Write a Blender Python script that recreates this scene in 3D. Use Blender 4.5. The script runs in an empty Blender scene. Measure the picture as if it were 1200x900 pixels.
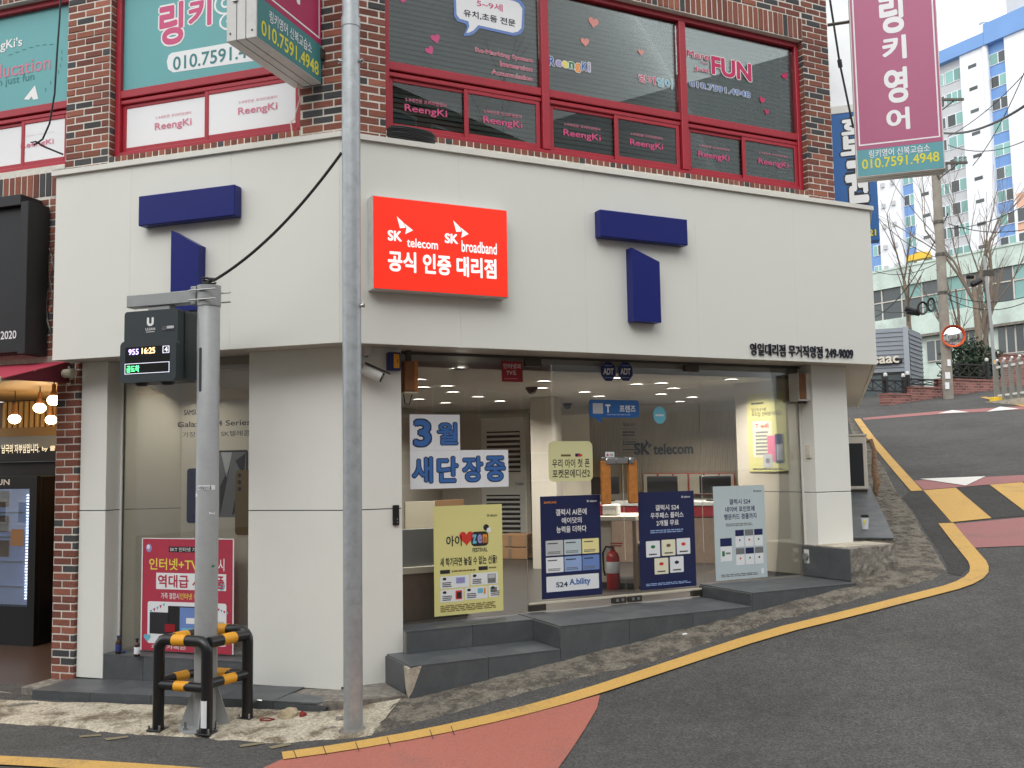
import bpy, bmesh, math, random
from mathutils import Matrix, Vector
random.seed(7)
SC = bpy.context.scene
COL = SC.collection
rad = math.radians

# ------------------------------------------------------------------ camera
CAM_H, F_PX, PITCH, ROLL = 1.90, 1132.0, rad(4.73), rad(-0.99)
cam = bpy.data.cameras.new('camera'); cam.sensor_width = 36.0; cam.lens = 36.0 * F_PX / 1200.0
cam.clip_start = 0.05; cam.clip_end = 900
camo = bpy.data.objects.new('camera', cam); COL.objects.link(camo)
_fw = Vector((0, math.cos(PITCH), math.sin(PITCH))); _up = Vector((0, -math.sin(PITCH), math.cos(PITCH))); _rt = Vector((1, 0, 0))
CRT = _rt * math.cos(ROLL) + _up * math.sin(ROLL); CUP = -_rt * math.sin(ROLL) + _up * math.cos(ROLL); CFW = _fw
CO = Vector((0, 0, CAM_H))
mw = Matrix.Identity(4)
for i in range(3):
    mw[i][0] = CRT[i]; mw[i][1] = CUP[i]; mw[i][2] = -CFW[i]; mw[i][3] = CO[i]
camo.matrix_world = mw
SC.camera = camo
# ------------------------------------------------------------------ world, sun, exposure
SUN_EL, SUN_AZ = 42, 195          # soft overcast sun, behind the camera to the left (azimuth from +Y clockwise)
w = bpy.data.worlds.new('World'); SC.world = w; w.use_nodes = True
nt = w.node_tree; nt.nodes.clear()
sky = nt.nodes.new('ShaderNodeTexSky'); sky.sky_type = 'NISHITA'; sky.sun_disc = False
sky.sun_elevation = rad(SUN_EL); sky.sun_rotation = rad(SUN_AZ); sky.air_density = 1.0; sky.dust_density = 4.0; sky.ozone_density = 1.0
hs = nt.nodes.new('ShaderNodeHueSaturation'); hs.inputs['Saturation'].default_value = 0.10; hs.inputs['Value'].default_value = 1.5
bg = nt.nodes.new('ShaderNodeBackground'); bg.inputs['Strength'].default_value = 0.15
wo = nt.nodes.new('ShaderNodeOutputWorld')
nt.links.new(sky.outputs[0], hs.inputs['Color']); oc = nt.nodes.new('ShaderNodeMix'); oc.data_type = 'RGBA'; oc.inputs['Factor'].default_value = 0.8; oc.inputs['B'].default_value = (9.0, 9.1, 9.2, 1)   # even overcast veil
nt.links.new(hs.outputs[0], oc.inputs['A']); nt.links.new(oc.outputs['Result'], bg.inputs['Color']); nt.links.new(bg.outputs[0], wo.inputs['Surface'])
sl = bpy.data.lights.new('sun', 'SUN'); sl.energy = 0.8; sl.angle = rad(50); sl.color = (1.0, 0.985, 0.955)
so = bpy.data.objects.new('sun', sl); COL.objects.link(so)
sd = Vector((math.sin(rad(SUN_AZ)) * math.cos(rad(SUN_EL)), math.cos(rad(SUN_AZ)) * math.cos(rad(SUN_EL)), math.sin(rad(SUN_EL))))
so.rotation_euler = sd.to_track_quat('Z', 'Y').to_euler()
so.location = (0, 0, 30)
vs = SC.view_settings; SC.display_settings.display_device = 'sRGB'
vs.view_transform = 'Standard'; vs.look = 'None'; vs.gamma = 1.0; vs.use_curve_mapping = False; vs.exposure = 0.22
SC.cycles.use_denoising = True
SC.cycles.max_bounces = 8; SC.cycles.transparent_max_bounces = 24
SC.cycles.sample_clamp_indirect = 4.0; SC.cycles.caustics_reflective = False; SC.cycles.caustics_refractive = False

# ------------------------------------------------------------------ frames
def ray(px, py): return CFW * F_PX + CRT * (px - 600) + CUP * (450 - py)
def at_dist(px, py, Y):
    r = ray(px, py); return CO + r * (Y / r.y)
def on_z(px, py, z):
    r = ray(px, py); return CO + r * ((z - CAM_H) / r.z)
class Frame:
    """x to the viewer's right along the wall, y into the wall, z up"""
    def __init__(s, org, ux):
        s.o = Vector(org); s.u = Vector((ux[0], ux[1], 0)).normalized(); s.v = Vector((-s.u.y, s.u.x, 0))
        M = Matrix.Identity(4)
        for i in range(3):
            M[i][0] = s.u[i]; M[i][1] = s.v[i]; M[i][2] = (0, 0, 1)[i]; M[i][3] = s.o[i]
        s.M = M
    def hit(s, px, py, y):
        r = ray(px, py); A = s.o + s.v * y
        k = (A - CO).dot(s.v) / r.dot(s.v); q = CO + r * k - s.o
        return q.dot(s.u), q.z
    def local(s, P):
        q = Vector(P) - s.o; return Vector((q.dot(s.u), q.dot(s.v), q.z))
    def w(s, x, y, z): return s.o + s.u * x + s.v * y + Vector((0, 0, z))
C0 = Vector((-1.329, 7.49, 0))
aL, aR, aS = rad(71.5), rad(63.5), rad(18.5)
FR = Frame(C0, (math.sin(aR), math.cos(aR)))
FL = Frame(C0, (math.sin(aL), -math.cos(aL)))
US = Vector((math.sin(aS), math.cos(aS), 0)); NS = Vector((math.cos(aS), -math.sin(aS), 0))
FS = Frame(C0, NS)      # seen from the main road: x = w (to the right across the side street), y = t (up the side street)
FSW = Frame(C0, US)     # side wall: x up the side street
I4 = Matrix.Identity(4)
def softp(x, k): return 0.5 * (x + math.sqrt(x * x + k * k))
def ground(x, y):
    dx, dy = x - C0.x, y - C0.y
    t = dx * US.x + dy * US.y; ww = dx * NS.x + dy * NS.y
    tc = softp(t + .3, .7); tc = tc - softp(tc - 29, 1.2)*0.9
    wc = max(-30, min(30, ww))
    return .005 + .135 * tc + .02 * wc + .015 * softp(wc, 1.)
def on_g(px, py):
    r = ray(px, py); a = 2.5; f = lambda k: CO + r * (k / r.y)
    below = lambda k: (lambda q: q.z < ground(q.x, q.y))(f(k))
    while a < 90 and not below(a): a += .3
    lo, hi = a - .3, a
    for _ in range(16):
        m = (lo + hi) / 2
        if below(m): hi = m
        else: lo = m
    return f(hi)

# ------------------------------------------------------------------ materials
def S(r, g, b, k=1.0):
    f = lambda c: (c / 255 / 12.92 if c / 255 <= .04045 else ((c / 255 + .055) / 1.055) ** 2.4) * k
    return (f(r), f(g), f(b))
MATS = {}
def mat(name, col, rough=.5, metal=0.0, var=0.0, vs=4.0, bump=0.0, bs=60.0, spec=.5, ov=0.0, stain=0.0, ss=1.2, scol=(.08, .07, .06), coat=0.0):
    m = bpy.data.materials.new(name); m.use_nodes = True; n = m.node_tree; L = n.links
    b = n.nodes['Principled BSDF']; b.inputs['Roughness'].default_value = rough; b.inputs['Metallic'].default_value = metal
    b.inputs['Specular IOR Level'].default_value = spec
    if coat: b.inputs['Coat Weight'].default_value = coat; b.inputs['Coat Roughness'].default_value = .08
    b.inputs['Base Color'].default_value = (*col, 1)
    tc = n.nodes.new('ShaderNodeTexCoord'); src = tc.outputs['Object']
    cur = None
    def rgb(c):
        r = n.nodes.new('ShaderNodeRGB'); r.outputs[0].default_value = (*c, 1); return r.outputs[0]
    if var:
        t = n.nodes.new('ShaderNodeTexNoise'); t.inputs['Scale'].default_value = vs; t.inputs['Detail'].default_value = 6; t.inputs['Roughness'].default_value = .65
        L.new(src, t.inputs['Vector'])
        mr = n.nodes.new('ShaderNodeMapRange'); mr.inputs[1].default_value = .3; mr.inputs[2].default_value = .7; mr.inputs[3].default_value = 1 - var; mr.inputs[4].default_value = 1 + var
        L.new(t.outputs['Fac'], mr.inputs[0])
        mx = n.nodes.new('ShaderNodeVectorMath'); mx.operation = 'SCALE'
        L.new(rgb(col), mx.inputs[0]); L.new(mr.outputs[0], mx.inputs['Scale']); cur = mx.outputs[0]
    if ov:
        oi = n.nodes.new('ShaderNodeObjectInfo')
        mr = n.nodes.new('ShaderNodeMapRange'); mr.inputs[3].default_value = 1 - ov; mr.inputs[4].default_value = 1 + ov
        L.new(oi.outputs['Random'], mr.inputs[0])
        mx = n.nodes.new('ShaderNodeVectorMath'); mx.operation = 'SCALE'
        L.new(cur if cur else rgb(col), mx.inputs[0]); L.new(mr.outputs[0], mx.inputs['Scale']); cur = mx.outputs[0]
    if stain:
        t = n.nodes.new('ShaderNodeTexNoise'); t.inputs['Scale'].default_value = ss; t.inputs['Detail'].default_value = 8; t.inputs['Roughness'].default_value = .7
        L.new(src, t.inputs['Vector'])
        mr = n.nodes.new('ShaderNodeMapRange'); mr.inputs[1].default_value = .5; mr.inputs[2].default_value = .75; mr.inputs[3].default_value = 0; mr.inputs[4].default_value = stain
        L.new(t.outputs['Fac'], mr.inputs[0])
        mx = n.nodes.new('ShaderNodeMix'); mx.data_type = 'RGBA'
        L.new(mr.outputs[0], mx.inputs['Factor']); L.new(cur if cur else rgb(col), mx.inputs['A']); mx.inputs['B'].default_value = (*scol, 1); cur = mx.outputs['Result']
    if cur: L.new(cur, b.inputs['Base Color'])
    if bump:
        t = n.nodes.new('ShaderNodeTexNoise'); t.inputs['Scale'].default_value = bs; t.inputs['Detail'].default_value = 5
        L.new(src, t.inputs['Vector'])
        bp = n.nodes.new('ShaderNodeBump'); bp.inputs['Strength'].default_value = bump; bp.inputs['Distance'].default_value = .01
        L.new(t.outputs['Fac'], bp.inputs['Height']); L.new(bp.outputs[0], b.inputs['Normal'])
    MATS[name] = m; return m
def emit(name, col, strength):
    m = bpy.data.materials.new(name); m.use_nodes = True; n = m.node_tree
    b = n.nodes['Principled BSDF']; b.inputs['Base Color'].default_value = (*col, 1); b.inputs['Roughness'].default_value = .5
    b.inputs['Emission Color'].default_value = (*col, 1); b.inputs['Emission Strength'].default_value = strength
    MATS[name] = m; return m
def glass(name, tint, refl=1.0, rough=0.0):
    m = bpy.data.materials.new(name); m.use_nodes = True; n = m.node_tree; n.nodes.clear(); L = n.links
    tr = n.nodes.new('ShaderNodeBsdfTransparent'); tr.inputs[0].default_value = (*tint, 1)
    gl = n.nodes.new('ShaderNodeBsdfGlossy'); gl.inputs['Roughness'].default_value = rough; gl.inputs['Color'].default_value = (.95, .97, .97, 1)
    fr = n.nodes.new('ShaderNodeFresnel'); fr.inputs['IOR'].default_value = 1.5
    mu = n.nodes.new('ShaderNodeMath'); mu.operation = 'MULTIPLY'; mu.inputs[1].default_value = refl; mu.use_clamp = True
    mx = n.nodes.new('ShaderNodeMixShader'); o = n.nodes.new('ShaderNodeOutputMaterial')
    L.new(fr.outputs[0], mu.inputs[0]); L.new(mu.outputs[0], mx.inputs[0]); L.new(tr.outputs[0], mx.inputs[1]); L.new(gl.outputs[0], mx.inputs[2]); L.new(mx.outputs[0], o.inputs[0])
    MATS[name] = m; return m
M = MATS
mat('clad', S(228, 229, 221), .38, var=.015, vs=.8, bump=.02, bs=220, stain=.05, ss=.7, scol=(.35, .32, .26))
mat('clad_pillar', S(238, 239, 232), .34, var=.02, vs=1.2, bump=.03, bs=180, stain=.07, ss=1.4, scol=(.4, .37, .3))
mat('soffit', S(205, 200, 190), .5, var=.02)
mat('coping', S(226, 225, 216), .4, var=.04, vs=3)
mat('mortar', S(222, 218, 208), .95, var=.12, vs=30, bump=.4, bs=200)
mat('brick_red', S(150, 94, 76), .9, var=.2, vs=45, bump=.6, bs=160, ov=.28)
mat('brick_brown', S(130, 80, 68), .9, var=.2, vs=45, bump=.6, bs=160, ov=.28)
mat('brick_dark', S(72, 72, 74), .85, var=.2, vs=45, bump=.6, bs=160, ov=.15)
mat('frame_red', S(168, 38, 54), .38, var=.06, vs=9, stain=.25, ss=5, scol=(.16, .03, .04))
mat('teal', S(102, 170, 173), .4, var=.02)
mat('vinyl_white', S(236, 238, 240), .45)
mat('pink', S(206, 82, 128), .5); mat('pink_soft', S(214, 128, 150), .5); mat('coral', S(222, 150, 140), .5)
mat('mag', S(196, 40, 96), .5); mat('white', S(240, 240, 238), .45); mat('black', S(22, 22, 24), .5); mat('ink', S(40, 40, 46), .6)
mat('sign_pink', S(176, 92, 128), .42, var=.02); mat('sign_crimson', S(172, 40, 88), .42); mat('sign_teal', S(92, 160, 170), .42); mat('sign_teal_dark', S(58, 128, 130), .42)
mat('sign_yellow', S(226, 218, 60), .5)
mat('sign_case', S(205, 205, 202), .4, .15, var=.08, vs=4, stain=.3, ss=3, scol=(.25, .24, .22))
mat('blue_T', S(26, 36, 112), .35, spec=.3)
mat('lettering_navy', S(24, 26, 44), .4)
mat('tile', S(84, 88, 91), .48, var=.16, vs=6, bump=.12, bs=140, ov=.10, stain=.35, ss=4, scol=(.22, .21, .2))
mat('grout', S(140, 138, 132), .95, var=.1, vs=30)
mat('concrete', S(136, 131, 122), .95, var=.45, vs=16, bump=1.0, bs=45, stain=.75, ss=7, scol=(.07, .062, .055))
mat('concrete_pale', S(188, 179, 162), .95, var=.35, vs=14, bump=1.0, bs=50, stain=.85, ss=3.5, scol=(.13, .11, .095))
mat('galv', S(178, 184, 187), .45, .5, var=.18, vs=14, bump=.05, bs=40, stain=.35, ss=7, scol=(.28, .27, .27))
mat('grey_paint', S(160, 163, 163), .42, .1, var=.05, vs=10, stain=.15, ss=8)
mat('guard_black', S(26, 27, 29), .32, var=.1, vs=20, coat=.2); mat('guard_yellow', S(238, 168, 40), .42, var=.06, vs=15, stain=.3, ss=12, scol=(.25, .14, .05))
mat('case_dark', S(58, 66, 70), .45, .2, var=.04); mat('case_dark2', S(46, 53, 57), .4, .2)
mat('screen', S(26, 27, 28), .12)
mat('rubber', S(20, 20, 21), .6); mat('cable', S(28, 28, 30), .5)
mat('steel', S(190, 190, 188), .25, .95); mat('steel_dark', S(92, 88, 82), .4, .8)
mat('paper', S(236, 238, 242), .7, var=.03, vs=3); mat('paper_yellow', S(226, 220, 146), .6, var=.03, vs=3); mat('paper_cream', S(226, 224, 170), .6)
mat('paper_navy', S(36, 42, 82), .3, var=.06, vs=3); mat('paper_pale', S(194, 208, 212), .55, var=.03, vs=3)
mat('banner_red', S(184, 58, 80), .5, var=.06, vs=5); mat('p_white', S(235, 238, 240), .6); mat('p_cream', S(236, 232, 205), .6)
mat('p_blue', S(60, 110, 178), .6); mat('p_outline', S(30, 46, 84), .6); mat('p_lblue', S(150, 175, 220), .6); mat('p_mblue', S(110, 140, 200), .6)
mat('p_grey', S(120, 122, 124), .6); mat('p_lgrey', S(196, 198, 200), .6); mat('p_red', S(214, 60, 48), .6); mat('p_yellow', S(238, 222, 90), .6)
mat('p_lyellow', S(240, 228, 160), .6); mat('p_navy', S(24, 32, 84), .6); mat('p_green', S(40, 130, 80), .6); mat('p_brown', S(120, 98, 60), .6); mat('p_pink', S(226, 120, 150), .6); mat('p_cyan', S(110, 190, 214), .6); mat('p_orange', S(236, 150, 60), .6); mat('p_purple', S(160, 150, 205), .6)
mat('adt_blue', S(26, 40, 110), .4); mat('bubble_blue', S(36, 100, 170), .4); mat('sticker_red', S(160, 30, 42), .5)
mat('wood_orange', S(186, 120, 56), .45, var=.25, vs=18, bump=.1, bs=30); mat('wood_brown', S(140, 92, 52), .5, var=.2, vs=12)
mat('wood_panel', S(140, 120, 104), .55, var=.12, vs=10); mat('ivory', S(222, 214, 196), .5, var=.02); mat('cream_wall', S(214, 206, 190), .6, var=.03, vs=1.5); mat('beige_panel', S(206, 198, 178), .55, var=.03)
mat('in_wall', S(196, 190, 178), .7, var=.03); mat('in_floor', S(60, 57, 54), .4, var=.1, vs=3); mat('in_ceiling', S(205, 202, 196), .8)
mat('in_white', S(224, 224, 220), .5); mat('in_red', S(150, 24, 36), .5); mat('in_dark', S(34, 34, 36), .5); mat('in_box', S(168, 130, 94), .8, var=.06, ov=.1); mat('in_grey', S(130, 132, 132), .5)
mat('rib', S(196, 182, 158), .6, var=.06)
mat('ext_red', S(176, 24, 30), .25, coat=.3)
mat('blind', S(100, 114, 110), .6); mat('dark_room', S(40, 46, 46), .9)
mat('box_black', S(26, 28, 31), .45); mat('awning', S(168, 48, 70), .75, var=.08, vs=6); mat('awning_dark', S(96, 20, 34), .8)
mat('shop_wood', S(206, 164, 96), .5, var=.15, vs=8); mat('shop_wood_dark', S(92, 66, 40), .6); mat('shop_dark', S(30, 24, 22), .5); mat('shop_ceiling', S(150, 118, 72), .7)
mat('shop_floor', S(84, 66, 57), .35, var=.1, vs=4); mat('packet', S(206, 160, 130), .6, ov=.15); mat('packet_print', S(110, 50, 40), .6)
mat('bottle_brown', S(64, 34, 14), .12, spec=.7); mat('label_blue', S(44, 60, 120), .5)
mat('rust', S(134, 108, 84), .8, var=.6, vs=25, bump=.5, bs=80); mat('stone', S(176, 162, 134), .95, var=.25, vs=14, bump=.9, bs=40); mat('stone_red', S(130, 44, 40), .9)
mat('ac_white', S(206, 202, 192), .5, var=.05); mat('ac_black', S(30, 34, 40), .5)
mat('apt_white', S(236, 238, 242), .8, var=.05, vs=.4, stain=.1, ss=.3, scol=(.5, .5, .5)); mat('apt_grey', S(196, 198, 200), .8, var=.06, vs=.3); mat('apt_blue', S(120, 160, 214), .7, var=.05, vs=.5); mat('apt_peach', S(226, 180, 156), .8)
mat('win_green', S(130, 178, 172), .12, spec=.7, ov=.3); mat('win_dark', S(74, 82, 84), .12, spec=.7, ov=.35)
mat('pale_green', S(206, 222, 212), .85, var=.12, vs=1.2, stain=.6, ss=.8, scol=(.32, .34, .32)); mat('siding', S(128, 134, 142), .55, .1, var=.06, vs=3); mat('siding_post', S(160, 168, 176), .55)
mat('far_brick', S(150, 100, 94), .9, var=.35, vs=9, bump=.5, bs=30); mat('far_black', S(34, 33, 34), .6); mat('bark', S(128, 116, 102), .95, var=.25, vs=12, bump=.6, bs=30); mat('twig', S(112, 100, 88), .9)
mat('pole_conc', S(150, 144, 134), .9, var=.22, vs=3, bump=.4, bs=30, stain=.3, ss=2.5, scol=(.24, .14, .08)); mat('leaf_a', S(58, 76, 54), .7, ov=.2); mat('leaf_b', S(40, 58, 42), .7)
mat('mirror', (.85, .87, .88), .03, 1.0); mat('orange', S(232, 96, 40), .4); mat('yellow_plastic', S(238, 196, 60), .5); mat('rail_grey', S(128, 126, 118), .6, var=.2, vs=5)
mat('blue_sign', S(30, 96, 164), .45, var=.03); mat('panel_white', S(232, 236, 240), .5, var=.04)
mat('hedge', S(70, 84, 60), .8)
glass('glass_shop', (.985, .992, .988), .85); glass('glass_up', (.80, .84, .83), .8); glass('glass_plain', (.9, .92, .92), .8)
emit('lamp_white', (1.0, .96, .9), 14); emit('lamp_warm', (1.0, .80, .50), 9); emit('led_strip', (.75, .82, 1.0), 7); emit('fridge_glow', (.45, .52, .85), .35)
emit('sign_red_lit', S(246, 44, 18), .45); emit('sign_white_lit', (1, .97, .95), .4)
emit('led_green', (.12, 1.0, .3), 2.2); emit('led_orange', (1.0, .62, .3), 2.4); emit('led_violet', (.55, .42, 1.0), 2.4); emit('led_white', (.85, .85, 1.0), 1.0)
emit('letter_glow', (1.0, .86, .6), .7); emit('lamp_bulb', (1, .9, .7), 3)

def asphalt(name, k_):
    m = bpy.data.materials.new(name); m.use_nodes = True; n = m.node_tree; L = n.links; b = n.nodes['Principled BSDF']
    b.inputs['Roughness'].default_value = .88; b.inputs['Specular IOR Level'].default_value = .35
    tc = n.nodes.new('ShaderNodeTexCoord')
    def noise(sc, det=6, ro=.6):
        t = n.nodes.new('ShaderNodeTexNoise'); t.inputs['Scale'].default_value = sc; t.inputs['Detail'].default_value = det; t.inputs['Roughness'].default_value = ro
        L.new(tc.outputs['Object'], t.inputs['Vector']); return t.outputs['Fac']
    def mr(s, a, c, d, e):
        r = n.nodes.new('ShaderNodeMapRange'); r.inputs[1].default_value = a; r.inputs[2].default_value = c; r.inputs[3].default_value = d; r.inputs[4].default_value = e
        L.new(s, r.inputs[0]); return r.outputs[0]
    def mul(a, c):
        q = n.nodes.new('ShaderNodeMath'); q.operation = 'MULTIPLY'; L.new(a, q.inputs[0]); L.new(c, q.inputs[1]); return q.outputs[0]
    vo = n.nodes.new('ShaderNodeTexVoronoi'); vo.inputs['Scale'].default_value = 95; L.new(tc.outputs['Object'], vo.inputs['Vector'])
    sp = n.nodes.new('ShaderNodeSeparateColor'); L.new(vo.outputs['Color'], sp.inputs[0])
    agg = mr(sp.outputs[0], 0, 1, .68, 1.45)
    big = mr(noise(.55, 8, .62), .35, .68, .80, 1.18)
    mid = mr(noise(7, 5), .3, .7, .86, 1.14)
    fine = mr(noise(75, 3), .3, .7, .72, 1.28)
    k = mul(mul(agg, big), mul(mid, fine))
    sc = n.nodes.new('ShaderNodeVectorMath'); sc.operation = 'SCALE'; sc.inputs[0].default_value = S(88, 87, 85, k_); L.new(k, sc.inputs['Scale'])
    L.new(sc.outputs[0], b.inputs['Base Color'])
    bp = n.nodes.new('ShaderNodeBump'); bp.inputs['Strength'].default_value = .8; bp.inputs['Distance'].default_value = .006
    L.new(vo.outputs['Distance'], bp.inputs['Height']); L.new(bp.outputs[0], b.inputs['Normal'])
    M[name] = m
asphalt('asphalt', .80); asphalt('asphalt_new', .48)
def paint(name, col, wear=.35, base=S(98, 97, 95)):
    m = bpy.data.materials.new(name); m.use_nodes = True; n = m.node_tree; L = n.links; b = n.nodes['Principled BSDF']; b.inputs['Roughness'].default_value = .75
    tc = n.nodes.new('ShaderNodeTexCoord')
    t = n.nodes.new('ShaderNodeTexNoise'); t.inputs['Scale'].default_value = 38; t.inputs['Detail'].default_value = 8; t.inputs['Roughness'].default_value = .75; L.new(tc.outputs['Object'], t.inputs['Vector'])
    t2 = n.nodes.new('ShaderNodeTexNoise'); t2.inputs['Scale'].default_value = 2.2; t2.inputs['Detail'].default_value = 5; L.new(tc.outputs['Object'], t2.inputs['Vector'])
    ad = n.nodes.new('ShaderNodeMath'); ad.operation = 'ADD'; L.new(t.outputs['Fac'], ad.inputs[0]); L.new(t2.outputs['Fac'], ad.inputs[1])
    r = n.nodes.new('ShaderNodeMapRange'); r.inputs[1].default_value = 1.08; r.inputs[2].default_value = 1.36; r.inputs[3].default_value = 0; r.inputs[4].default_value = wear; L.new(ad.outputs[0], r.inputs[0])
    vo = n.nodes.new('ShaderNodeTexVoronoi'); vo.inputs['Scale'].default_value = 140; L.new(tc.outputs['Object'], vo.inputs['Vector'])
    sp = n.nodes.new('ShaderNodeSeparateColor'); L.new(vo.outputs['Color'], sp.inputs[0])
    r2 = n.nodes.new('ShaderNodeMapRange'); r2.inputs[3].default_value = .86; r2.inputs[4].default_value = 1.12; L.new(sp.outputs[0], r2.inputs[0])
    sc = n.nodes.new('ShaderNodeVectorMath'); sc.operation = 'SCALE'; sc.inputs[0].default_value = col; L.new(r2.outputs[0], sc.inputs['Scale'])
    mx = n.nodes.new('ShaderNodeMix'); mx.data_type = 'RGBA'; L.new(r.outputs[0], mx.inputs['Factor']); L.new(sc.outputs[0], mx.inputs['A']); mx.inputs['B'].default_value = (*base, 1)
    L.new(mx.outputs['Result'], b.inputs['Base Color'])
    bp = n.nodes.new('ShaderNodeBump'); bp.inputs['Strength'].default_value = .5; bp.inputs['Distance'].default_value = .005; L.new(vo.outputs['Distance'], bp.inputs['Height']); L.new(bp.outputs[0], b.inputs['Normal'])
    M[name] = m
paint('line_yellow', S(206, 164, 88), .6); paint('paint_red', S(174, 104, 90), .45); paint('paint_pink', S(158, 104, 102), .55); paint('ghost', S(132, 122, 98), 1.0); paint('line_white', S(226, 224, 218), .5)

def verge_mat(name, c1, c2, thr, ns=3.0):
    m = bpy.data.materials.new(name); m.use_nodes = True; n = m.node_tree; L = n.links; b = n.nodes['Principled BSDF']; b.inputs['Roughness'].default_value = .95; b.inputs['Specular IOR Level'].default_value = .2
    tc = n.nodes.new('ShaderNodeTexCoord')
    def noise(sc, det, ro=.6):
        t = n.nodes.new('ShaderNodeTexNoise'); t.inputs['Scale'].default_value = sc; t.inputs['Detail'].default_value = det; t.inputs['Roughness'].default_value = ro; L.new(tc.outputs['Object'], t.inputs['Vector']); return t.outputs['Fac']
    def mr(s, a, c, d, e):
        r = n.nodes.new('ShaderNodeMapRange'); r.inputs[1].default_value = a; r.inputs[2].default_value = c; r.inputs[3].default_value = d; r.inputs[4].default_value = e; L.new(s, r.inputs[0]); return r.outputs[0]
    mx = n.nodes.new('ShaderNodeMix'); mx.data_type = 'RGBA'; L.new(mr(noise(ns, 12, .68), thr - .05, thr + .07, 0, 1), mx.inputs['Factor']); mx.inputs['A'].default_value = (*c1, 1); mx.inputs['B'].default_value = (*c2, 1)
    vo = n.nodes.new('ShaderNodeTexVoronoi'); vo.inputs['Scale'].default_value = 55; L.new(tc.outputs['Object'], vo.inputs['Vector']); sp = n.nodes.new('ShaderNodeSeparateColor'); L.new(vo.outputs['Color'], sp.inputs[0])
    k = n.nodes.new('ShaderNodeMath'); k.operation = 'MULTIPLY'; L.new(mr(sp.outputs[0], 0, 1, .80, 1.2), k.inputs[0]); L.new(mr(noise(60, 4), .3, .7, .7, 1.3), k.inputs[1])
    sc = n.nodes.new('ShaderNodeVectorMath'); sc.operation = 'SCALE'; L.new(mx.outputs['Result'], sc.inputs[0]); L.new(k.outputs[0], sc.inputs['Scale']); L.new(sc.outputs[0], b.inputs['Base Color'])
    bp = n.nodes.new('ShaderNodeBump'); bp.inputs['Strength'].default_value = 1.0; bp.inputs['Distance'].default_value = .012; L.new(noise(45, 6, .7), bp.inputs['Height']); L.new(bp.outputs[0], b.inputs['Normal'])
    M[name] = m
verge_mat('verge_left', S(196, 187, 168), S(126, 114, 97), .53); verge_mat('verge_right', S(128, 122, 111), S(92, 87, 80), .50, 7.0)
def brick_mat(name, c1, c2, mo, scale):
    m = bpy.data.materials.new(name); m.use_nodes = True; n = m.node_tree; L = n.links; b = n.nodes['Principled BSDF']; b.inputs['Roughness'].default_value = .9
    tc = n.nodes.new('ShaderNodeTexCoord'); sx = n.nodes.new('ShaderNodeSeparateXYZ'); L.new(tc.outputs['Object'], sx.inputs[0]); cx = n.nodes.new('ShaderNodeCombineXYZ'); L.new(sx.outputs['X'], cx.inputs['X']); L.new(sx.outputs['Z'], cx.inputs['Y'])
    t = n.nodes.new('ShaderNodeTexBrick'); t.inputs['Scale'].default_value = scale; t.inputs['Color1'].default_value = (*c1, 1); t.inputs['Color2'].default_value = (*c2, 1); t.inputs['Mortar'].default_value = (*mo, 1); t.inputs['Mortar Size'].default_value = .015; t.inputs['Brick Width'].default_value = .5; t.inputs['Row Height'].default_value = .18
    L.new(cx.outputs[0], t.inputs['Vector']); L.new(t.outputs['Color'], b.inputs['Base Color']); M[name] = m
brick_mat('far_wall', S(158, 106, 98), S(110, 74, 72), S(170, 140, 130), 2.2)

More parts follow.
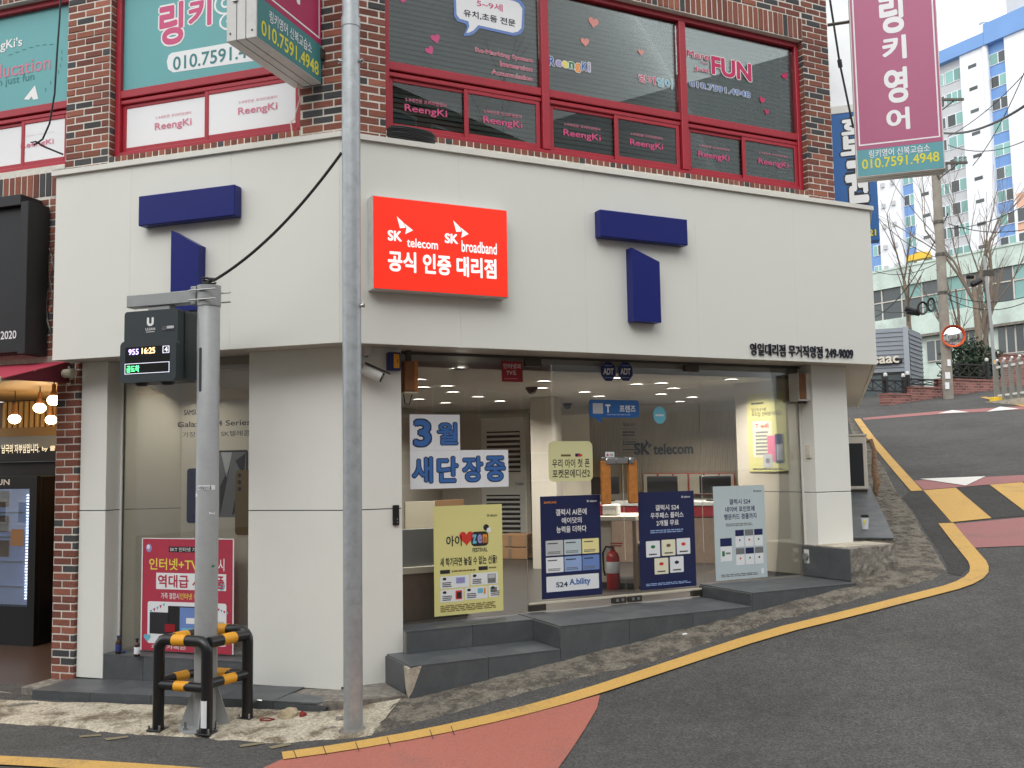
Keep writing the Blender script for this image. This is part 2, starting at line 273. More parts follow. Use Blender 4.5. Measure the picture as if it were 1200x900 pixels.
# ------------------------------------------------------------------ mesh builder
class MB:
    def __init__(s): s.v = []; s.f = []; s.smooth = False
    def add(s, vs, fs):
        o = len(s.v); s.v += [tuple(a) for a in vs]; s.f += [tuple(i + o for i in f) for f in fs]; return s
    def box(s, x0, x1, y0, y1, z0, z1, b=0.0):
        if x1 < x0: x0, x1 = x1, x0
        if y1 < y0: y0, y1 = y1, y0
        if z1 < z0: z0, z1 = z1, z0
        b = min(b, (x1 - x0) * .45, (y1 - y0) * .45, (z1 - z0) * .45)
        if b <= 0:
            return s.add([(x0, y0, z0), (x1, y0, z0), (x1, y1, z0), (x0, y1, z0), (x0, y0, z1), (x1, y0, z1), (x1, y1, z1), (x0, y1, z1)],
                         [(0, 3, 2, 1), (4, 5, 6, 7), (0, 1, 5, 4), (1, 2, 6, 5), (2, 3, 7, 6), (3, 0, 4, 7)])
        c = ((x0 + x1) / 2, (y0 + y1) / 2, (z0 + z1) / 2); h = ((x1 - x0) / 2, (y1 - y0) / 2, (z1 - z0) / 2)
        idx = {}; vs = []
        for sx in (-1, 1):
            for sy in (-1, 1):
                for sz in (-1, 1):
                    for a in range(3):
                        p = [sx * h[0], sy * h[1], sz * h[2]]
                        for q in range(3):
                            if q != a: p[q] -= (sx, sy, sz)[q] * b
                        idx[(sx, sy, sz, a)] = len(vs); vs.append((c[0] + p[0], c[1] + p[1], c[2] + p[2]))
        fs = []
        for a in range(3):
            o1, o2 = [q for q in range(3) if q != a]
            for sa in (-1, 1):
                k = []
                for (u, w_) in ((-1, -1), (1, -1), (1, 1), (-1, 1)):
                    sg = [0, 0, 0]; sg[a] = sa; sg[o1] = u; sg[o2] = w_; k.append(idx[(*sg, a)])
                fs.append(k)
            for u in (-1, 1):
                for w_ in (-1, 1):
                    k = []
                    for (sa, ax) in ((-1, o1), (1, o1), (1, o2), (-1, o2)):
                        sg = [0, 0, 0]; sg[a] = sa; sg[o1] = u; sg[o2] = w_; k.append(idx[(*sg, ax)])
                    fs.append(k)
        for sx in (-1, 1):
            for sy in (-1, 1):
                for sz in (-1, 1): fs.append([idx[(sx, sy, sz, a)] for a in range(3)])
        out = []
        cv = Vector(c)
        for f in fs:
            p = [Vector(vs[i]) for i in f]; nn = (p[1] - p[0]).cross(p[2] - p[0]); ce = sum(p, Vector()) / len(p)
            out.append(f if nn.dot(ce - cv) > 0 else f[::-1])
        return s.add(vs, out)
    def quad(s, a, b, c, d): return s.add([a, b, c, d], [(0, 1, 2, 3)])
    def tube(s, pts, r, n=8, cap=True):
        s.smooth = True; pts = [Vector(p) for p in pts]; rs = r if isinstance(r, (list, tuple)) else [r] * len(pts)
        vs = []; fs = []; ref = None
        for i, p in enumerate(pts):
            d = (pts[min(i + 1, len(pts) - 1)] - pts[max(i - 1, 0)]).normalized()
            if ref is None: ref = Vector((0, 0, 1)) if abs(d.z) < .9 else Vector((1, 0, 0))
            a = d.cross(ref).normalized(); b = a.cross(d).normalized(); ref = b
            for k in range(n):
                an = 2 * math.pi * k / n; vs.append(p + (a * math.cos(an) + b * math.sin(an)) * rs[i])
        for i in range(len(pts) - 1):
            for k in range(n):
                k2 = (k + 1) % n; fs.append((i * n + k, i * n + k2, (i + 1) * n + k2, (i + 1) * n + k))
        if cap: fs.append(tuple(range(n))[::-1]); fs.append(tuple((len(pts) - 1) * n + k for k in range(n)))
        return s.add(vs, [f[::-1] for f in fs])
    def lathe(s, prof, n=16, c=(0, 0, 0)):
        s.smooth = True; vs = []; fs = []
        for (r, z) in prof:
            for k in range(n):
                a = 2 * math.pi * k / n; vs.append((c[0] + r * math.cos(a), c[1] + r * math.sin(a), c[2] + z))
        for i in range(len(prof) - 1):
            for k in range(n):
                k2 = (k + 1) % n; fs.append((i * n + k, i * n + k2, (i + 1) * n + k2, (i + 1) * n + k))
        fs.append(tuple(range(n))[::-1]); fs.append(tuple((len(prof) - 1) * n + k for k in range(n)))
        return s.add(vs, fs)
    def prism(s, poly, y0, y1):
        """poly in (x,z), extruded along y (y0 front, y1 back)"""
        n = len(poly); ar = sum(poly[i][0] * poly[(i + 1) % n][1] - poly[(i + 1) % n][0] * poly[i][1] for i in range(n))
        if ar < 0: poly = poly[::-1]
        if y1 < y0: y0, y1 = y1, y0
        vs = [(x, y0, z) for x, z in poly] + [(x, y1, z) for x, z in poly]
        fs = [tuple(range(n)), tuple(range(2 * n - 1, n - 1, -1))] + [(i, i + n, (i + 1) % n + n, (i + 1) % n)[::1] for i in range(n)]
        return s.add(vs, fs)
    def prismz(s, poly, z0, z1):
        n = len(poly); ar = sum(poly[i][0] * poly[(i + 1) % n][1] - poly[(i + 1) % n][0] * poly[i][1] for i in range(n))
        if ar < 0: poly = poly[::-1]
        vs = [(p[0], p[1], z0) for p in poly] + [(p[0], p[1], z1) for p in poly]
        fs = [tuple(range(n))[::-1], tuple(range(n, 2 * n))] + [(i, (i + 1) % n, (i + 1) % n + n, i + n) for i in range(n)]
        return s.add(vs, fs)
    def sphere(s, c, r, n=12, m=8, sz=1.0):
        s.smooth = True
        prof = [(max(1e-4, r * math.sin(math.pi * i / m)), -r * sz * math.cos(math.pi * i / m)) for i in range(m + 1)]
        return s.lathe(prof, n, c)
WM = {}
def link(name, data, Mx, parent=None):
    o = bpy.data.objects.new(name, data); COL.objects.link(o)
    if parent:
        o.parent = parent; o.matrix_basis = WM[parent].inverted() @ Mx
    else: o.matrix_basis = Mx
    WM[o] = Mx; return o
def tag(o, label=None, cat=None, group=None, kind=None):
    if label: o['label'] = label
    if cat: o['category'] = cat
    if group: o['group'] = group
    if kind: o['kind'] = kind
    return o
def mesh_of(name, mb, material):
    me = bpy.data.meshes.new(name); me.from_pydata(mb.v, [], mb.f); me.materials.append(M[material] if isinstance(material, str) else material)
    if mb.smooth:
        me.polygons.foreach_set('use_smooth', [True] * len(me.polygons)); me.set_sharp_from_angle(angle=rad(38))
    me.update(); return me
def obj(name, mb, material, parent=None, Mx=I4, label=None, cat=None, group=None, kind=None, recenter=True):
    if recenter and mb.v:
        xs, ys, zs = zip(*mb.v); c = Vector(((min(xs) + max(xs)) / 2, (min(ys) + max(ys)) / 2, min(zs)))
        mb.v = [(a[0] - c.x, a[1] - c.y, a[2] - c.z) for a in mb.v]; Mx = Mx @ Matrix.Translation(c)
    return tag(link(name, mesh_of(name, mb, material), Mx, parent), label, cat, group, kind)
def thing(name, label, cat, Mx=I4, at=(0, 0, 0), group=None):
    Mx = Mx @ Matrix.Translation(Vector(at)); o = link(name, None, Mx); o.empty_display_size = .1
    return tag(o, label, cat, group)
def struct(name, mb, material, Mx=I4): return obj(name, mb, material, None, Mx, kind='structure', recenter=False)

# ------------------------------------------------------------------ text
_TX = {}
def text_raw(s):
    k = s
    if k in _TX: return _TX[k]
    c = bpy.data.curves.new('t', 'FONT'); c.body = s; c.size = 1; c.resolution_u = 4; c.dimensions = '2D'; c.fill_mode = 'BOTH'
    if '\n' in s: c.align_x = 'CENTER'; c.space_line = 1.0
    o = bpy.data.objects.new('t', c); COL.objects.link(o)
    dg = bpy.context.evaluated_depsgraph_get(); e = o.evaluated_get(dg); me = e.to_mesh()
    vs = [(v.co.x, v.co.y) for v in me.vertices]; fs = []
    for p in me.polygons:
        f = list(p.vertices); a = sum(vs[f[i]][0] * vs[f[(i + 1) % len(f)]][1] - vs[f[(i + 1) % len(f)]][0] * vs[f[i]][1] for i in range(len(f)))
        fs.append(tuple(f if a > 0 else f[::-1]))
    e.to_mesh_clear(); bpy.data.objects.remove(o); bpy.data.curves.remove(c)
    xs = [v[0] for v in vs]; ys = [v[1] for v in vs]
    _TX[k] = (vs, fs, min(xs), max(xs), min(ys), max(ys)); return _TX[k]
def text_mb(mb, s, x0, x1, z0, z1, y, bold=0.0, base=None, thick=0.0):
    """fit string s into the rectangle; strokes are thickened with shifted copies; base: weight whose box is fitted (for outlines)"""
    vs, fs, a, b, c, d = text_raw(s)
    fit = bold if base is None else base; fit *= .8; r = bold * .8
    a -= fit; b += fit; c -= fit; d += fit
    sx = (x1 - x0) / (b - a); sz = (z1 - z0) / (d - c)
    n = 1 if r < .006 else (5 if r < .03 else 9)
    for k in range(n):
        an = 2 * math.pi * k / (n - 1) + .4 if k else 0; ox, oz = (r * math.cos(an), r * math.sin(an)) if k else (0, 0)
        P = [(x0 + (v[0] + ox - a) * sx, z0 + (v[1] + oz - c) * sz) for v in vs]; yk = y - .00004 * k
        mb.add([(p[0], yk, p[1]) for p in P], fs)
        if thick:
            m = len(P); cnt = {}
            for f in fs:
                for i in range(len(f)):
                    e = (f[i], f[(i + 1) % len(f)]); cnt[e] = cnt.get(e, 0) + 1
            q = [(p[0], yk, p[1]) for p in P] + [(p[0], y + thick, p[1]) for p in P]
            mb.add(q, [(e[1], e[0], e[0] + m, e[1] + m) for e in cnt if (e[1], e[0]) not in cnt])
    return mb
def rrect(x0, x1, z0, z1, r, n=4):
    P = []
    for cx, cz, a0 in ((x1 - r, z1 - r, 0), (x0 + r, z1 - r, 90), (x0 + r, z0 + r, 180), (x1 - r, z0 + r, 270)):
        for i in range(n + 1):
            a = rad(a0 + 90 * i / n); P.append((cx + r * math.cos(a), cz + r * math.sin(a)))
    return P
def heart(cx, cz, s, n=20, rot=0):
    P = []
    for i in range(n):
        a = 2 * math.pi * i / n; x = 16 * math.sin(a) ** 3 / 17; z = (13 * math.cos(a) - 5 * math.cos(2 * a) - 2 * math.cos(3 * a) - math.cos(4 * a)) / 17
        P.append((cx + s * (x * math.cos(rot) - z * math.sin(rot)), cz + s * (x * math.sin(rot) + z * math.cos(rot))))
    return P
class Sheet:
    """flat printed thing: print pieces in (u,v) of the sheet, v downwards; one part for each ink"""
    def __init__(s, fr, x0, x1, z0, z1, y): s.fr = fr; s.x0, s.x1, s.z0, s.z1, s.y = x0, x1, z0, z1, y; s.ink = {}
    @classmethod
    def px(c, fr, q, y):
        """q = four photo corners TL TR BL BR"""
        h = [fr.hit(a, b, y) for a, b in q]
        return c(fr, (h[0][0] + h[2][0]) / 2, (h[1][0] + h[3][0]) / 2, (h[2][1] + h[3][1]) / 2, (h[0][1] + h[1][1]) / 2, y)
    def X(s, u): return s.x0 + u * (s.x1 - s.x0)
    def Z(s, v): return s.z1 - v * (s.z1 - s.z0)
    def mb(s, m, l, n='fine_print'):
        if n == 'fine_print': return s.ink.setdefault((m, l, n, 0), MB())
        return s.ink.setdefault((m, l, n, len(s.ink)), MB())
    def rect(s, m, u0, v0, u1, v1, l=1, r=0, fine=False):
        y = s.y - .0012 * l; P = rrect(s.X(u0), s.X(u1), s.Z(v1), s.Z(v0), r, 3) if r else [(s.X(u0), s.Z(v1)), (s.X(u1), s.Z(v1)), (s.X(u1), s.Z(v0)), (s.X(u0), s.Z(v0))]
        big = not fine and abs((u1 - u0) * (s.x1 - s.x0)) > .04 and abs((v1 - v0) * (s.z1 - s.z0)) > .03
        s.mb(m, l, 'printed_card' if big else 'fine_print').add([(x, y, z) for x, z in P], [tuple(range(len(P)))]); return s
    def poly(s, m, P, l=1):
        P = [(s.X(u), s.Z(v)) for u, v in P]; a = sum(P[i][0] * P[(i + 1) % len(P)][1] - P[(i + 1) % len(P)][0] * P[i][1] for i in range(len(P)))
        if a < 0: P = P[::-1]
        s.mb(m, l).add([(x, s.y - .0012 * l, z) for x, z in P], [tuple(range(len(P)))]); return s
    def heart(s, m, u, v, r, l=1, rot=0):
        P = heart(s.X(u), s.Z(v), r, rot=rot)[::-1]; s.mb(m, l, 'printed_heart').add([(x, s.y - .0012 * l, z) for x, z in P], [tuple(range(len(P)))]); return s
    def disc(s, m, u, v, r, l=1, sx=1, n=18):
        P = [(s.X(u) + r * sx * math.cos(2 * math.pi * i / n), s.Z(v) + r * math.sin(2 * math.pi * i / n)) for i in range(n)]
        s.mb(m, l, 'printed_disc' if r > .025 else 'fine_print').add([(x, s.y - .0012 * l, z) for x, z in P], [tuple(range(n))]); return s
    def text(s, m, t, u0, v0, u1, v1, bold=.012, l=1, base=None):
        text_mb(s.mb(m, l, 'lettering'), t, s.X(u0), s.X(u1), s.Z(v1), s.Z(v0), s.y - .0012 * l, bold, base); return s
    def otext(s, m, mo, t, u0, v0, u1, v1, bold=.02, ob=.06, l=1):
        s.text(mo, t, u0, v0, u1, v1, ob, l, bold); s.text(m, t, u0, v0, u1, v1, bold, l + 1); return s
    def lines(s, m, u0, v0, u1, v1, n, l=1, rag=.15):
        """rows of print too small to read"""
        for i in range(n):
            a = v0 + (v1 - v0) * (i + .2) / n; b = v0 + (v1 - v0) * (i + .75) / n; u = u0
            end = u1 - random.random() * rag * (u1 - u0)
            while u < end:
                q = min(end, u + (u1 - u0) * random.uniform(.05, .16)); s.rect(m, u, a, q, b, l, 0, True); u = q + (u1 - u0) * .02
        return s
    def base(s, name, material, parent=None, thick=.0016, b=0, r=0, **k):
        mb = MB()
        if r: mb.prism(rrect(s.x0, s.x1, s.z0, s.z1, r), s.y, s.y + thick)
        else: mb.box(s.x0, s.x1, s.y, s.y + thick, s.z0, s.z1, b)
        o = obj(name, mb, material, parent, s.fr.M, **k); return o
    def done(s, parent, name='print'):
        for (m, l, n, k), mb in s.ink.items():
            o = obj(n if n != 'lettering' or name == 'print' else name, mb, m, parent, s.fr.M)
            if n == 'fine_print': o['kind'] = 'stuff'

# ================================================================== SETTING: ground
def axis(lo, hi, c0, c1, fine, grow=1.18):
    a = []; x = c0
    while x <= c1: a.append(x); x += fine
    st = fine; x = a[-1]
    while x < hi: st *= grow; x = min(hi, x + st); a.append(x)
    st = fine; x = a[0]; b = []
    while x > lo: st *= grow; x = max(lo, x - st); b.append(x)
    return b[::-1] + a
ts = axis(-60, 260, -5, 12, .2); wsx = axis(-120, 120, -6.4, 9, .2)
mb = MB(); mb.smooth = True
for t in ts:
    for x in wsx:
        p = C0 + US * t + NS * x; under = FL.local(p).y > .27 and FR.local(p).y > .27 and x < 3.5 and t < 11.8 and x > -6.3
        mb.v.append((p.x, p.y, ground(p.x, p.y) - (1.6 if under else 0)))
nw = len(wsx)
for i in range(len(ts) - 1):
    for j in range(nw - 1): mb.f.append((i * nw + j, i * nw + j + 1, (i + 1) * nw + j + 1, (i + 1) * nw + j))
struct('road', mb, 'asphalt')

def gpt(px, py, h=0.0):
    q = on_g(px, py); return Vector((q.x, q.y, ground(q.x, q.y) + h))
def resample(P, d):
    out = [P[0]]
    for a, b in zip(P, P[1:]):
        n = max(1, int((b - a).length / d))
        out += [a.lerp(b, i / n) for i in range(1, n + 1)]
    return out
def smooth_pl(P, it=2):
    for _ in range(it):
        Q = [P[0]]
        for a, b in zip(P, P[1:]): Q += [a.lerp(b, .25), a.lerp(b, .75)]
        Q.append(P[-1]); P = Q
    return P
def ribbon(name, pts, width, h, material, px=True, sm=2):
    P = [gpt(*p) for p in pts] if px else pts
    P = smooth_pl(P, sm); P = resample(P, .25); mb = MB(); n = len(P)
    for i, p in enumerate(P):
        d = P[min(i + 1, n - 1)] - P[max(i - 1, 0)]; d.z = 0; d.normalize(); s = Vector((-d.y, d.x, 0)) * width / 2
        for q in (p + s, p - s): mb.v.append((q.x, q.y, ground(q.x, q.y) + h))
    mb.f = [(2 * i, 2 * i + 1, 2 * i + 3, 2 * i + 2) for i in range(n - 1)]
    return struct(name, mb, material)
def patch(name, pts, h, material, d=.3):
    """polygon of photo points on the road, cut into a fine sheet that follows the ground"""
    P = resample([gpt(*p) for p in pts] + [gpt(*pts[0])], d)[:-1]
    bm = bmesh.new(); vs = [bm.verts.new((p.x, p.y, 0)) for p in P]; bm.faces.new(vs)
    bmesh.ops.triangulate(bm, faces=bm.faces)
    for _ in range(3):
        e = [x for x in bm.edges if x.calc_length() > d * 1.6 and not x.is_boundary]
        if not e: break
        bmesh.ops.subdivide_edges(bm, edges=e, cuts=1); bmesh.ops.triangulate(bm, faces=[f for f in bm.faces if len(f.verts) > 3])
    mb = MB()
    bm.verts.index_update()
    mb.v = [(v.co.x, v.co.y, ground(v.co.x, v.co.y) + h) for v in bm.verts]
    for f in bm.faces:
        ix = [v.index for v in f.verts]; mb.f.append(tuple(ix) if f.normal.z > 0 else tuple(ix[::-1]))
    bm.free(); return struct(name, mb, material)
ribbon('yellow_line', [(331, 887.5), (400, 878), (500, 860.5), (600, 838), (680, 816), (780, 783), (900, 743.5), (1000, 719), (1080, 698.5), (1125, 687), (1147, 675), (1148, 662), (1137, 649), (1122, 631), (1108.5, 614)], .17, .012, 'line_yellow', sm=1)
ribbon('yellow_line', [(1074.5, 576), (1060, 560), (1040, 537), (1020, 513), (1004.5, 491)], .16, .012, 'line_yellow', sm=0)
ribbon('yellow_line', [(-60, 890), (0, 892.5), (120, 899), (240, 908), (330, 917)], .17, .012, 'line_yellow', sm=1)
ribbon('yellow_line', [(1152, 465.6), (1168, 469.5), (1186, 473), (1210, 478), (1260, 486)], .16, .012, 'line_yellow', sm=1)
patch('red_surfacing', [(308, 901), (331, 890.5), (400, 881.5), (500, 864), (600, 842), (660, 827), (703, 815), (700, 830), (655, 900), (630, 940), (420, 940), (300, 915)], .006, 'paint_red')
patch('red_surfacing', [(1117, 614.5), (1200, 606.7), (1290, 598), (1290, 632), (1200, 640), (1139, 642.5)], .006, 'paint_pink')
patch('red_surfacing', [(1071, 563.5), (1200, 557), (1300, 551), (1300, 558), (1200, 565), (1082, 574.5)], .006, 'paint_pink')
patch('red_surfacing', [(1011, 490), (1100, 482), (1200, 476), (1260, 472), (1260, 476), (1200, 480), (1100, 485.6), (1012, 492.4)], .006, 'paint_pink')
patch('hump_stripe', [(1082, 575.3), (1120, 572.2), (1162, 608), (1115, 612.8)], .010, 'line_yellow')
patch('hump_stripe', [(1160, 568.8), (1198, 565.8), (1250, 600), (1207, 604.5)], .010, 'line_yellow')
patch('hump_stripe', [(1238, 562.8), (1276, 560), (1330, 592), (1290, 596)], .010, 'line_yellow')
patch('asphalt_patch', [(1068, 574), (1081, 576), (1113, 613.5), (1104, 616), (1128, 647), (1138, 664), (1126, 675), (1111, 672), (1109, 660), (1096, 640), (1083, 620), (1070, 598), (1058, 583)], .004, 'asphalt_new')
patch('asphalt_patch', [(1121, 572.2), (1159, 568.8), (1206, 604.5), (1163, 608)], .006, 'asphalt_new')
for a in (345, 380, 418, 455, 505, 530): 
    yc = 887 - (a - 331) * .118 - max(0, a - 430) * .055; patch('line_crack', [(a - 2, yc - 5), (a - 1.2, yc - 5.2), (a + 3.2, yc + 5.6), (a + 2.2, yc + 5.8)], .014, 'asphalt_new')
patch('white_triangle', [(1078, 562), (1155, 559), (1132, 570)], .014, 'line_white')
patch('white_triangle', [(1099, 485), (1116, 481), (1136, 483.6)], .014, 'line_white')
patch('white_triangle', [(1156, 483), (1172, 477), (1195, 479.6)], .014, 'line_white')
# worn paint ghosts on the asphalt by the verge
for a in ([(92, 863), (118, 861), (119, 863), (94, 865)], [(122, 866), (150, 863), (151, 865), (125, 868.5)], [(280, 874), (308, 870), (309, 872.5), (282, 876.5)], [(314, 876), (340, 871), (341, 874), (318, 878.5)]):
    patch('worn_paint', a, .006, 'ghost')
# pale patch of mended asphalt on the side street, and the dark strip beside the verge
# broken concrete verge
def verge(name, outer, inner, material, h, rough):
    """strip between two photo polylines, uneven on top, ragged on its outer edge"""
    A = resample(smooth_pl([gpt(*p) for p in outer], 1), .07); L = len(A)
    B0 = resample([gpt(*p) for p in inner], .05)
    mb = MB(); K = 7
    from mathutils import noise
    tot = [0]
    for a, b in zip(B0, B0[1:]): tot.append(tot[-1] + (b - a).length)
    def bat(f):
        d = f * tot[-1]
        for i in range(len(tot) - 1):
            if tot[i + 1] >= d: return B0[i].lerp(B0[i + 1], (d - tot[i]) / max(1e-6, tot[i + 1] - tot[i]))
        return B0[-1]
    for i, a in enumerate(A):
        b = bat(i / (L - 1)); a2 = a + (a - b).normalized() * (.05 * noise.noise(a * 9) + .05 * noise.noise(a * 2.3))
        for k in range(K + 1):
            f = k / K; q = a2.lerp(b, f)
            n1 = noise.noise(Vector((q.x * 6, q.y * 6, 3))); n2 = noise.noise(Vector((q.x * 22, q.y * 22, 7)))
            z = ground(q.x, q.y) + (-.02 if k == 0 else h + rough * (.6 * n1 + .5 * n2) + .012 * f)
            mb.v.append((q.x, q.y, max(z, ground(q.x, q.y) + (-.02 if k == 0 else .004))))
    for i in range(L - 1):
        for k in range(K):
            j = i * (K + 1) + k; mb.f.append((j, j + K + 1, j + K + 2, j + 1))
    return struct(name, mb, material)
verge('concrete_verge', [(-70, 848), (0, 850), (67, 853), (143, 862), (233, 868), (320, 871), (400, 871), (432, 866)], [(-70, 812), (0, 824), (52, 826), (120, 827), (190, 830), (280, 834), (380, 838), (470, 823)], 'verge_left', .014, .016)
verge('concrete_verge', [(432, 864), (470, 853), (540, 836), (600, 819), (690, 795), (800, 767), (883, 737), (960, 716), (1000, 706), (1046, 694), (1092, 683), (1112, 673), (1110, 660), (1096, 640), (1083, 620), (1070, 598), (1050, 572), (1040, 550), (1028, 536), (1008, 506), (1000, 494)],
      [(470, 818), (560, 797), (657, 772), (736, 753), (810, 734), (878, 713), (940, 694), (997, 679), (1030, 668), (1046, 655), (1046, 640), (1040, 620), (1034, 608), (1026, 590), (1020, 576), (1012, 555), (1004, 530), (996, 500), (992, 488)], 'verge_right', .014, .022)

# ================================================================== BUILDING
ZB, ZT = 2.87, 4.51              # fascia bottom and top
YB = .30                         # brick plane behind the fascia plane
bld = thing('brick_building', 'red brick corner building with white clad ground floor and maroon window frames', 'building', I4, (C0.x, C0.y, 0))
k225 = math.tan(rad(22.5))
# mortar-coloured wall bodies (thick, behind the bricks)
YM = YB + .005
def wall(fr, x0, x1, z0, z1, y0=YM, th=.22, m='mortar', name='wall'):
    return obj(name, MB().box(x0, x1, y0, y0 + th, z0, z1), m, bld, fr.M)
ZTOP = 8.6
wall(FL, -2.53, -.55, 6.40, ZTOP); wall(FL, -.545, -.128, 2.9, ZTOP); wall(FL, -3.02, -2.535, 2.9, ZTOP); wall(FL, -6.2, -3.03, 6.40, ZTOP); wall(FL, -6.2, -3.03, 2.86, 4.74); wall(FL, -2.53, -.55, 2.9, 4.74)
wall(FL, -3.06, -2.815, -.1, 2.88); wall(FL, -3.18, -3.03, 2.9, 4.7)
wall(FR, .128, .483, 2.9, ZTOP); wall(FR, .488, 5.21, 6.40, ZTOP); wall(FR, .488, 5.21, 2.9, 4.74); wall(FR, 5.215, 5.577, 2.9, ZTOP)
wall(FSW, 4.19, 16, 2.9, ZTOP, -3.735 + .02, .2); wall(FSW, 4.6, 16, -.2, 2.88, -3.735 + .02, .2, 'clad_pillar', 'side_wall')
obj('roof', MB().prismz([(FR.w(.3, .5, 0)), FR.w(5.4, .5, 0), FSW.w(16, -3.5, 0), FL.w(-6.2, 12, 0), FL.w(-6.2, .5, 0)], ZTOP, ZTOP + .3), 'concrete', bld)
obj('rear_wall', MB().box(-6.2, 3.7, 12, 12.2, -.3, ZTOP), 'mortar', bld, FL.M)

# --- bricks
BRICKS = []     # (frame, x0,x1,y,z0,z1, depth axis), kind
LEN, CO_, H_ = .20, .0672, .0550
def add_brick(fr, x0, x1, z0, z1, y0, y1, kind=None):
    if x1 - x0 < .02 or z1 - z0 < .02: return
    if kind is None:
        r = random.random(); kind = 'brick_dark' if r < .13 else ('brick_brown' if r < .55 else 'brick_red')
    BRICKS.append((fr, x0, x1, y0, y1, z0, z1, kind))
def running(fr, x0, x1, z0, z1, phase=0, zref=4.70, y=YB, flip=False):
    n0 = math.floor((z0 - zref) / CO_)
    for n in range(n0, 200):
        a = zref + n * CO_
        if a >= z1 - .02: break
        if a < z0 - .03: continue
        off = phase + (LEN / 2 if n % 2 else 0)
        x = (x1 if flip else x0) ; e = []
        k = math.floor((x0 - off) / LEN)
        while off + k * LEN < x1:
            b0 = max(x0, off + k * LEN + .006); b1 = min(x1, off + k * LEN + LEN - .006); add_brick(fr, b0, b1, a + .005, a + .005 + H_, y, y + .09); k += 1
def headers(fr, xc, y0, y1, z0, z1, w=.09, zref=4.70, side=1):
    """window reveal: brick ends seen edge-on on the jamb (x fixed)"""
    n = 0; a = zref
    while a < z1 - .02:
        if a >= z0 - .03:
            add_brick(fr, min(xc, xc + side * .06), max(xc, xc + side * .06), a + .005, a + .005 + H_, y0, y1)
        a += CO_
VT = 6.95      # bricks are laid a little beyond the top of the picture
running(FL, -3.02, -2.54, 4.52, VT, -3.02 + .1)
running(FL, -.55, -.128, 4.52, VT, -.128); running(FR, .128, .483, 4.52, VT, .128)
running(FR, 5.215, 5.575, 4.52, VT, 5.575 - .1)
running(FL, -3.06, -2.812, -.1, 2.86, -3.06)
running(FL, -3.19, -3.03, 2.95, 4.40, -3.2)
headers(FL, -2.5305, YB + .012, YB + .10, 4.75, VT, side=-1); headers(FR, 5.2095, YB + .012, YB + .10, 4.75, 6.4, side=1)
running(FR, .488, 5.213, 6.65, VT, .488)
running(FL, -2.53, -.552, 6.65, VT, -2.53)
def soldiers(fr, x0, x1, z0, z1, y=YB, d=.09):
    n = int((x1 - x0) / CO_); st = (x1 - x0) / n
    for i in range(n): add_brick(fr, x0 + i * st + .005, x0 + (i + 1) * st - .005, z0 + .004, z1 - .004, y, y + d)
soldiers(FR, .488, 5.213, 6.405, 6.645); soldiers(FL, -3.9, -3.03, 4.45, 4.68)
soldiers(FR, .488, 5.213, 4.69, 4.745, YB + .0, .12); soldiers(FL, -2.53, -.552, 4.69, 4.745, YB + .0, .12)
soldiers(FL, -3.9, -3.03, 6.405, 6.6)
running(FL, -3.9, -3.2, 3.5, 4.44, -3.9)
def proj_area(b):
    fr, x0, x1, y0, y1, z0, z1, k = b
    P = []
    for x, z in ((x0, z0), (x1, z0), (x1, z1), (x0, z1)):
        q = fr.w(x, y0, z) - CO; d = q.dot(CFW)
        if d < .1: return 0
        P.append((600 + F_PX * q.dot(CRT) / d, 450 - F_PX * q.dot(CUP) / d))
    cx = sum(p[0] for p in P) / 4; cy = sum(p[1] for p in P) / 4
    if not (-5 < cx < 1205 and -5 < cy < 905): return 0
    a = abs(sum(P[i][0] * P[(i + 1) % 4][1] - P[(i + 1) % 4][0] * P[i][1] for i in range(4))) / 2
    if x1 - x0 < .065 and y0 > YB + .01: a = max(a, 45)
    return a
BRICKS.sort(key=proj_area, reverse=True)
_bm = {}
def brick_mesh(kind):
    if kind not in _bm: _bm[kind] = None
rest = {}
# unequal bricks share one mesh for each size and colour
for i, b in enumerate(BRICKS):
    fr, x0, x1, y0, y1, z0, z1, kind = b
    jy = random.uniform(-.003, .003)
    if i < 300 and proj_area(b) > 0:
        key = (kind, round(x1 - x0, 3), round(y1 - y0, 3), round(z1 - z0, 3))
        if key not in _bm:
            q = MB().box(-key[1] / 2, key[1] / 2, 0, key[2], 0, key[3], .004); _bm[key] = mesh_of('brick', q, kind)
        link('brick', _bm[key], fr.M @ Matrix.Translation(((x0 + x1) / 2, y0 + jy, z0)), bld)
    else: rest.setdefault((kind, fr), MB()).box(x0, x1, y0 + jy, y1, z0, z1, .003)
for (kind, fr), q in rest.items(): tag(obj('brickwork', q, kind, bld, fr.M), kind='stuff')

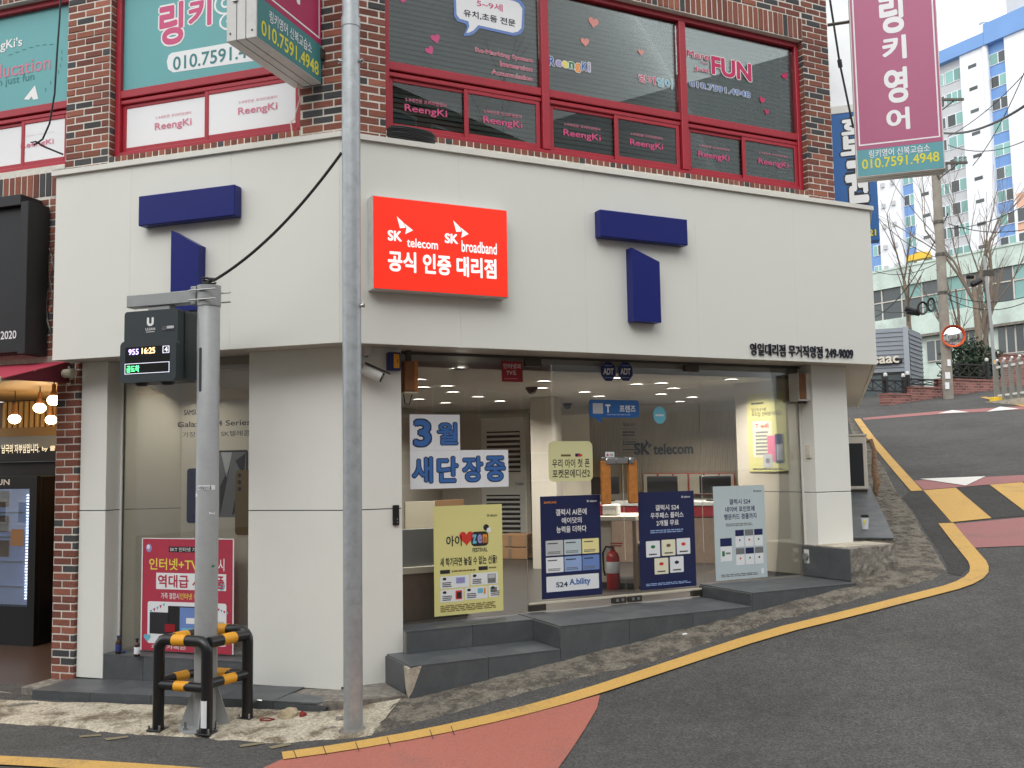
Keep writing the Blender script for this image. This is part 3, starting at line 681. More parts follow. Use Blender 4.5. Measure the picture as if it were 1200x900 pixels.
# --- windows of the upper floor
YW = .40
def bar(mb, x0, x1, z0, z1, y0=YW - .03, y1=YW + .05, b=.006): mb.box(x0, x1, y0, y1, z0, z1, b)
def big_window(fr, xs, z0, z1, ztr, name_label, panes_teal=False):
    """xs: bay edges; fixed light above the transom, two sliding sashes below"""
    root = None; mb = MB(); x0, x1 = xs[0], xs[-1]
    bar(mb, x0, x0 + .055, z0, z1); bar(mb, x1 - .055, x1, z0, z1); bar(mb, x0 + .055, x1 - .055, z0, z0 + .05); bar(mb, x0 + .055, x1 - .055, z1 - .06, z1)
    for x in xs[1:-1]: bar(mb, x - .04, x + .04, z0 + .05, z1 - .06, YW - .036)
    for a, b in zip(xs, xs[1:]):
        bar(mb, a + .041, b - .041, ztr - .075, ztr, YW - .022, YW + .045); bar(mb, a + .041, b - .041, ztr - .13, ztr - .09, YW - .012, YW + .045)
    win = obj('window', mb, 'frame_red', bld, fr.M); win['label'] = name_label
    for a, b in zip(xs, xs[1:]):
        obj('pane', MB().box(a + .041, b - .041, YW + .015, YW + .021, ztr, z1 - .06), 'teal' if panes_teal else 'glass_up', win, fr.M)
        m = (a + b) / 2
        for (p, q, yy) in ((a + .055, m + .03, YW + .012), (m - .03, b - .055, YW - .008)):
            s = MB(); zz0, zz1 = z0 + .05, ztr - .13
            s.box(p, p + .042, yy, yy + .022, zz0, zz1, .004); s.box(q - .042, q, yy, yy + .022, zz0, zz1, .004)
            s.box(p + .042, q - .042, yy, yy + .022, zz0, zz0 + .05, .004); s.box(p + .042, q - .042, yy, yy + .022, zz1 - .035, zz1, .004)
            obj('sash', s, 'frame_red', win, fr.M)
            obj('pane', MB().box(p + .042, q - .042, yy + .008, yy + .013, zz0 + .05, zz1 - .035), 'vinyl_white' if panes_teal else 'glass_up', win, fr.M)
    return win
xr = [.49, 2.076, 3.662, 5.208]
winR = big_window(FR, xr, 4.75, 6.40, 5.385, 'three bay maroon window with dark glass and pink vinyl lettering')
winL = big_window(FL, [-2.53, -.552], 4.75, 6.40, 5.385, 'maroon window covered in teal vinyl with pink Korean lettering', True)
winL1 = big_window(FL, [-4.2, -3.03], 4.75, 6.40, 5.385, 'maroon window at the left edge covered in teal vinyl', True)
# rooms behind: blinds and a dark box
sl = MB()
z = 4.8
while z < 6.36:
    sl.add([(.5, YW + .10, z), (5.2, YW + .10, z), (5.2, YW + .116, z + .040), (.5, YW + .116, z + .040)], [(0, 1, 2, 3)]); z += .046
tag(obj('venetian_blind', sl, 'blind', bld, FR.M), kind='stuff')
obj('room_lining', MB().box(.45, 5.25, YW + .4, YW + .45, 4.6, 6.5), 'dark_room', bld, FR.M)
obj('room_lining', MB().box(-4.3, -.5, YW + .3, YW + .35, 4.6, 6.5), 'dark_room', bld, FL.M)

def vinyl(win, fr, items, y):
    """flat vinyl pieces on a window, each its own part: ('t', material, string, TLx,TLy,BRx,BRy, weight[, outline material, outline weight]) in photo px"""
    for it in items:
        k, m = it[0], it[1]
        if k == 't':
            s, a, b, c, d, bo = it[2:8]; x0, z1 = fr.hit(a, b, y); x1, z0 = fr.hit(c, d, y)
            if len(it) > 8: obj('lettering_outline', text_mb(MB(), s, x0, x1, z0, z1, y - .0010, it[9], bo), it[8], win, fr.M)
            obj('lettering', text_mb(MB(), s, x0, x1, z0, z1, y - .0022, bo), m, win, fr.M)
        elif k == 'h':
            cx, cz = fr.hit(it[2], it[3], y); P = heart(cx, cz, it[4], rot=it[5] if len(it) > 5 else 0)[::-1]
            obj('heart_decal', MB().add([(x, y - .001, z_) for x, z_ in P], [tuple(range(len(P)))]), m, win, fr.M)
        elif k == 'p':
            P = [fr.hit(a, b, y) for a, b in it[2]]; l = it[3] if len(it) > 3 else 0
            ar = sum(P[i][0] * P[(i + 1) % len(P)][1] - P[(i + 1) % len(P)][0] * P[i][1] for i in range(len(P)))
            if ar < 0: P = P[::-1]
            obj('vinyl_shape', MB().add([(x, y - .0006 - .0006 * l, z_) for x, z_ in P], [tuple(range(len(P)))]), m, win, fr.M)
YG = YW + .014
for k_, (x0, y0, x1, y1) in enumerate(((474, 121.5, 524, 140), (566, 135.5, 612, 153), (660, 151, 704, 167.5), (738, 162.5, 777, 178), (818, 176.5, 855, 191), (888.5, 185, 924, 199))):
    vinyl(winR, FR, [('t', 'pink', 'ReengKi', x0, y0, x1, y1, .02), ('t', 'pink_soft', '5-9세전문 프리미엄영어', x0 + (x1 - x0) * .02, y0 - 7.6, x1 - (x1 - x0) * .02, y1 - 13.6, .01)], YW + (.0185 if k_ % 2 == 0 else -.0015))
up = [('t', 'p_blue', 'R', 642.5, 65.5, 650, 77.5, .04, 'white', .11), ('t', 'p_purple', 'e', 651.5, 70, 658, 78.5, .05, 'white', .12), ('t', 'p_yellow', 'e', 659, 71, 665.5, 80, .05, 'white', .12), ('t', 'p_green', 'n', 666.5, 72, 673, 81.5, .05, 'white', .12), ('t', 'p_orange', 'g', 674, 73.5, 680.5, 85.5, .05, 'white', .12), ('t', 'p_blue', 'K', 681.5, 72.5, 688, 83.5, .04, 'white', .11), ('t', 'p_purple', 'i', 689, 73, 691.8, 84.5, .04, 'white', .11),
      ('t', 'mag', '링키', 748.5, 86.5, 767.5, 99.5, .02, 'white', .08), ('t', 'p_cyan', '영어', 769.5, 90.5, 788, 104.5, .02, 'white', .08),
      ('h', 'coral', 695.5, 26, .062, -.1), ('h', 'coral', 685.5, 49, .052, .1), ('h', 'coral', 751, 61, .036),
      ('t', 'mag', 'More', 804.5, 58, 831, 71.5, .03, 'white', .08), ('t', 'mag', 'Than', 820, 72, 830, 76, .02), ('t', 'mag', 'Just', 814, 77, 831, 87, .03, 'white', .08), ('t', 'mag', 'FUN', 833, 65, 881, 96.5, .05, 'white', .09),
      ('t', 'p_blue', '010.7591.4948', 808, 94, 879, 115, .02, 'white', .08),
      ('h', 'mag', 919.5, 89, .045, .5), ('h', 'mag', 893, 117, .042, -.3), ('h', 'mag', 898.5, 131, .034, -.3),
      ('h', 'pink', 510.5, 45, .05, .3), ('h', 'pink', 503.5, 59, .045, .6), ('h', 'pink', 472, -2, .05, 0),
      ('t', 'mag', 'Re-Marking System', 557, 55.5, 624, 75, .012, 'white', .05), ('t', 'mag', 'Immersion', 586, 71.5, 624, 84.5, .012, 'white', .05), ('t', 'mag', 'Accumulation', 576, 81, 624, 95.5, .012, 'white', .05)]
bub = [(531, -14), (603, -2), (611, 1), (615, 8), (614, 34), (610, 40), (602, 42), (562, 33), (556, 39), (550, 42), (543, 42), (547, 33), (546, 28), (536, 25), (532, 19)]
bub2 = [(534, -10), (602, 1), (608, 4), (612, 10), (611, 33), (607, 37), (601, 38.5), (560.5, 29.5), (554.5, 36), (548.5, 38.6), (546.5, 38.6), (550, 31), (549, 25), (538.5, 22), (535, 17)]
up += [('p', 'p_mblue', bub, 0), ('p', 'vinyl_white', bub2, 1), ('t', 'pink', '5~9세', 558.5, -1, 589, 14, .02), ('t', 'ink', '유치,초등 전문', 543, 10.5, 604, 32, .03)]
vinyl(winR, FR, up, YG)
YT = YW + .014
vinyl(winL, FL, [('t', 'pink', '링', 187, 6, 215, 50, .045, 'white', .10), ('t', 'pink', '키', 221, 0, 248, 29, .045, 'white', .11), ('t', 'teal', '영', 253, -8, 290, 30, .03, 'white', .09),
                 ('p', 'vinyl_white', [(201, 62), (275, 49), (330, 40), (334, 44), (334, 62), (330, 67), (275, 74.5), (203, 85), (197, 81), (195.5, 72), (197.5, 65)], 0), ('t', 'sign_teal_dark', '010.7591.4948', 203, 67, 320, 62.5, .02)], YT)
for k, (x0, y0, x1, y1) in enumerate(((181.5, 144.5, 224.5, 149), (279, 126.5, 325, 130.5))):
    vinyl(winL, FL, [('t', 'pink_soft', 'ReengKi', x0, y0, x1, y1, .02), ('t', 'pink_soft', '5-9세전문 프리미엄영어', x0 + 1, y0 - 8, x1 - .5, y1 - 15.5, .0)], YW + (.0185 if k == 0 else -.0015))
vinyl(winL1, FL, [('t', 'pink_soft', 'ReengKi', 24.5, 168, 63, 170, .02), ('t', 'pink_soft', '5-9세전문 프리미엄영어', 26, 160, 63, 155, .0)], YW - .0015)
vinyl(winL1, FL, [('t', 'white', "ReengKi's", -26, 53, 26, 57, .02), ('t', 'pink_soft', 'Education', -14, 78, 59, 81, .0), ('t', 'sign_teal_dark', 'More than just fun', -44, 100, 40, 96, .0),
                  ('p', 'white', [(28, 116.5), (41, 100), (45, 116), (39, 117), (37, 113), (34, 117)], 1)]
      + [('p', 'sign_teal_dark', [(x, y), (x + 4.5, y - .6), (x + 4.5, y + .2), (x, y + .8)], 1) for x, y in ((10, 64), (18, 61), (26, 58), (34, 55.5), (42, 53.5), (50, 52.3), (58, 52))]
      + [('p', 'sign_teal_dark', [(x, y), (x + .9, y), (x + .9, y + 4), (x, y + 4)], 1) for x, y in ((72, 59), (72, 67), (70.5, 75), (68, 82), (64, 89), (59, 95), (53, 103))], YT)

# ================================================================== SHOP FRONT
shop = thing('shop_front', 'white panelled phone shop front with deep fascia and glass doors', 'shop front', I4, (C0.x, C0.y, 0))
XF = 5.755                       # right end of the fascia
def fpanel(fr, x0, x1, y0=0.0):  # one fascia panel, 4 mm gap to its neighbours
    return obj('fascia_panel', MB().box(x0 + .0004, x1 - .0004, y0, y0 + .03, ZB, ZT, .0006), 'clad', shop, fr.M)
for a, b in ((-2.83, -2.02), (-2.02, -1.02), (-1.02, -.013)): fpanel(FL, a, b)
for a, b in ((.013, 1.02), (1.02, 2.24), (2.24, 3.46), (3.46, 4.68), (4.68, XF)): fpanel(FR, a, b)
# corner bead, side return along the side street and the left return
obj('corner_bead', MB().prismz([FL.w(-.012, 0, 0), FL.w(-.012, .03, 0), FR.w(.012, .03, 0), FR.w(.012, 0, 0)], ZB, ZT), 'clad', shop)
pf = FR.w(XF, 0, 0); FSX = Frame(pf, US)
obj('fascia_panel', MB().box(.012, 9, 0, .03, ZB, ZT), 'clad', shop, FSX.M)
obj('fascia_panel', MB().box(-2.83, -2.80, .032, YB, ZB, ZT), 'clad', shop, FL.M)
# soffit (underside of the overhang) and the solid behind the fascia
obj('soffit', MB().prismz([FL.w(-2.80, .031, 0), FL.w(-.02, .031, 0), FR.w(.02, .031, 0), FR.w(XF - .02, .031, 0), FSX.w(9, .031, 0), FSX.w(9, .6, 0), FR.w(5.3, .9, 0), FR.w(.3, .9, 0), FL.w(-.3, .9, 0), FL.w(-2.80, .9, 0)], ZB + .012, ZB + .03), 'soffit', shop)
for fr, a, b in ((FL, -2.858, 0), (FR, 0, XF + .03)):
    cp = MB()
    ex = .035 * k225
    def cap(y0, y1, z0, z1):
        if fr is FL: P = [fr.w(a, y0, 0), fr.w(-y0 * k225, y0, 0), fr.w(-y1 * k225, y1, 0), fr.w(a, y1, 0)]
        else: P = [fr.w(y0 * k225, y0, 0), fr.w(b, y0, 0), fr.w(b, y1, 0), fr.w(y1 * k225, y1, 0)]
        cp.prismz(P, z0, z1)
    cap(-.028, .31, ZT + .002, ZT + .045)
    obj('coping', cp, 'coping', shop)
obj('coping', MB().box(.03, 9, -.028, .5, ZT + .002, ZT + .043), 'coping', shop, FSX.M)
# coping joints: narrow flashing laps
for fr, xs_ in ((FL, (-1.42,)), (FR, (.95, 2.2, 3.45, 4.6))):
    for x in xs_: obj('flashing_lap', MB().box(x - .03, x + .03, -.0305, .28, ZT + .0015, ZT + .0475), 'coping', shop, fr.M)
# --- pillars (cladding boxes with a shadow joint at 1.55 m)
YP = .33; GJ = 1.55
def pillar(fr, x0, x1, zb, y1=.52):
    mbs = MB().box(x0, x1, YP, y1, zb, GJ - .004, .003); obj('pillar_panel', mbs, 'clad_pillar', shop, fr.M)
    obj('pillar_panel', MB().box(x0, x1, YP, y1, GJ + .004, ZB + .011, .003), 'clad_pillar', shop, fr.M)
    obj('pillar_core', MB().box(x0 + .006, x1 - .006, YP + .006, y1, GJ - .004, GJ + .004), 'ink', shop, fr.M)
pillar(FL, -2.808, -2.522, .095); pillar(FR, 5.158, 5.645, .86)
# corner pillar: two faces
Pc = [FL.w(-1.052, YP, 0), FL.w(-YP * k225, YP, 0), FR.w(.612, YP, 0), FR.w(.612, .56, 0), FR.w(.35, .75, 0), FL.w(-.35, .75, 0), FL.w(-1.052, .56, 0)]
cen = sum(Pc, Vector()) / len(Pc)
obj('pillar_panel', MB().prismz(Pc, .13, GJ - .004), 'clad_pillar', shop); obj('pillar_panel', MB().prismz(Pc, GJ + .004, ZB + .011), 'clad_pillar', shop)
obj('pillar_core', MB().prismz([cen + (p - cen) * .985 for p in Pc], GJ - .004, GJ + .004), 'ink', shop)
# skirting splash at the pillar foot
# --- glazing
YGL = .52
xd = [.612, 1.80, 2.83, 3.86, 5.158]   # fixed light, door, door, fixed light
XD = [FR.hit(617.5, 600, YGL)[0], FR.hit(732, 600, YGL)[0], FR.hit(824, 600, YGL)[0]]
xa, xb, xc = XD
ZG0, ZG1 = .575, 2.84
def pane(fr, x0, x1, z0, z1, name='glass_pane', parent=shop): return obj(name, MB().box(x0, x1, YGL, YGL + .010, z0, z1), 'glass_shop', parent, fr.M)
pane(FR, .613, xa - .004, ZG0, ZB + .008); pane(FR, xc + .004, 5.157, .70, ZB + .008)
for k, (a, b) in enumerate(((xa + .002, xb - .003), (xb + .003, xc - .002))):
    dr = obj('door', MB().box(a, b, YGL + .001, YGL + .011, ZG0 + .075, ZB - .06), 'glass_shop', shop, FR.M)
    dr['label'] = ('left', 'right')[k] + ' frameless glass door with wooden pull bar'
    # bottom edge strip, patch fittings at the corners
    obj('bottom_strip', MB().box(a, b, YGL - .004, YGL + .016, ZG0 + .055, ZG0 + .078, .003), 'beige_panel', dr, FR.M)
    hx = (a, a + .17) if k == 0 else (b - .17, b)
    obj('patch_fitting', MB().box(hx[0], hx[1], YGL - .016, YGL + .028, ZG0 + .004, ZG0 + .062, .004), 'steel_dark', dr, FR.M)
    obj('patch_fitting', MB().box(hx[0], hx[1], YGL - .016, YGL + .028, ZB - .082, ZB - .012, .004), 'steel_dark', dr, FR.M)
    lx = (b - .16, b - .01) if k == 0 else (a + .01, a + .16)
    lk = obj('floor_lock', MB().box(lx[0], lx[1], YGL - .016, YGL + .028, ZG0 + .004, ZG0 + .062, .004), 'steel_dark', dr, FR.M)
    for q in (.045, .105): obj('lock_plate', MB().tube([(lx[0] + q, YGL - .017, ZG0 + .034), (lx[0] + q, YGL - .021, ZG0 + .034)], .016, 10), 'steel', dr, FR.M)
    # wooden pull bar on two stand-offs
    cx = FR.hit(709.5 if k == 0 else 741, 565, YGL - .06)[0]
    z1 = FR.hit(709, 540, YGL - .06)[1]; z0 = FR.hit(709, 591, YGL - .06)[1]
    hd = obj('pull_bar', MB().box(cx - .05, cx + .05, YGL - .085, YGL - .045, z0, z1, .008), 'wood_orange', dr, FR.M)
    for zz in (z0 + .05, z1 - .05): obj('stand_off', MB().tube([(cx, YGL - .05, zz), (cx, YGL, zz)], .014, 8), 'steel', dr, FR.M)
    e0, e1 = (cx - .01, xb - .004) if k == 0 else (xb + .004, cx + .01)
    obj('lock_box', MB().box(e0, e1, YGL - .10, YGL - .002, z1 - .035, z1 + .035, .010).tube([((e0 + e1) / 2, YGL - .10, z1), ((e0 + e1) / 2, YGL - .108, z1)], .02, 12), 'steel', dr, FR.M)
# left display window
pane(FL, -2.521, -1.053, .315, ZB + .008)
for x in (-2.515,): obj('jamb_trim', MB().box(x - .006, x + .014, YGL - .012, YGL - .001, .31, ZB + .008), 'in_white', shop, FL.M)
obj('jamb_trim', MB().box(5.138, 5.157, YGL - .012, YGL - .001, .70, ZB + .008), 'in_white', shop, FR.M)
obj('head_track', MB().box(.613, 5.157, YGL - .02, YGL - .001, ZB - .012, ZB + .010), 'steel_dark', shop, FR.M)
# brown header seen inside the soffit of the display window
obj('header_rail', MB().box(-2.5, -1.06, YGL + .012, YGL + .10, ZB - .10, ZB + .010), 'beige_panel', shop, FL.M)

# --- T emblems on the fascia
def emblem(fr, q_bar, q_stem, label, bevel_right):
    (x0, x1, z0, z1) = q_bar; t = thing('letter_sign', label, 'sign', fr.M, ((x0 + x1) / 2, 0, q_stem[2]))
    obj('crossbar', MB().box(x0, x1, -.10, -.004, z0, z1, .006), 'blue_T', t, fr.M)
    sx0, sx1, sz0, sz1, cut = q_stem
    obj('stem', MB().prism([(sx0, sz0), (sx1, sz0), (sx1, sz1 - cut), (sx0, sz1)], -.10, -.004), 'blue_T', t, fr.M)
    m = MB()
    for x in (x0 + .1, x1 - .1): m.box(x, x + .03, -.004, .0, (z0 + z1) / 2 - .02, (z0 + z1) / 2 + .02)
    obj('mounting_stud', m, 'steel_dark', t, fr.M)
    return t
h = lambda fr, a, b: fr.hit(a, b, -.10)
def span(fr, *pts): return [fr.hit(a, b, -.10) for a, b in pts]
P = span(FL, (162, 228), (275, 218), (162, 264), (275, 253)); Q = span(FL, (200, 270), (232, 287), (200, 365), (232, 362))
emblem(FL, ((P[0][0] + P[2][0]) / 2, (P[1][0] + P[3][0]) / 2, (P[2][1] + P[3][1]) / 2, (P[0][1] + P[1][1]) / 2), ((Q[0][0] + Q[2][0]) / 2, (Q[1][0] + Q[3][0]) / 2, (Q[2][1] + Q[3][1]) / 2, Q[0][1], Q[0][1] - Q[1][1]), 'blue T emblem on the white fascia above the bus arrival display', 1)
P = span(FR, (703.5, 246), (806, 256.5), (703.5, 277), (806, 287.5)); Q = span(FR, (741, 290), (774, 307), (742, 376), (774, 378))
emblem(FR, ((P[0][0] + P[2][0]) / 2, (P[1][0] + P[3][0]) / 2, (P[2][1] + P[3][1]) / 2, (P[0][1] + P[1][1]) / 2), ((Q[0][0] + Q[2][0]) / 2, (Q[1][0] + Q[3][0]) / 2, (Q[2][1] + Q[3][1]) / 2, Q[0][1], Q[0][1] - Q[1][1]), 'blue T emblem on the white fascia above the glass doors', 1)

# --- red lit sign
s = Sheet.px(FR, [(436, 228), (594.5, 246), (437, 339.5), (596.5, 348.5)], -.12)
t = thing('lightbox_sign', 'lit red lightbox sign with white Korean lettering on the fascia', 'sign', FR.M, ((s.x0 + s.x1) / 2, 0, s.z0))
obj('housing', MB().box(s.x0, s.x1, -.116, -.002, s.z0, s.z1, .004), 'sign_case', t, FR.M)
obj('face', MB().box(s.x0 + .008, s.x1 - .008, -.121, -.1165, s.z0 + .008, s.z1 - .008, .002), 'sign_red_lit', t, FR.M)
s.y = -.1225
W = 'sign_white_lit'
s.text(W, 'SK', .105, .36, .205, .475, .05).text(W, 'telecom', .24, .425, .465, .525, .025)
s.text(W, 'SK', .515, .335, .615, .445, .05).text(W, 'broadband', .64, .395, .91, .525, .025)
for u, v in ((.17, .205), (.58, .185)):   # the winged mark
    s.poly(W, [(u, v), (u + .022, v + .125), (u + .062, v + .115), (u + .045, v + .06)]); s.poly(W, [(u + .050, v + .066), (u + .068, v + .118), (u + .058, v + .185), (u + .115, v + .135)])
s.text(W, '공식 인증 대리점', .105, .575, .905, .80, .045); s.done(t, 'lettering')
m = MB(); x0, z1 = FR.hit(880, 404.5, -.02); x1, z0 = FR.hit(1001, 421, -.02)
text_mb(m, '영일대리점 무거직영점 249-9009', x0, x1, z0, z0 + .118, -.014, .012, None, .012)
obj('fascia_lettering', m, 'lettering_navy', None, FR.M, 'small dark raised lettering with phone number at the right of the fascia', 'lettering')

# ================================================================== STEPS AND PLINTH (grey tiles with joints)
def tiles_on(root, fr, x0, x1, y0, y1, z0, z1, tl, front=True, top=True, left=False, slope=None, ends=()):
    """body of grout + tiles on top and front; slope(x)-> lower edge of front"""
    n = max(1, round((x1 - x0) / tl)); st = (x1 - x0) / n; g = .0018
    for i in range(n):
        a, b = x0 + i * st + g, x0 + (i + 1) * st - g
        if top: obj('tile', MB().box(a, b, y0, y1, z1 - .012, z1, .0015), 'tile', root, fr.M)
        if front:
            zl = lambda x: slope(x) if slope else z0
            obj('tile', MB().prism([(a, zl(a)), (b, zl(b)), (b, z1 - .0135), (a, z1 - .0135)], y0 + .001, y0 + .013), 'tile', root, fr.M)
    if left: obj('tile', MB().box(x0 - .0115, x0 - .0005, y0 + .014, y1, z0, z1 - .0135, .001), 'tile', root, fr.M)
def body(root, fr, x0, x1, y0, y1, z0, z1): obj('step_core', MB().box(x0 + .001, x1 - .001, y0 + .012, y1, z0, z1 - .011), 'grout', root, fr.M)
gz = lambda fr, x, y: ground(*fr.w(x, y, 0)[:2])
YS = -.22
def slopeR(y): return lambda x: gz(FR, x, y) - .05
stp = thing('entrance_steps', 'dark grey tiled steps stepping up along the glass front', 'steps', FR.M, (2.8, YS, gz(FR, 2.8, YS)))
body(stp, FR, .47, 1.78, YS, .335, -.1, .38); tiles_on(stp, FR, .47, 1.78, YS, .335, 0, .38, .66, slope=slopeR(YS))
obj('tile', MB().box(.4585, .4695, YS + .10, .335, .06, .366, .001), 'tile', stp, FR.M)
body(stp, FR, .613, 1.78, .26, .56, .2, .56); tiles_on(stp, FR, .613, 1.78, .24, .56, .382, .56, .6)
body(stp, FR, 1.782, 3.80, YS, .56, -.1, .565); tiles_on(stp, FR, 1.782, 3.80, YS, .56, 0, .565, .68, slope=slopeR(YS))
obj('tile', MB().box(1.771, 1.7815, YS + .014, .238, .382, .5515, .001), 'tile', stp, FR.M)
body(stp, FR, 3.802, 5.10, YS, .56, .0, .685); tiles_on(stp, FR, 3.802, 5.10, YS, .56, 0, .685, .66, slope=lambda x: min(.66, gz(FR, x, YS) - .02))
obj('tile', MB().box(3.7905, 3.8015, YS + .014, .56, .567, .6715, .001), 'tile', stp, FR.M)
# chipped corner of the lowest step: rough mortar wedge
ch = MB().add([(.452, YS - .003, .36), (.56, YS - .004, .372), (.452, YS + .10, .366), (.4525, YS - .002, .14), (.49, YS - .004, .20), (.452, YS + .06, .20)], [(0, 3, 4, 1), (0, 2, 5, 3), (0, 1, 2)])
obj('mortar_chip', ch, 'concrete_pale', stp, FR.M)
# end block: tiled left face, broken concrete front
blk = thing('concrete_block', 'broken concrete plinth block at the right end of the steps', 'block', FR.M, (5.5, .1, gz(FR, 5.5, 0)))
from mathutils import noise as _n
def rough_block(x0, x1, y0, y1, z0, z1, amp, fr_mat):
    mbq = MB(); N = 14; Kz = 8
    grid = []
    for j in range(Kz + 1):
        for i in range(N + 1):
            x = x0 + (x1 - x0) * i / N; z = z0 + (z1 - z0) * j / Kz; yy = y0 + (x - x0) * .12
            yy += amp * (_n.noise(Vector((x * 7, 1, z * 8))) + .6 * _n.noise(Vector((x * 19, 2, z * 21)))) + amp
            if j == Kz: yy += .006
            mbq.v.append((x, yy, z + (0.012 * _n.noise(Vector((x * 9, 5, 0))) if j == Kz else 0)))
    for j in range(Kz):
        for i in range(N): a = j * (N + 1) + i; mbq.f.append((a, a + 1, a + N + 2, a + N + 1))
    # top, back to y1
    base = len(mbq.v)
    for i in range(N + 1):
        x = x0 + (x1 - x0) * i / N; mbq.v.append((x, y1, z1))
    for i in range(N): a = Kz * (N + 1) + i; mbq.f.append((a, a + 1, base + i + 1, base + i))
    # right side
    r0 = len(mbq.v)
    for j in range(Kz + 1): mbq.v.append((x1, y1, z0 + (z1 - z0) * j / Kz))
    for j in range(Kz): a = j * (N + 1) + N; mbq.f.append((a, r0 + j, r0 + j + 1, a + N + 1))
    l0 = len(mbq.v)
    for j in range(Kz + 1): mbq.v.append((x0, y1, z0 + (z1 - z0) * j / Kz))
    for j in range(Kz): a = j * (N + 1); mbq.f.append((l0 + j, a, a + N + 1, l0 + j + 1))
    return mbq
obj('core', rough_block(5.118, 5.86, -.155, .52, .55, 1.005, .022, 'concrete'), 'concrete', blk, FR.M)
obj('tile', MB().box(5.102, 5.117, -.14, .52, .69, 1.0, .002), 'tile', blk, FR.M)
obj('mortar_bed', MB().box(5.13, 5.84, .0, .34, 1.0, 1.016, .004), 'concrete_pale', blk, FR.M)
# ledge along the side street
led = thing('side_ledge', 'grey tiled ledge running up the side street behind the corner pillar', 'ledge', I4, (C0 + US * 5 + NS * 4))
lz = lambda t_: 1.02 + (t_ - 4.8) * .134
lw = lambda t_: 4.19 - .035 * (t_ - 4.8)
for i in range(7):
    t0, t1 = 4.80 + i * .62, 4.80 + (i + 1) * .62 - .004
    V = [FS.w(3.72, t0, lz(t0)), FS.w(lw(t0), t0, lz(t0)), FS.w(lw(t1), t1, lz(t1)), FS.w(3.72, t1, lz(t1))]
    q = MB().add([tuple(v) for v in V] + [(v.x, v.y, v.z - .014) for v in V], [(0, 1, 2, 3), (7, 6, 5, 4), (0, 4, 5, 1), (1, 5, 6, 2), (2, 6, 7, 3), (3, 7, 4, 0)]); obj('tile', q, 'tile', led)
q = MB(); V = [FS.w(3.72, 4.82, 0), FS.w(lw(4.8) - .015, 4.82, 0), FS.w(lw(9.1) - .015, 9.1, 0), FS.w(3.72, 9.1, 0)]
zt = [lz(4.8) - .015] * 2 + [lz(9.1) - .015] * 2; q.add([(v.x, v.y, .5) for v in V] + [(v.x, v.y, z_) for v, z_ in zip(V, zt)], [(0, 3, 2, 1), (4, 5, 6, 7), (0, 1, 5, 4), (1, 2, 6, 5), (2, 3, 7, 6), (3, 0, 4, 7)]); obj('core', q, 'concrete', led)

# left plinth and window step
pl = thing('tiled_plinth', 'dark grey tiled plinth under the left display window, broken at the corner', 'plinth', FL.M, (-1.4, -.13, 0))
yp0 = -.13
zpl = lambda x: .145 + .022 * x          # top falls gently to the left
xs_ = [-2.84, -2.24, -1.64, -1.04, -.52]
for a, b in zip(xs_, xs_[1:]):
    g = .0018
    for kind in (0, 1):
        if kind == 0: q = MB().add([(a + g, yp0, zpl(a)), (b - g, yp0, zpl(b)), (b - g, .345, zpl(b) + .002), (a + g, .345, zpl(a) + .002)] + [(a + g, yp0, zpl(a) - .012), (b - g, yp0, zpl(b) - .012), (b - g, .345, zpl(b) - .012), (a + g, .345, zpl(a) - .012)], [(0, 1, 2, 3), (7, 6, 5, 4), (0, 4, 5, 1), (1, 5, 6, 2), (2, 6, 7, 3), (3, 7, 4, 0)])
        else: q = MB().prism([(a + g, -.1), (b - g, -.1), (b - g, zpl(b) - .0135), (a + g, zpl(a) - .0135)], yp0 + .001, yp0 + .012)
        obj('tile', q, 'tile', pl, FL.M)
obj('tile', MB().box(-2.851, -2.8405, yp0 + .014, .345, -.1, zpl(-2.84) - .014, .001), 'tile', pl, FL.M)
q = MB().add([(-2.838, yp0 + .012, -.15), (-.1, yp0 + .012, -.15), (-.14, .5, -.15), (-2.838, .5, -.15), (-2.838, yp0 + .012, zpl(-2.84) - .012), (-.1, yp0 + .012, zpl(-.1) - .012), (-.14, .5, zpl(-.1) - .012), (-2.838, .5, zpl(-2.84) - .012)], [(0, 3, 2, 1), (4, 5, 6, 7), (0, 1, 5, 4), (1, 2, 6, 5), (2, 3, 7, 6), (3, 0, 4, 7)])
obj('core', q, 'concrete', pl, FL.M)
obj('tile', MB().add([(-.518, yp0, .134), (-.15, yp0, .140), (-.05, yp0 + .10, .139), (-.30, yp0 + .22, .137), (-.50, yp0 + .24, .135), (-.518, yp0, .122), (-.15, yp0, .126), (-.05, yp0 + .10, .126), (-.30, yp0 + .22, .124), (-.50, yp0 + .24, .123)], [(0, 1, 2, 3, 4), (9, 8, 7, 6, 5), (0, 5, 6, 1), (1, 6, 7, 2), (2, 7, 8, 3), (3, 8, 9, 4), (4, 9, 5, 0)]), 'tile', pl, FL.M)
obj('tile', MB().prism([(-.516, -.1), (-.06, -.1), (-.03, .03), (-.08, .08), (-.05, .12), (-.516, .121)], yp0 + .001, yp0 + .012), 'tile', pl, FL.M)
# bare concrete slab round the corner to the first step
V = [FL.w(-.10, yp0 + .012, 0), FR.w(.03, -.13, 0), FR.w(.452, -.16, 0), FR.w(.452, .36, 0), FR.w(.10, .36, 0), FL.w(-.12, .4, 0)]
obj('slab', MB().prismz(V, -.1, .155), 'concrete', pl)
# second step in the display bay
body(pl, FL, -2.52, -1.054, .335, .60, .1, .308); 
for a, b in ((-2.52, -2.1), (-2.1, -1.5), (-1.5, -1.054)):
    obj('tile', MB().box(a + .002, b - .002, .332, .60, .297, .309, .001), 'tile', pl, FL.M); obj('tile', MB().box(a + .002, b - .002, .334, .345, zpl(a) + .003, .2955, .001), 'tile', pl, FL.M)

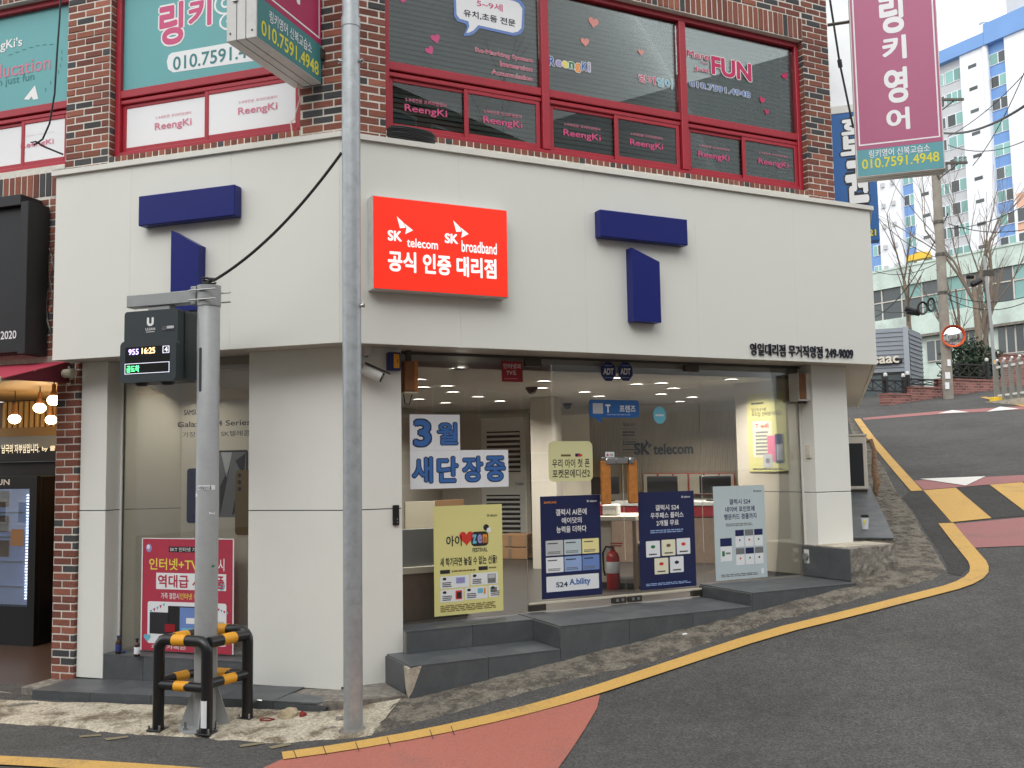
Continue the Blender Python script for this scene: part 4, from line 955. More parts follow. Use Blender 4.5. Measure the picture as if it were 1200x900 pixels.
# ================================================================== SHOP INTERIOR
ZF, ZC, TB = .545, 2.765, 8.0
poly = [FR.w(.5, .54, 0), FR.w(5.14, .54, 0), FS.w(3.5, 4.9, 0), FS.w(3.5, TB, 0), FS.w(-2.5, TB, 0), FS.w(-2.5, 1.35, 0), FS.w(-.75, 1.35, 0)]
struct('shop_floor', MB().prismz(poly, ZF - .05, ZF), 'in_floor')
struct('shop_ceiling', MB().prismz([FR.w(.5, .63, 0), FR.w(5.14, .63, 0), *poly[2:5], FS.w(-2.5, .63, 0), FS.w(-1.0, .63, 0)], ZC, ZC + .05), 'in_ceiling')
struct('shop_bulkhead', MB().box(.613, 5.15, .63, .66, ZC, ZB + .01), 'in_ceiling', FR.M)
bw = struct('shop_back_wall', MB().box(-2.5, 3.5, TB, TB + .1, ZF, ZC + .04), 'in_wall', FS.M)
struct('shop_side_wall', MB().box(-2.6, -2.5, .6, TB, ZF, ZC + .04), 'in_wall', FS.M)
struct('shop_side_wall', MB().box(3.5, 3.6, 4.9, TB, ZF, ZC + .04), 'in_wall', FS.M)
# ribbed panelling on the back wall
q = MB(); a, _ = FS.hit(690, 520, TB - .03); b, _ = FS.hit(868, 520, TB - .03); x = a
while x < b: q.box(x, x + .022, TB - .03, TB - .003, ZF + .9, ZC - .12, .004); x += .036
pn = thing('ribbed_panel', 'beige ribbed wall panelling behind the counter at the back of the shop', 'wall panel', FS.M, ((a + b) / 2, TB, ZF + .9))
obj('backing', MB().box(a, b, TB - .004, TB - .001, ZF + .9, ZC - .12), 'rib', pn, FS.M); tag(obj('rib', q, 'rib', pn, FS.M), kind='stuff')
s = Sheet.px(FS, [(743, 516), (812, 516), (743, 534), (812, 533)], TB - .045)
m = MB(); text_mb(m, 'SK', s.X(0), s.X(.27), s.Z(.95), s.Z(.12), s.y, .05, None, .02); text_mb(m, 'telecom', s.X(.33), s.X(1), s.Z(.95), s.Z(.22), s.y, .03, None, .02)
for P_ in ([(.20, -.12), (.215, .25), (.26, .2)], [(.25, .22), (.25, .5), (.32, .30)]): m.prism([(s.X(u), s.Z(v)) for u, v in P_], s.y, s.y + .02)
obj('wall_lettering', m, 'black', None, FS.M, 'black raised lettering on the ribbed wall inside the shop', 'lettering')
# bright pier and room divider left of the ribs
a0, a1 = FS.hit(622, 520, 5.4)[0], FS.hit(651, 520, 5.4)[0]
struct('shop_pier', MB().box(a0, a1, 5.4, 5.7, ZF, ZC), 'in_wall', FS.M)
# louvred door on the back wall
a0, z1 = FS.hit(563, 490, TB - .05); a1 = FS.hit(616, 490, TB - .05)[0]
dt = thing('louvred_door', 'white interior door with two black louvre panels', 'door', FS.M, ((a0 + a1) / 2, TB - .05, ZF))
obj('leaf', MB().box(a0, a1, TB - .05, TB - .012, ZF, z1, .004), 'in_white', dt, FS.M)
fmb = MB().box(a0 - .06, a0, TB - .065, TB - .012, ZF, z1 + .06).box(a1, a1 + .06, TB - .065, TB - .012, ZF, z1 + .06).box(a0, a1, TB - .065, TB - .012, z1, z1 + .06); obj('frame', fmb, 'in_wall', dt, FS.M)
for (y0, y1) in ((506, 553), (580, 625)):
    x0, zt_ = FS.hit(570, y0, TB - .052); x1, zb_ = FS.hit(610, y1, TB - .052)
    obj('louvre_void', MB().box(x0, x1, TB - .053, TB - .051, zb_, zt_), 'in_dark', dt, FS.M)
    n = 8
    for i in range(n):
        zz = zb_ + (zt_ - zb_) * (i + .5) / n; obj('slat', MB().add([(x0, TB - .056, zz - .02), (x1, TB - .056, zz - .02), (x1, TB - .07, zz + .016), (x0, TB - .07, zz + .016)], [(0, 1, 2, 3)]).box(x0, x1, TB - .072, TB - .055, zz - .012, zz + .010), 'in_white', dt, FS.M)
x0, z0 = FS.hit(611, 566, TB - .1); obj('handle', MB().tube([(x0, TB - .05, z0), (x0, TB - .1, z0), (x0 - .1, TB - .1, z0)], .012, 8), 'steel', dt, FS.M)
# flat white doors on the divider (right of the pier)
a0, z1 = FS.hit(640, 487, 6.3); a1 = FS.hit(690, 487, 6.3)[0]
dd = thing('flush_door', 'plain cream interior door left of the ribbed panelling', 'door', FS.M, ((a0 + a1) / 2, 6.3, ZF))
obj('leaf', MB().box(a0, a1, 6.3, 6.34, ZF, z1, .004), 'ivory', dd, FS.M); x0, z0 = FS.hit(645, 572, 6.25); obj('handle', MB().tube([(x0, 6.3, z0), (x0, 6.25, z0), (x0 + .1, 6.25, z0)], .012, 8), 'steel', dd, FS.M)
# ceiling downlights
def lamp_light(p, power, size, col=(1, .94, .86), spread=140):
    l = bpy.data.lights.new('downlight', 'AREA'); l.shape = 'DISK'; l.size = size; l.energy = power; l.color = col; l.spread = rad(spread)
    return l
k = 0
for px, py in ((538, 432.5), (491, 445.5), (496, 454.5), (524, 453), (531, 460), (491, 468.5), (560, 465.5), (586, 470.5), (522, 472.5), (637.5, 447.5), (635, 455.5), (630, 473), (685, 460), (702, 465), (746, 451), (775, 449.7), (789, 455.7), (775, 462.5), (811, 466), (797, 471), (857, 445.3), (723, 444)):
    c = on_z(px, py, ZC - .004); k += 1
    t = thing('ceiling_downlight', 'small round recessed downlight glowing in the shop ceiling', 'light', Matrix.Translation(c), (0, 0, 0), 'downlights in the shop ceiling')
    obj('trim', MB().lathe([(.085, -.006), (.085, .0), (.066, .0), (.064, -.006)], 16), 'in_white', t, Matrix.Translation(c))
    obj('lens', MB().lathe([(.063, -.004), (.063, -.001), (.001, -.001)], 16), 'lamp_white', t, Matrix.Translation(c))
    if k % 2 == 1:
        lo = bpy.data.objects.new('downlight_glow', lamp_light(c, 16, .13)); COL.objects.link(lo); lo.parent = t; lo.matrix_basis = Matrix.Translation((0, 0, -.012)); WM[lo] = Matrix.Translation(c)
# cylinder spotlight by the glass
for px, py, Y, lab in ((552, 434, 9.3, 'cylindrical ceiling spotlight glowing above the blue lettered paper'), (893, 445, 11.0, 'cylindrical ceiling spotlight glowing above the yellow wall poster')):
    c = at_dist(px, py, Y); t = thing('ceiling_spotlight', lab, 'light', Matrix.Translation(c), group='cylinder spotlights in the shop')
    T_ = Matrix.Translation(c)
    obj('body', MB().lathe([(.045, -.03), (.05, .0), (.05, .13), (.02, .14)], 14), 'beige_panel', t, T_); obj('stem', MB().tube([(0, 0, .13), (0, 0, ZC - c.z)], .012, 6), 'beige_panel', t, T_)
    obj('lens', MB().lathe([(.044, -.034), (.044, -.031), (.001, -.031)], 14), 'lamp_white', t, T_)
    lo = bpy.data.objects.new('spot_glow', lamp_light(c, 6, .08, (1, .86, .66), 110)); COL.objects.link(lo); lo.parent = t; lo.matrix_basis = Matrix.Translation((0, 0, -.04)); WM[lo] = T_
# dome cameras on the ceiling
for px, py, z in ((623, 462, ZC), (665, 479, ZC)):
    c = on_z(px, py, ZC - .08); T_ = Matrix.Translation(c); t = thing('dome_camera', 'black dome camera on the shop ceiling ' + ('beside the cream pier' if px < 640 else 'over the cream door'), 'camera', T_)
    obj('base', MB().lathe([(.07, .05), (.07, .08), (.01, .08)], 14), 'in_dark', t, T_); obj('dome', MB().sphere((0, 0, .05), .055, 12, 8), 'screen', t, T_)
# counter near the left of the glass front: desk with ledge and wood front
x0 = .66; x1 = FR.hit(548, 660, .8)[0]; yd = .80
zt_ = FR.hit(485, 620, yd)[1]; zl0, zl1 = FR.hit(485, 672, yd)[1], FR.hit(485, 664, yd)[1]
t = thing('reception_counter', 'cream counter with brown wood base just inside the left glass', 'counter', FR.M, ((x0 + x1) / 2, yd, ZF))
obj('upper_panel', MB().box(x0, x1, yd, yd + .04, zl1, zt_, .003), 'in_grey', t, FR.M); obj('ledge', MB().box(x0, x1, yd - .03, yd + .5, zl0, zl1 - .001, .003), 'ivory', t, FR.M); obj('wood_base', MB().box(x0, x1, yd + .005, yd + .45, ZF, zl0 - .001, .003), 'wood_panel', t, FR.M)
for (a, b, c, d, Y, m_, lab) in ((475, 510, 587, 630, 1.5, 'beige_panel', 'blank beige board standing behind the counter, the larger one'), (511, 544, 585, 634, 1.62, 'in_box', 'peach coloured board standing behind the counter beside the beige one')):
    xa_, zb_ = FR.hit(a, d, Y); xb_, zt2 = FR.hit(b, c, Y); obj('display_board', MB().box(xa_, xb_, Y, Y + .03, ZF, zt2, .003), m_, None, FR.M, lab, 'board')
# brown cartons stacked below the louvred door
k = 0
for (a, b, c, d) in ((588, 617, 626, 641), (588, 618, 641.5, 656)):
    xa_, zt2 = FS.hit(a, c, 6.6); xb_, zb_ = FS.hit(b, d, 6.6)
    t = thing('carton', ('upper', 'lower')[k] + ' brown carton stacked in front of the louvred door', 'box', FS.M, ((xa_ + xb_) / 2, 6.7, zb_)); k += 1
    obj('box', MB().box(xa_, xb_, 6.6, 6.95, zb_, zt2 - .004, .004), 'in_box', t, FS.M); obj('tape', MB().box(xa_ + .1, xa_ + .15, 6.598, 6.602, zb_ + .01, zt2 - .02), 'wood_panel', t, FS.M)
xa_, zt2 = FS.hit(586, 656.5, 6.55); obj('low_cabinet', MB().box(xa_, xa_ + .9, 6.5, 7.0, ZF, zt2, .01).box(xa_ + .43, xa_ + .44, 6.495, 6.5, ZF + .05, zt2 - .05), 'in_dark', None, FS.M, 'low dark cabinet carrying the two brown cartons', 'cabinet')
# service desk seen through the doors
Y = 3.6
xa_, z1 = FS.hit(688, 605, Y); xb_ = FS.hit(745, 605, Y)[0]
t = thing('service_desk', 'service desk with pale top and wooden side panel behind the doors', 'desk', FS.M, ((xa_ + xb_) / 2, Y, ZF))
obj('desk_top', MB().box(xa_ - .3, xb_, Y, Y + .7, z1 - .05, z1, .006), 'ivory', t, FS.M); obj('side_panel', MB().box(xb_ - .045, xb_ - .003, Y + .01, Y + .68, ZF, z1 - .051, .004), 'wood_panel', t, FS.M); obj('front_panel', MB().box(xa_ - .28, xb_ - .3, Y + .12, Y + .15, ZF, z1 - .051, .004), 'ivory', t, FS.M)
obj('stretcher', MB().box(xa_ - .28, xb_ - .05, Y + .05, Y + .65, ZF + .02, ZF + .06), 'in_dark', t, FS.M)
c = FS.w((xa_ + xb_) / 2 + .38, Y + .25, ZF); T_ = Matrix.Translation(c)
t = thing('stool', 'round cream seated stool beside the service desk', 'stool', T_); obj('seat', MB().lathe([(.16, .42), (.19, .44), (.19, .48), (.15, .5)], 18), 'ivory', t, T_); obj('stem', MB().tube([(0, 0, .02), (0, 0, .42)], .025, 8), 'steel', t, T_); obj('foot', MB().lathe([(.18, .0), (.18, .012), (.03, .03)], 18), 'steel', t, T_)
# long counter under the ribbed wall with red band
xa_ = FS.hit(690, 600, 6.4)[0]; xb_ = FS.hit(862, 600, 6.4)[0]; zt2 = FS.hit(780, 588, 6.4)[1]
t = thing('back_counter', 'long white counter with a dark red band along the back wall', 'counter', FS.M, ((xa_ + xb_) / 2, 6.4, ZF))
obj('body', MB().box(xa_, xb_, 6.42, 7.0, ZF, zt2 - .21), 'wood_panel', t, FS.M); obj('red_band', MB().box(xa_, xb_, 6.40, 7.0, zt2 - .20, zt2 - .06), 'in_red', t, FS.M); obj('top', MB().box(xa_ - .02, xb_ + .02, 6.38, 7.05, zt2 - .055, zt2, .005), 'in_white', t, FS.M)
for i, px in enumerate((674, 708, 776, 838)):
    xx = FS.hit(px, 570, 6.6)[0]; t = thing('monitor', ('leftmost', 'second', 'third', 'rightmost')[i] + ' of the dark monitors on the counter under the ribbed wall', 'monitor', FS.M, (xx, 6.6, zt2), group='monitors in the shop')
    obj('screen', MB().box(xx - .21, xx + .21, 6.6, 6.63, zt2 + .1, zt2 + .34, .006), 'in_dark', t, FS.M); obj('stand', MB().box(xx - .03, xx + .03, 6.62, 6.66, zt2, zt2 + .2).box(xx - .12, xx + .12, 6.55, 6.75, zt2, zt2 + .015), 'in_dark', t, FS.M)
# framed certificates above the counter
for i in range(6):
    px = 762 + i * 18; xx, zz = FS.hit(px, 567, TB - .06); t = thing('framed_certificate', 'white framed certificate in the row below the ribbed wall', 'frame', FS.M, (xx, TB - .06, zz - .15), 'certificates under the ribbed wall')
    obj('frame', MB().box(xx - .11, xx + .11, TB - .06, TB - .035, zz - .16, zz + .16, .004), 'p_red', t, FS.M); obj('sheet', MB().box(xx - .1, xx + .1, TB - .064, TB - .061, zz - .15, zz + .15), 'ivory', t, FS.M)
# fire extinguisher on the floor by the door
c = on_z(719, 690, ZF); T_ = Matrix.Translation(Vector((c.x, c.y, ZF)))
t = thing('fire_extinguisher', 'red fire extinguisher standing on the floor behind the doors', 'extinguisher', T_)
obj('cylinder', MB().lathe([(.068, .0), (.072, .01), (.072, .33), (.055, .38), (.028, .40), (.026, .42)], 18), 'ext_red', t, T_); obj('label_band', MB().lathe([(.0725, .17), (.0732, .171), (.0732, .29), (.0725, .291)], 18), 'paper', t, T_)
obj('valve', MB().tube([(0, 0, .41), (0, 0, .45)], .02, 8), 'steel_dark', t, T_); obj('lever', MB().box(-.02, .10, -.012, .012, .45, .462).box(-.02, .11, -.012, .012, .475, .487), 'ext_red', t, T_)
obj('hose', MB().tube([(-.01, 0, .44), (-.07, 0, .45), (-.105, 0, .38), (-.10, 0, .2), (-.085, 0, .14)], .011, 8), 'rubber', t, T_)
# small toy goods on the desk near the handles
for px, py, mt, nm, lab in ((700, 592, 'in_red', 'gift_box', 'small dark red box on the desk behind the left pull bar'), (716, 600, 'in_white', 'cash_printer', 'white receipt printer on the service desk behind the doors')):
    c = FS.local(at_dist(px, py, FS.w(0, Y + .2, 0).y)); xx = FS.hit(px, py, Y + .2)[0]
    obj(nm, MB().box(xx - .09, xx + .09, Y + .12, Y + .3, z1 + .001, z1 + .12, .012).box(xx - .06, xx + .06, Y + .105, Y + .119, z1 + .03, z1 + .06), mt, None, FS.M, lab, 'box' if 'box' in nm else 'printer')
# display wall at the right inside the glass
A = FR.w(5.15, .545, 0); B = at_dist(865, 560, A.y + .72); FDW = Frame((B.x, B.y, 0), (A.x - B.x, A.y - B.y)); wlen = math.hypot(A.x - B.x, A.y - B.y)
t = thing('display_wall', 'cream panelled return wall inside the glass at the right', 'wall', FDW.M, (wlen / 2, 0, .69))
obj('panel', MB().box(0, wlen, 0, .05, .69, GJ - .004), 'cream_wall', t, FDW.M); obj('panel', MB().box(0, wlen, 0, .05, GJ + .004, ZC + .09), 'cream_wall', t, FDW.M); obj('backing', MB().box(0, wlen, .006, .049, GJ - .004, GJ + .004), 'ink', t, FDW.M)
s = Sheet.px(FDW, [(876, 461), (922, 459), (877, 553), (923, 552)], -.014)
t = s.base('wall_poster', 'paper_yellow', None, .008, label='yellow phone poster in a clear frame on the cream return wall', cat='poster')
s.lines('ink', .12, .11, .5, .15, 1).text('ink', '인터넷', .12, .19, .5, .235, .01).text('ink', '우리집 인터넷 어때요?', .12, .24, .9, .30, .02)
s.rect('p_cream', .13, .36, .62, .82).text('p_red', 'T wifi', .2, .39, .55, .45, .03, 2).lines('p_grey', .2, .48, .55, .8, 7, 2)
s.rect('p_pink', .5, .55, .72, .88, 2, .012).rect('p_navy', .70, .53, .92, .90, 3, .012).rect('p_lgrey', .74, .66, .88, .86, 4, .006).rect('p_lgrey', .38, .78, .62, .95, 3, .02).disc('p_grey', .5, .865, .03, 4)
s.lines('ink', .1, .955, .9, .985, 1); s.done(t)

# ================================================================== POSTERS ON THE GLASS (inside face)
YI = YGL - .0022
# lettered paper made of A4 sheets
def px_rect(fr, y, x0, y0, x1, y1):
    a, b = fr.hit(x0, y0, y); c, d = fr.hit(x1, y1, y); return a, c, d, b
xa_, zt2 = FR.hit(480, 485.5, YI); xm_ = FR.hit(538, 485, YI)[0]; xb_ = FR.hit(595.5, 528, YI)[0]; zm_ = FR.hit(538, 527.5, YI)[1]; zb_ = FR.hit(538, 571.8, YI)[1]
t = thing('paper_banner', 'white paper sheets with big blue Korean letters taped inside the left glass', 'poster', FR.M, ((xa_ + xb_) / 2, YI, zb_))
st = (xb_ - xa_) / 4
for i in range(4): obj('sheet', MB().box(xa_ + i * st + .0006, xa_ + (i + 1) * st - .0006, YI + (.0003 if i % 2 else 0), YI + .0015, zb_, zm_ - .0006), 'paper', t, FR.M)
for i in range(2): obj('sheet', MB().box(xa_ + i * st + .0006, xa_ + (i + 1) * st - .0006, YI + (0 if i % 2 else .0003), YI + .0015, zm_ + .0006, zt2), 'paper', t, FR.M)
s = Sheet(FR, xa_, xb_, zb_, zt2, YI)
def big(chs, cells, v0, v1):
    for c, (u0, u1) in zip(chs, cells): s.otext('p_blue', 'p_outline', c, u0, v0, u1, v1, .035, .085)
big('3', [(.04, .205)], .07, .43); big('월', [(.27, .475)], .11, .41)
big('새단장중', [(.02, .22), (.265, .475), (.52, .73), (.755, .965)], .575, .92); s.done(t, 'lettering')
# yellow poster
s = Sheet.px(FR, [(507, 594), (588, 590), (510, 722), (590, 716)], YI)
t = s.base('poster', 'paper_yellow', None, label='yellow festival poster with a red heart on the left glass', cat='poster')
s.text('ink', '아이', .175, .275, .40, .375, .03).heart('p_red', .47, .30, .075).rect('ink', .535, .25, .79, .385, 1, .035).text('p_cyan', 'z', .555, .275, .615, .36, .05, 2).text('p_purple', 'e', .63, .275, .695, .36, .05, 2).text('p_orange', 'm', .705, .275, .775, .36, .05, 2).text('ink', 'FESTIVAL', .555, .40, .775, .44, .03)
s.disc('ink', .76, .215, .028).disc('paper', .80, .24, .022, 2).text('ink', 'SK telecom', .775, .09, .925, .115, .02)
s.text('ink', '새 학기라면 놓칠 수 없는 선물!', .085, .475, .915, .555, .03)
s.rect('ink', .085, .585, .225, .62).rect('ink', .64, .575, .775, .61).lines('p_brown', .25, .59, .60, .615, 1).lines('p_brown', .79, .58, .92, .605, 1)
for i, (u0, v0, u1, v1) in enumerate(((.085, .645, .50, .755), (.52, .635, .925, .745), (.085, .768, .415, .878), (.435, .762, .765, .872), (.785, .757, .93, .867))):
    s.rect('p_white', u0, v0, u1, v1, 1, .012); s.disc('ink', u0 + .06, v0 + .022, .012, 2, 1.5).lines('ink', u0 + .03, v0 + .05, u0 + .17, v0 + .1, 3, 2)
s.rect('p_lblue', .31, .66, .44, .715, 2).rect('p_purple', .32, .665, .43, .71, 3).rect('p_grey', .77, .65, .89, .735, 2).rect('p_lgrey', .78, .655, .88, .69, 3).rect('p_red', .30, .78, .395, .86, 2).rect('ink', .32, .795, .38, .85, 3).rect('p_cyan', .62, .775, .70, .82, 2).rect('p_orange', .71, .775, .74, .83, 2).rect('p_grey', .81, .775, .905, .82, 2).lines('p_brown', .085, .905, .92, .97, 4); s.done(t)
# navy poster, left door
s = Sheet.px(FR, [(632, 582), (703, 579.5), (636, 702), (706, 697)], YI)
t = s.base('poster', 'paper_navy', None, label='navy phone poster with six cards on the left glass door', cat='poster')
s.text('p_orange', 'SAMSUNG', .06, .05, .26, .072, .02).text('white', 'SK telecom', .77, .05, .94, .072, .02)
s.text('white', '갤럭시 AI폰에', .25, .13, .765, .195, .02).text('white', '에이닷의', .345, .215, .675, .275, .02).text('white', '능력을 더하다', .255, .30, .755, .365, .02)
for i in range(6):
    u0 = .075 + (i % 3) * .30; v0 = .435 + (i // 3) * .165; s.rect(('p_lgrey', 'paper_pale', 'p_lyellow', 'p_white', 'p_lblue', 'p_mblue')[i], u0, v0, u0 + .285, v0 + .148, 1, .006); s.lines('ink', u0 + .03, v0 + .02, u0 + .2, v0 + .04, 1, 2).lines('p_grey', u0 + .03, v0 + .105, u0 + .24, v0 + .135, 2, 2)
s.rect('p_white', .075, .785, .945, .935, 1, .004).text('p_navy', 'S24', .23, .845, .42, .895, .03, 2).text('p_blue', 'A.bility', .45, .82, .80, .90, .04, 2); s.done(t)
# navy poster, right door
s = Sheet.px(FR, [(748.5, 576.5), (813, 575.5), (749.5, 692), (816, 686.5)], YI)
t = s.base('poster', 'paper_navy', None, label='navy phone poster with five white cards on the right glass door', cat='poster')
s.text('white', 'SK telecom', .77, .05, .93, .072, .02).text('white', '갤럭시 S24', .30, .135, .72, .195, .02).text('white', '우주패스 플러스', .21, .215, .80, .275, .02).text('white', '2개월 무료', .31, .295, .71, .355, .02).lines('p_lblue', .2, .39, .8, .43, 2)
for i, (u0, v0) in enumerate(((.115, .505), (.39, .50), (.66, .495), (.255, .685), (.53, .68))):
    s.rect('p_white' if i in (0, 2, 4) else 'p_cream', u0, v0, u0 + .245, v0 + .165, 1, .008); s.disc(('p_green', 'p_brown', 'p_red', 'p_red', 'p_navy')[i], u0 + .122, v0 + .06, .016, 2, 1.6).lines('ink', u0 + .05, v0 + .125, u0 + .2, v0 + .15, 1, 2)
s.lines('p_lblue', .1, .935, .95, .965, 2); s.done(t)
# pale blue poster, right fixed light
s = Sheet.px(FR, [(835.5, 570), (896, 568.5), (839, 681), (899, 676)], YI)
t = s.base('poster', 'paper_pale', None, label='pale blue phone poster on the right fixed glass', cat='poster')
s.text('ink', 'SK telecom', .78, .05, .94, .072, .02).text('p_navy', '갤럭시 S24', .30, .14, .71, .20, .02).text('p_navy', '네이버 포인트에', .22, .22, .79, .28, .02).text('p_navy', '행운카드 경품까지', .19, .30, .82, .36, .02).lines('p_grey', .22, .40, .79, .435, 2)
for i in range(6):
    u0 = .395 + (i % 3) * .185; v0 = .475 + (i // 3) * .195; s.rect('p_white', u0, v0, u0 + .165, v0 + .18, 1); s.rect(('p_navy', 'p_grey', 'p_navy', 'p_grey', 'p_navy', 'p_grey')[i], u0, v0, u0 + .165, v0 + .065, 2).disc(('p_blue', 'p_red', 'p_green', 'p_red', 'p_green', 'ink')[i], u0 + .082, v0 + .11, .011, 2)
s.rect('p_white', .10, .555, .32, .80, 1).rect('p_navy', .10, .555, .32, .64, 2).rect('p_green', .13, .69, .18, .745, 2).lines('p_grey', .2, .70, .3, .735, 1, 2).lines('p_grey', .1, .935, .86, .97, 2).rect('p_white', .88, .9, .93, .96, 1, .005); s.done(t)
# cream rounded sticker (its cartoon figure left out)
s = Sheet.px(FR, [(642, 517), (694, 517), (643.5, 564.5), (695, 563.5)], YI)
t = s.base('sticker', 'paper_cream', None, .001, r=.05, label='cream rounded sticker with two lines of black Korean lettering on the left door', cat='sticker')
s.text('ink', '우리 아이 첫 폰', .08, .44, .93, .66, .02).text('ink', '포켓몬에디션2', .08, .70, .93, .91, .02).rect('p_brown', .28, .33, .5, .38).rect('p_navy', .6, .31, .72, .39, 1, .008).rect('p_red', .66, .33, .76, .385, 2, .008); s.done(t)
# blue speech-bubble sticker across both doors
q = [(690, 470.5), (748.5, 467), (691, 491), (749, 488)]
s = Sheet.px(FR, q, YI); r_ = rrect(s.x0, s.x1, s.z0, s.z1, .025)
t = thing('sticker', 'blue speech bubble sticker across both glass doors', 'sticker', FR.M, ((s.x0 + s.x1) / 2, YI, s.z0))
obj('bubble', MB().prism(r_, YI, YI + .001), 'bubble_blue', t, FR.M); obj('bubble_tail', MB().prism([(s.X(.08), s.z0 + .001), (s.X(.24), s.z0 + .001), (s.X(.24), s.z0 - .05)], YI, YI + .001), 'bubble_blue', t, FR.M)
s.rect('p_lgrey', .07, .2, .27, .78).text('white', 'T', .32, .25, .42, .72, .06).text('white', '프렌즈', .60, .28, .93, .68, .03).lines('p_lblue', .35, .78, .9, .88, 1); s.done(t, 'lettering')
# hexagonal alarm stickers
for k, px in enumerate((713, 733)):
    cx, cz = FR.hit(px, 435.3, YI); r = .088
    P = [(cx + r * math.cos(rad(22.5 + 45 * i)), cz + 1.12 * r * math.sin(rad(22.5 + 45 * i))) for i in range(8)]
    t = obj('alarm_sticker', MB().prism(P, YI, YI + .001), 'adt_blue', None, FR.M, 'dark blue octagonal alarm sticker on the ' + ('left' if k == 0 else 'right') + ' glass door', 'sticker', 'alarm stickers on the doors')
    s = Sheet(FR, cx - r, cx + r, cz - r, cz + r, YI); s.text('white', 'ADT', .17, .32, .83, .68, .045).lines('p_lblue', .25, .14, .75, .22, 1, 1, 0).lines('p_lblue', .25, .8, .75, .88, 1, 1, 0); s.done(t, 'lettering')
# opening hours
s = Sheet.px(FR, [(727, 495), (747, 495), (728, 535), (748, 534)], YI)
t = thing('hours_sticker', 'black lettered opening hours sticker above the right pull bar', 'sticker', FR.M, ((s.x0 + s.x1) / 2, YI, s.z0)); s.text('ink', '영업시간', .15, .02, .85, .12, .02).rect('ink', 0, .19, 1, .2).lines('ink', .1, .25, .9, .42, 2).rect('ink', 0, .5, 1, .505).lines('ink', .1, .55, .9, .68, 2).rect('ink', 0, .73, 1, .735).lines('ink', .1, .78, .9, .84, 1).rect('ink', 0, .9, 1, .91); s.done(t, 'lettering')
s = Sheet.px(FR, [(587.5, 422.5), (612.5, 424), (588.5, 447), (612.5, 448)], YI)
t = s.base('sticker', 'sticker_red', None, .001, label='dark red sticker with white lettering high on the left glass', cat='sticker'); s.text('white', '인터넷과', .08, .12, .92, .36, .01).text('white', 'TV도', .22, .46, .7, .66, .01).lines('p_pink', .12, .8, .85, .9, 1); s.done(t, 'lettering')
s = Sheet.px(FR, [(709, 529.5), (720, 529.5), (709.5, 536.5), (720, 536.5)], YI); t = s.base('notice_card', 'paper', None, .001, label='tiny white card stuck on the glass above the left pull bar', cat='sticker'); s.disc('p_red', .25, .5, .012).lines('p_grey', .5, .3, .9, .7, 2); s.done(t)
cx, cz = FR.hit(773, 486.5, YI); t = obj('round_sticker', MB().prism([(cx + .075 * math.cos(i * .3142), cz + .085 * math.sin(i * .3142)) for i in range(20)], YI, YI + .001), 'p_cyan', None, FR.M, 'round pale blue sticker on the right door above the lettering', 'sticker')
s = Sheet(FR, cx - .07, cx + .07, cz - .08, cz + .08, YI); s.lines('p_white', .15, .4, .85, .62, 1, 1, 0); s.done(t, 'lettering')

# ================================================================== DISPLAY WINDOW (left)
struct('display_box', MB().box(-2.52, -2.49, YGL + .02, 2.4, .31, ZB), 'beige_panel', FL.M)
struct('display_box', MB().box(-2.52, -.9, YGL + .011, 2.4, .28, .308), 'in_grey', FL.M)
yb = .80
A = FL.w(-2.488, .536, 0); B = FL.w(FL.hit(211, 560, yb)[0], yb + .02, 0); FDL = Frame((A.x, A.y, 0), (B.x - A.x, B.y - A.y)); wl = math.hypot(B.x - A.x, B.y - A.y)
t = thing('window_return', 'plain beige panelled return wall at the left of the display window', 'wall', FDL.M, (wl / 2, 0, .31))
obj('panel', MB().box(0, wl, 0, .03, .31, GJ - .003), 'beige_panel', t, FDL.M); obj('panel', MB().box(0, wl, 0, .03, GJ + .003, ZB - .002), 'beige_panel', t, FDL.M); obj('backing', MB().box(0, wl, .004, .029, GJ - .003, GJ + .003), 'ink', t, FDL.M)
s = Sheet.px(FL, [(212, 475), (296, 462), (212, 640), (296, 640)], yb); s.z0 = .32; s.z1 = FL.hit(250, 469, yb)[1]
t = s.base('display_board', 'ivory', None, .03, label='large cream phone display board in the left window', cat='poster')
s.text('black', 'SAMSUNG', .035, .035, .34, .058, .03); 
def ptext(sh, m, tx, a, b, c, d, bo):
    x0, z1 = FL.hit(a, b, sh.y); x1, z0 = FL.hit(c, d, sh.y); text_mb(sh.mb(m, 1), tx, x0, x1, z0, z1, sh.y - .0012, bo)
ptext(s, 'black', 'Galaxy S24 Series', 208, 494.5, 293.5, 500, .012); ptext(s, 'ink', '가장 완성은 SK텔레콤', 214, 506.5, 293, 510.5, .006)
def prect(sh, m, a, b, c, d, l=1, r=0.0):
    x0, z1 = FL.hit(a, b, sh.y); x1, z0 = FL.hit(c, d, sh.y); P = rrect(x0, x1, z0, z1, r, 4) if r else [(x0, z0), (x1, z0), (x1, z1), (x0, z1)]
    sh.mb(m, l).add([(x, sh.y - .0012 * l, z) for x, z in P], [tuple(range(len(P)))])
prect(s, 'p_grey', 257, 529, 290, 606); prect(s, 'black', 257, 528, 290, 529.5, 2); prect(s, 'black', 288.8, 529, 290.5, 606, 2)
for P_ in ([(258, 604), (258, 570), (270, 545)], [(259, 530), (272, 530), (266, 560)], [(272, 604), (280, 560), (288, 590)], [(276, 540), (288, 531), (286, 560)]):
    V = [FL.hit(a, b, yb) for a, b in P_]; ar = (V[1][0] - V[0][0]) * (V[2][1] - V[0][1]) - (V[2][0] - V[0][0]) * (V[1][1] - V[0][1])
    if ar < 0: V = V[::-1]
    s.mb('p_lgrey' if P_[0][0] % 2 else 'ink', 2).add([(x, yb - .0024, z) for x, z in V], [(0, 1, 2)])
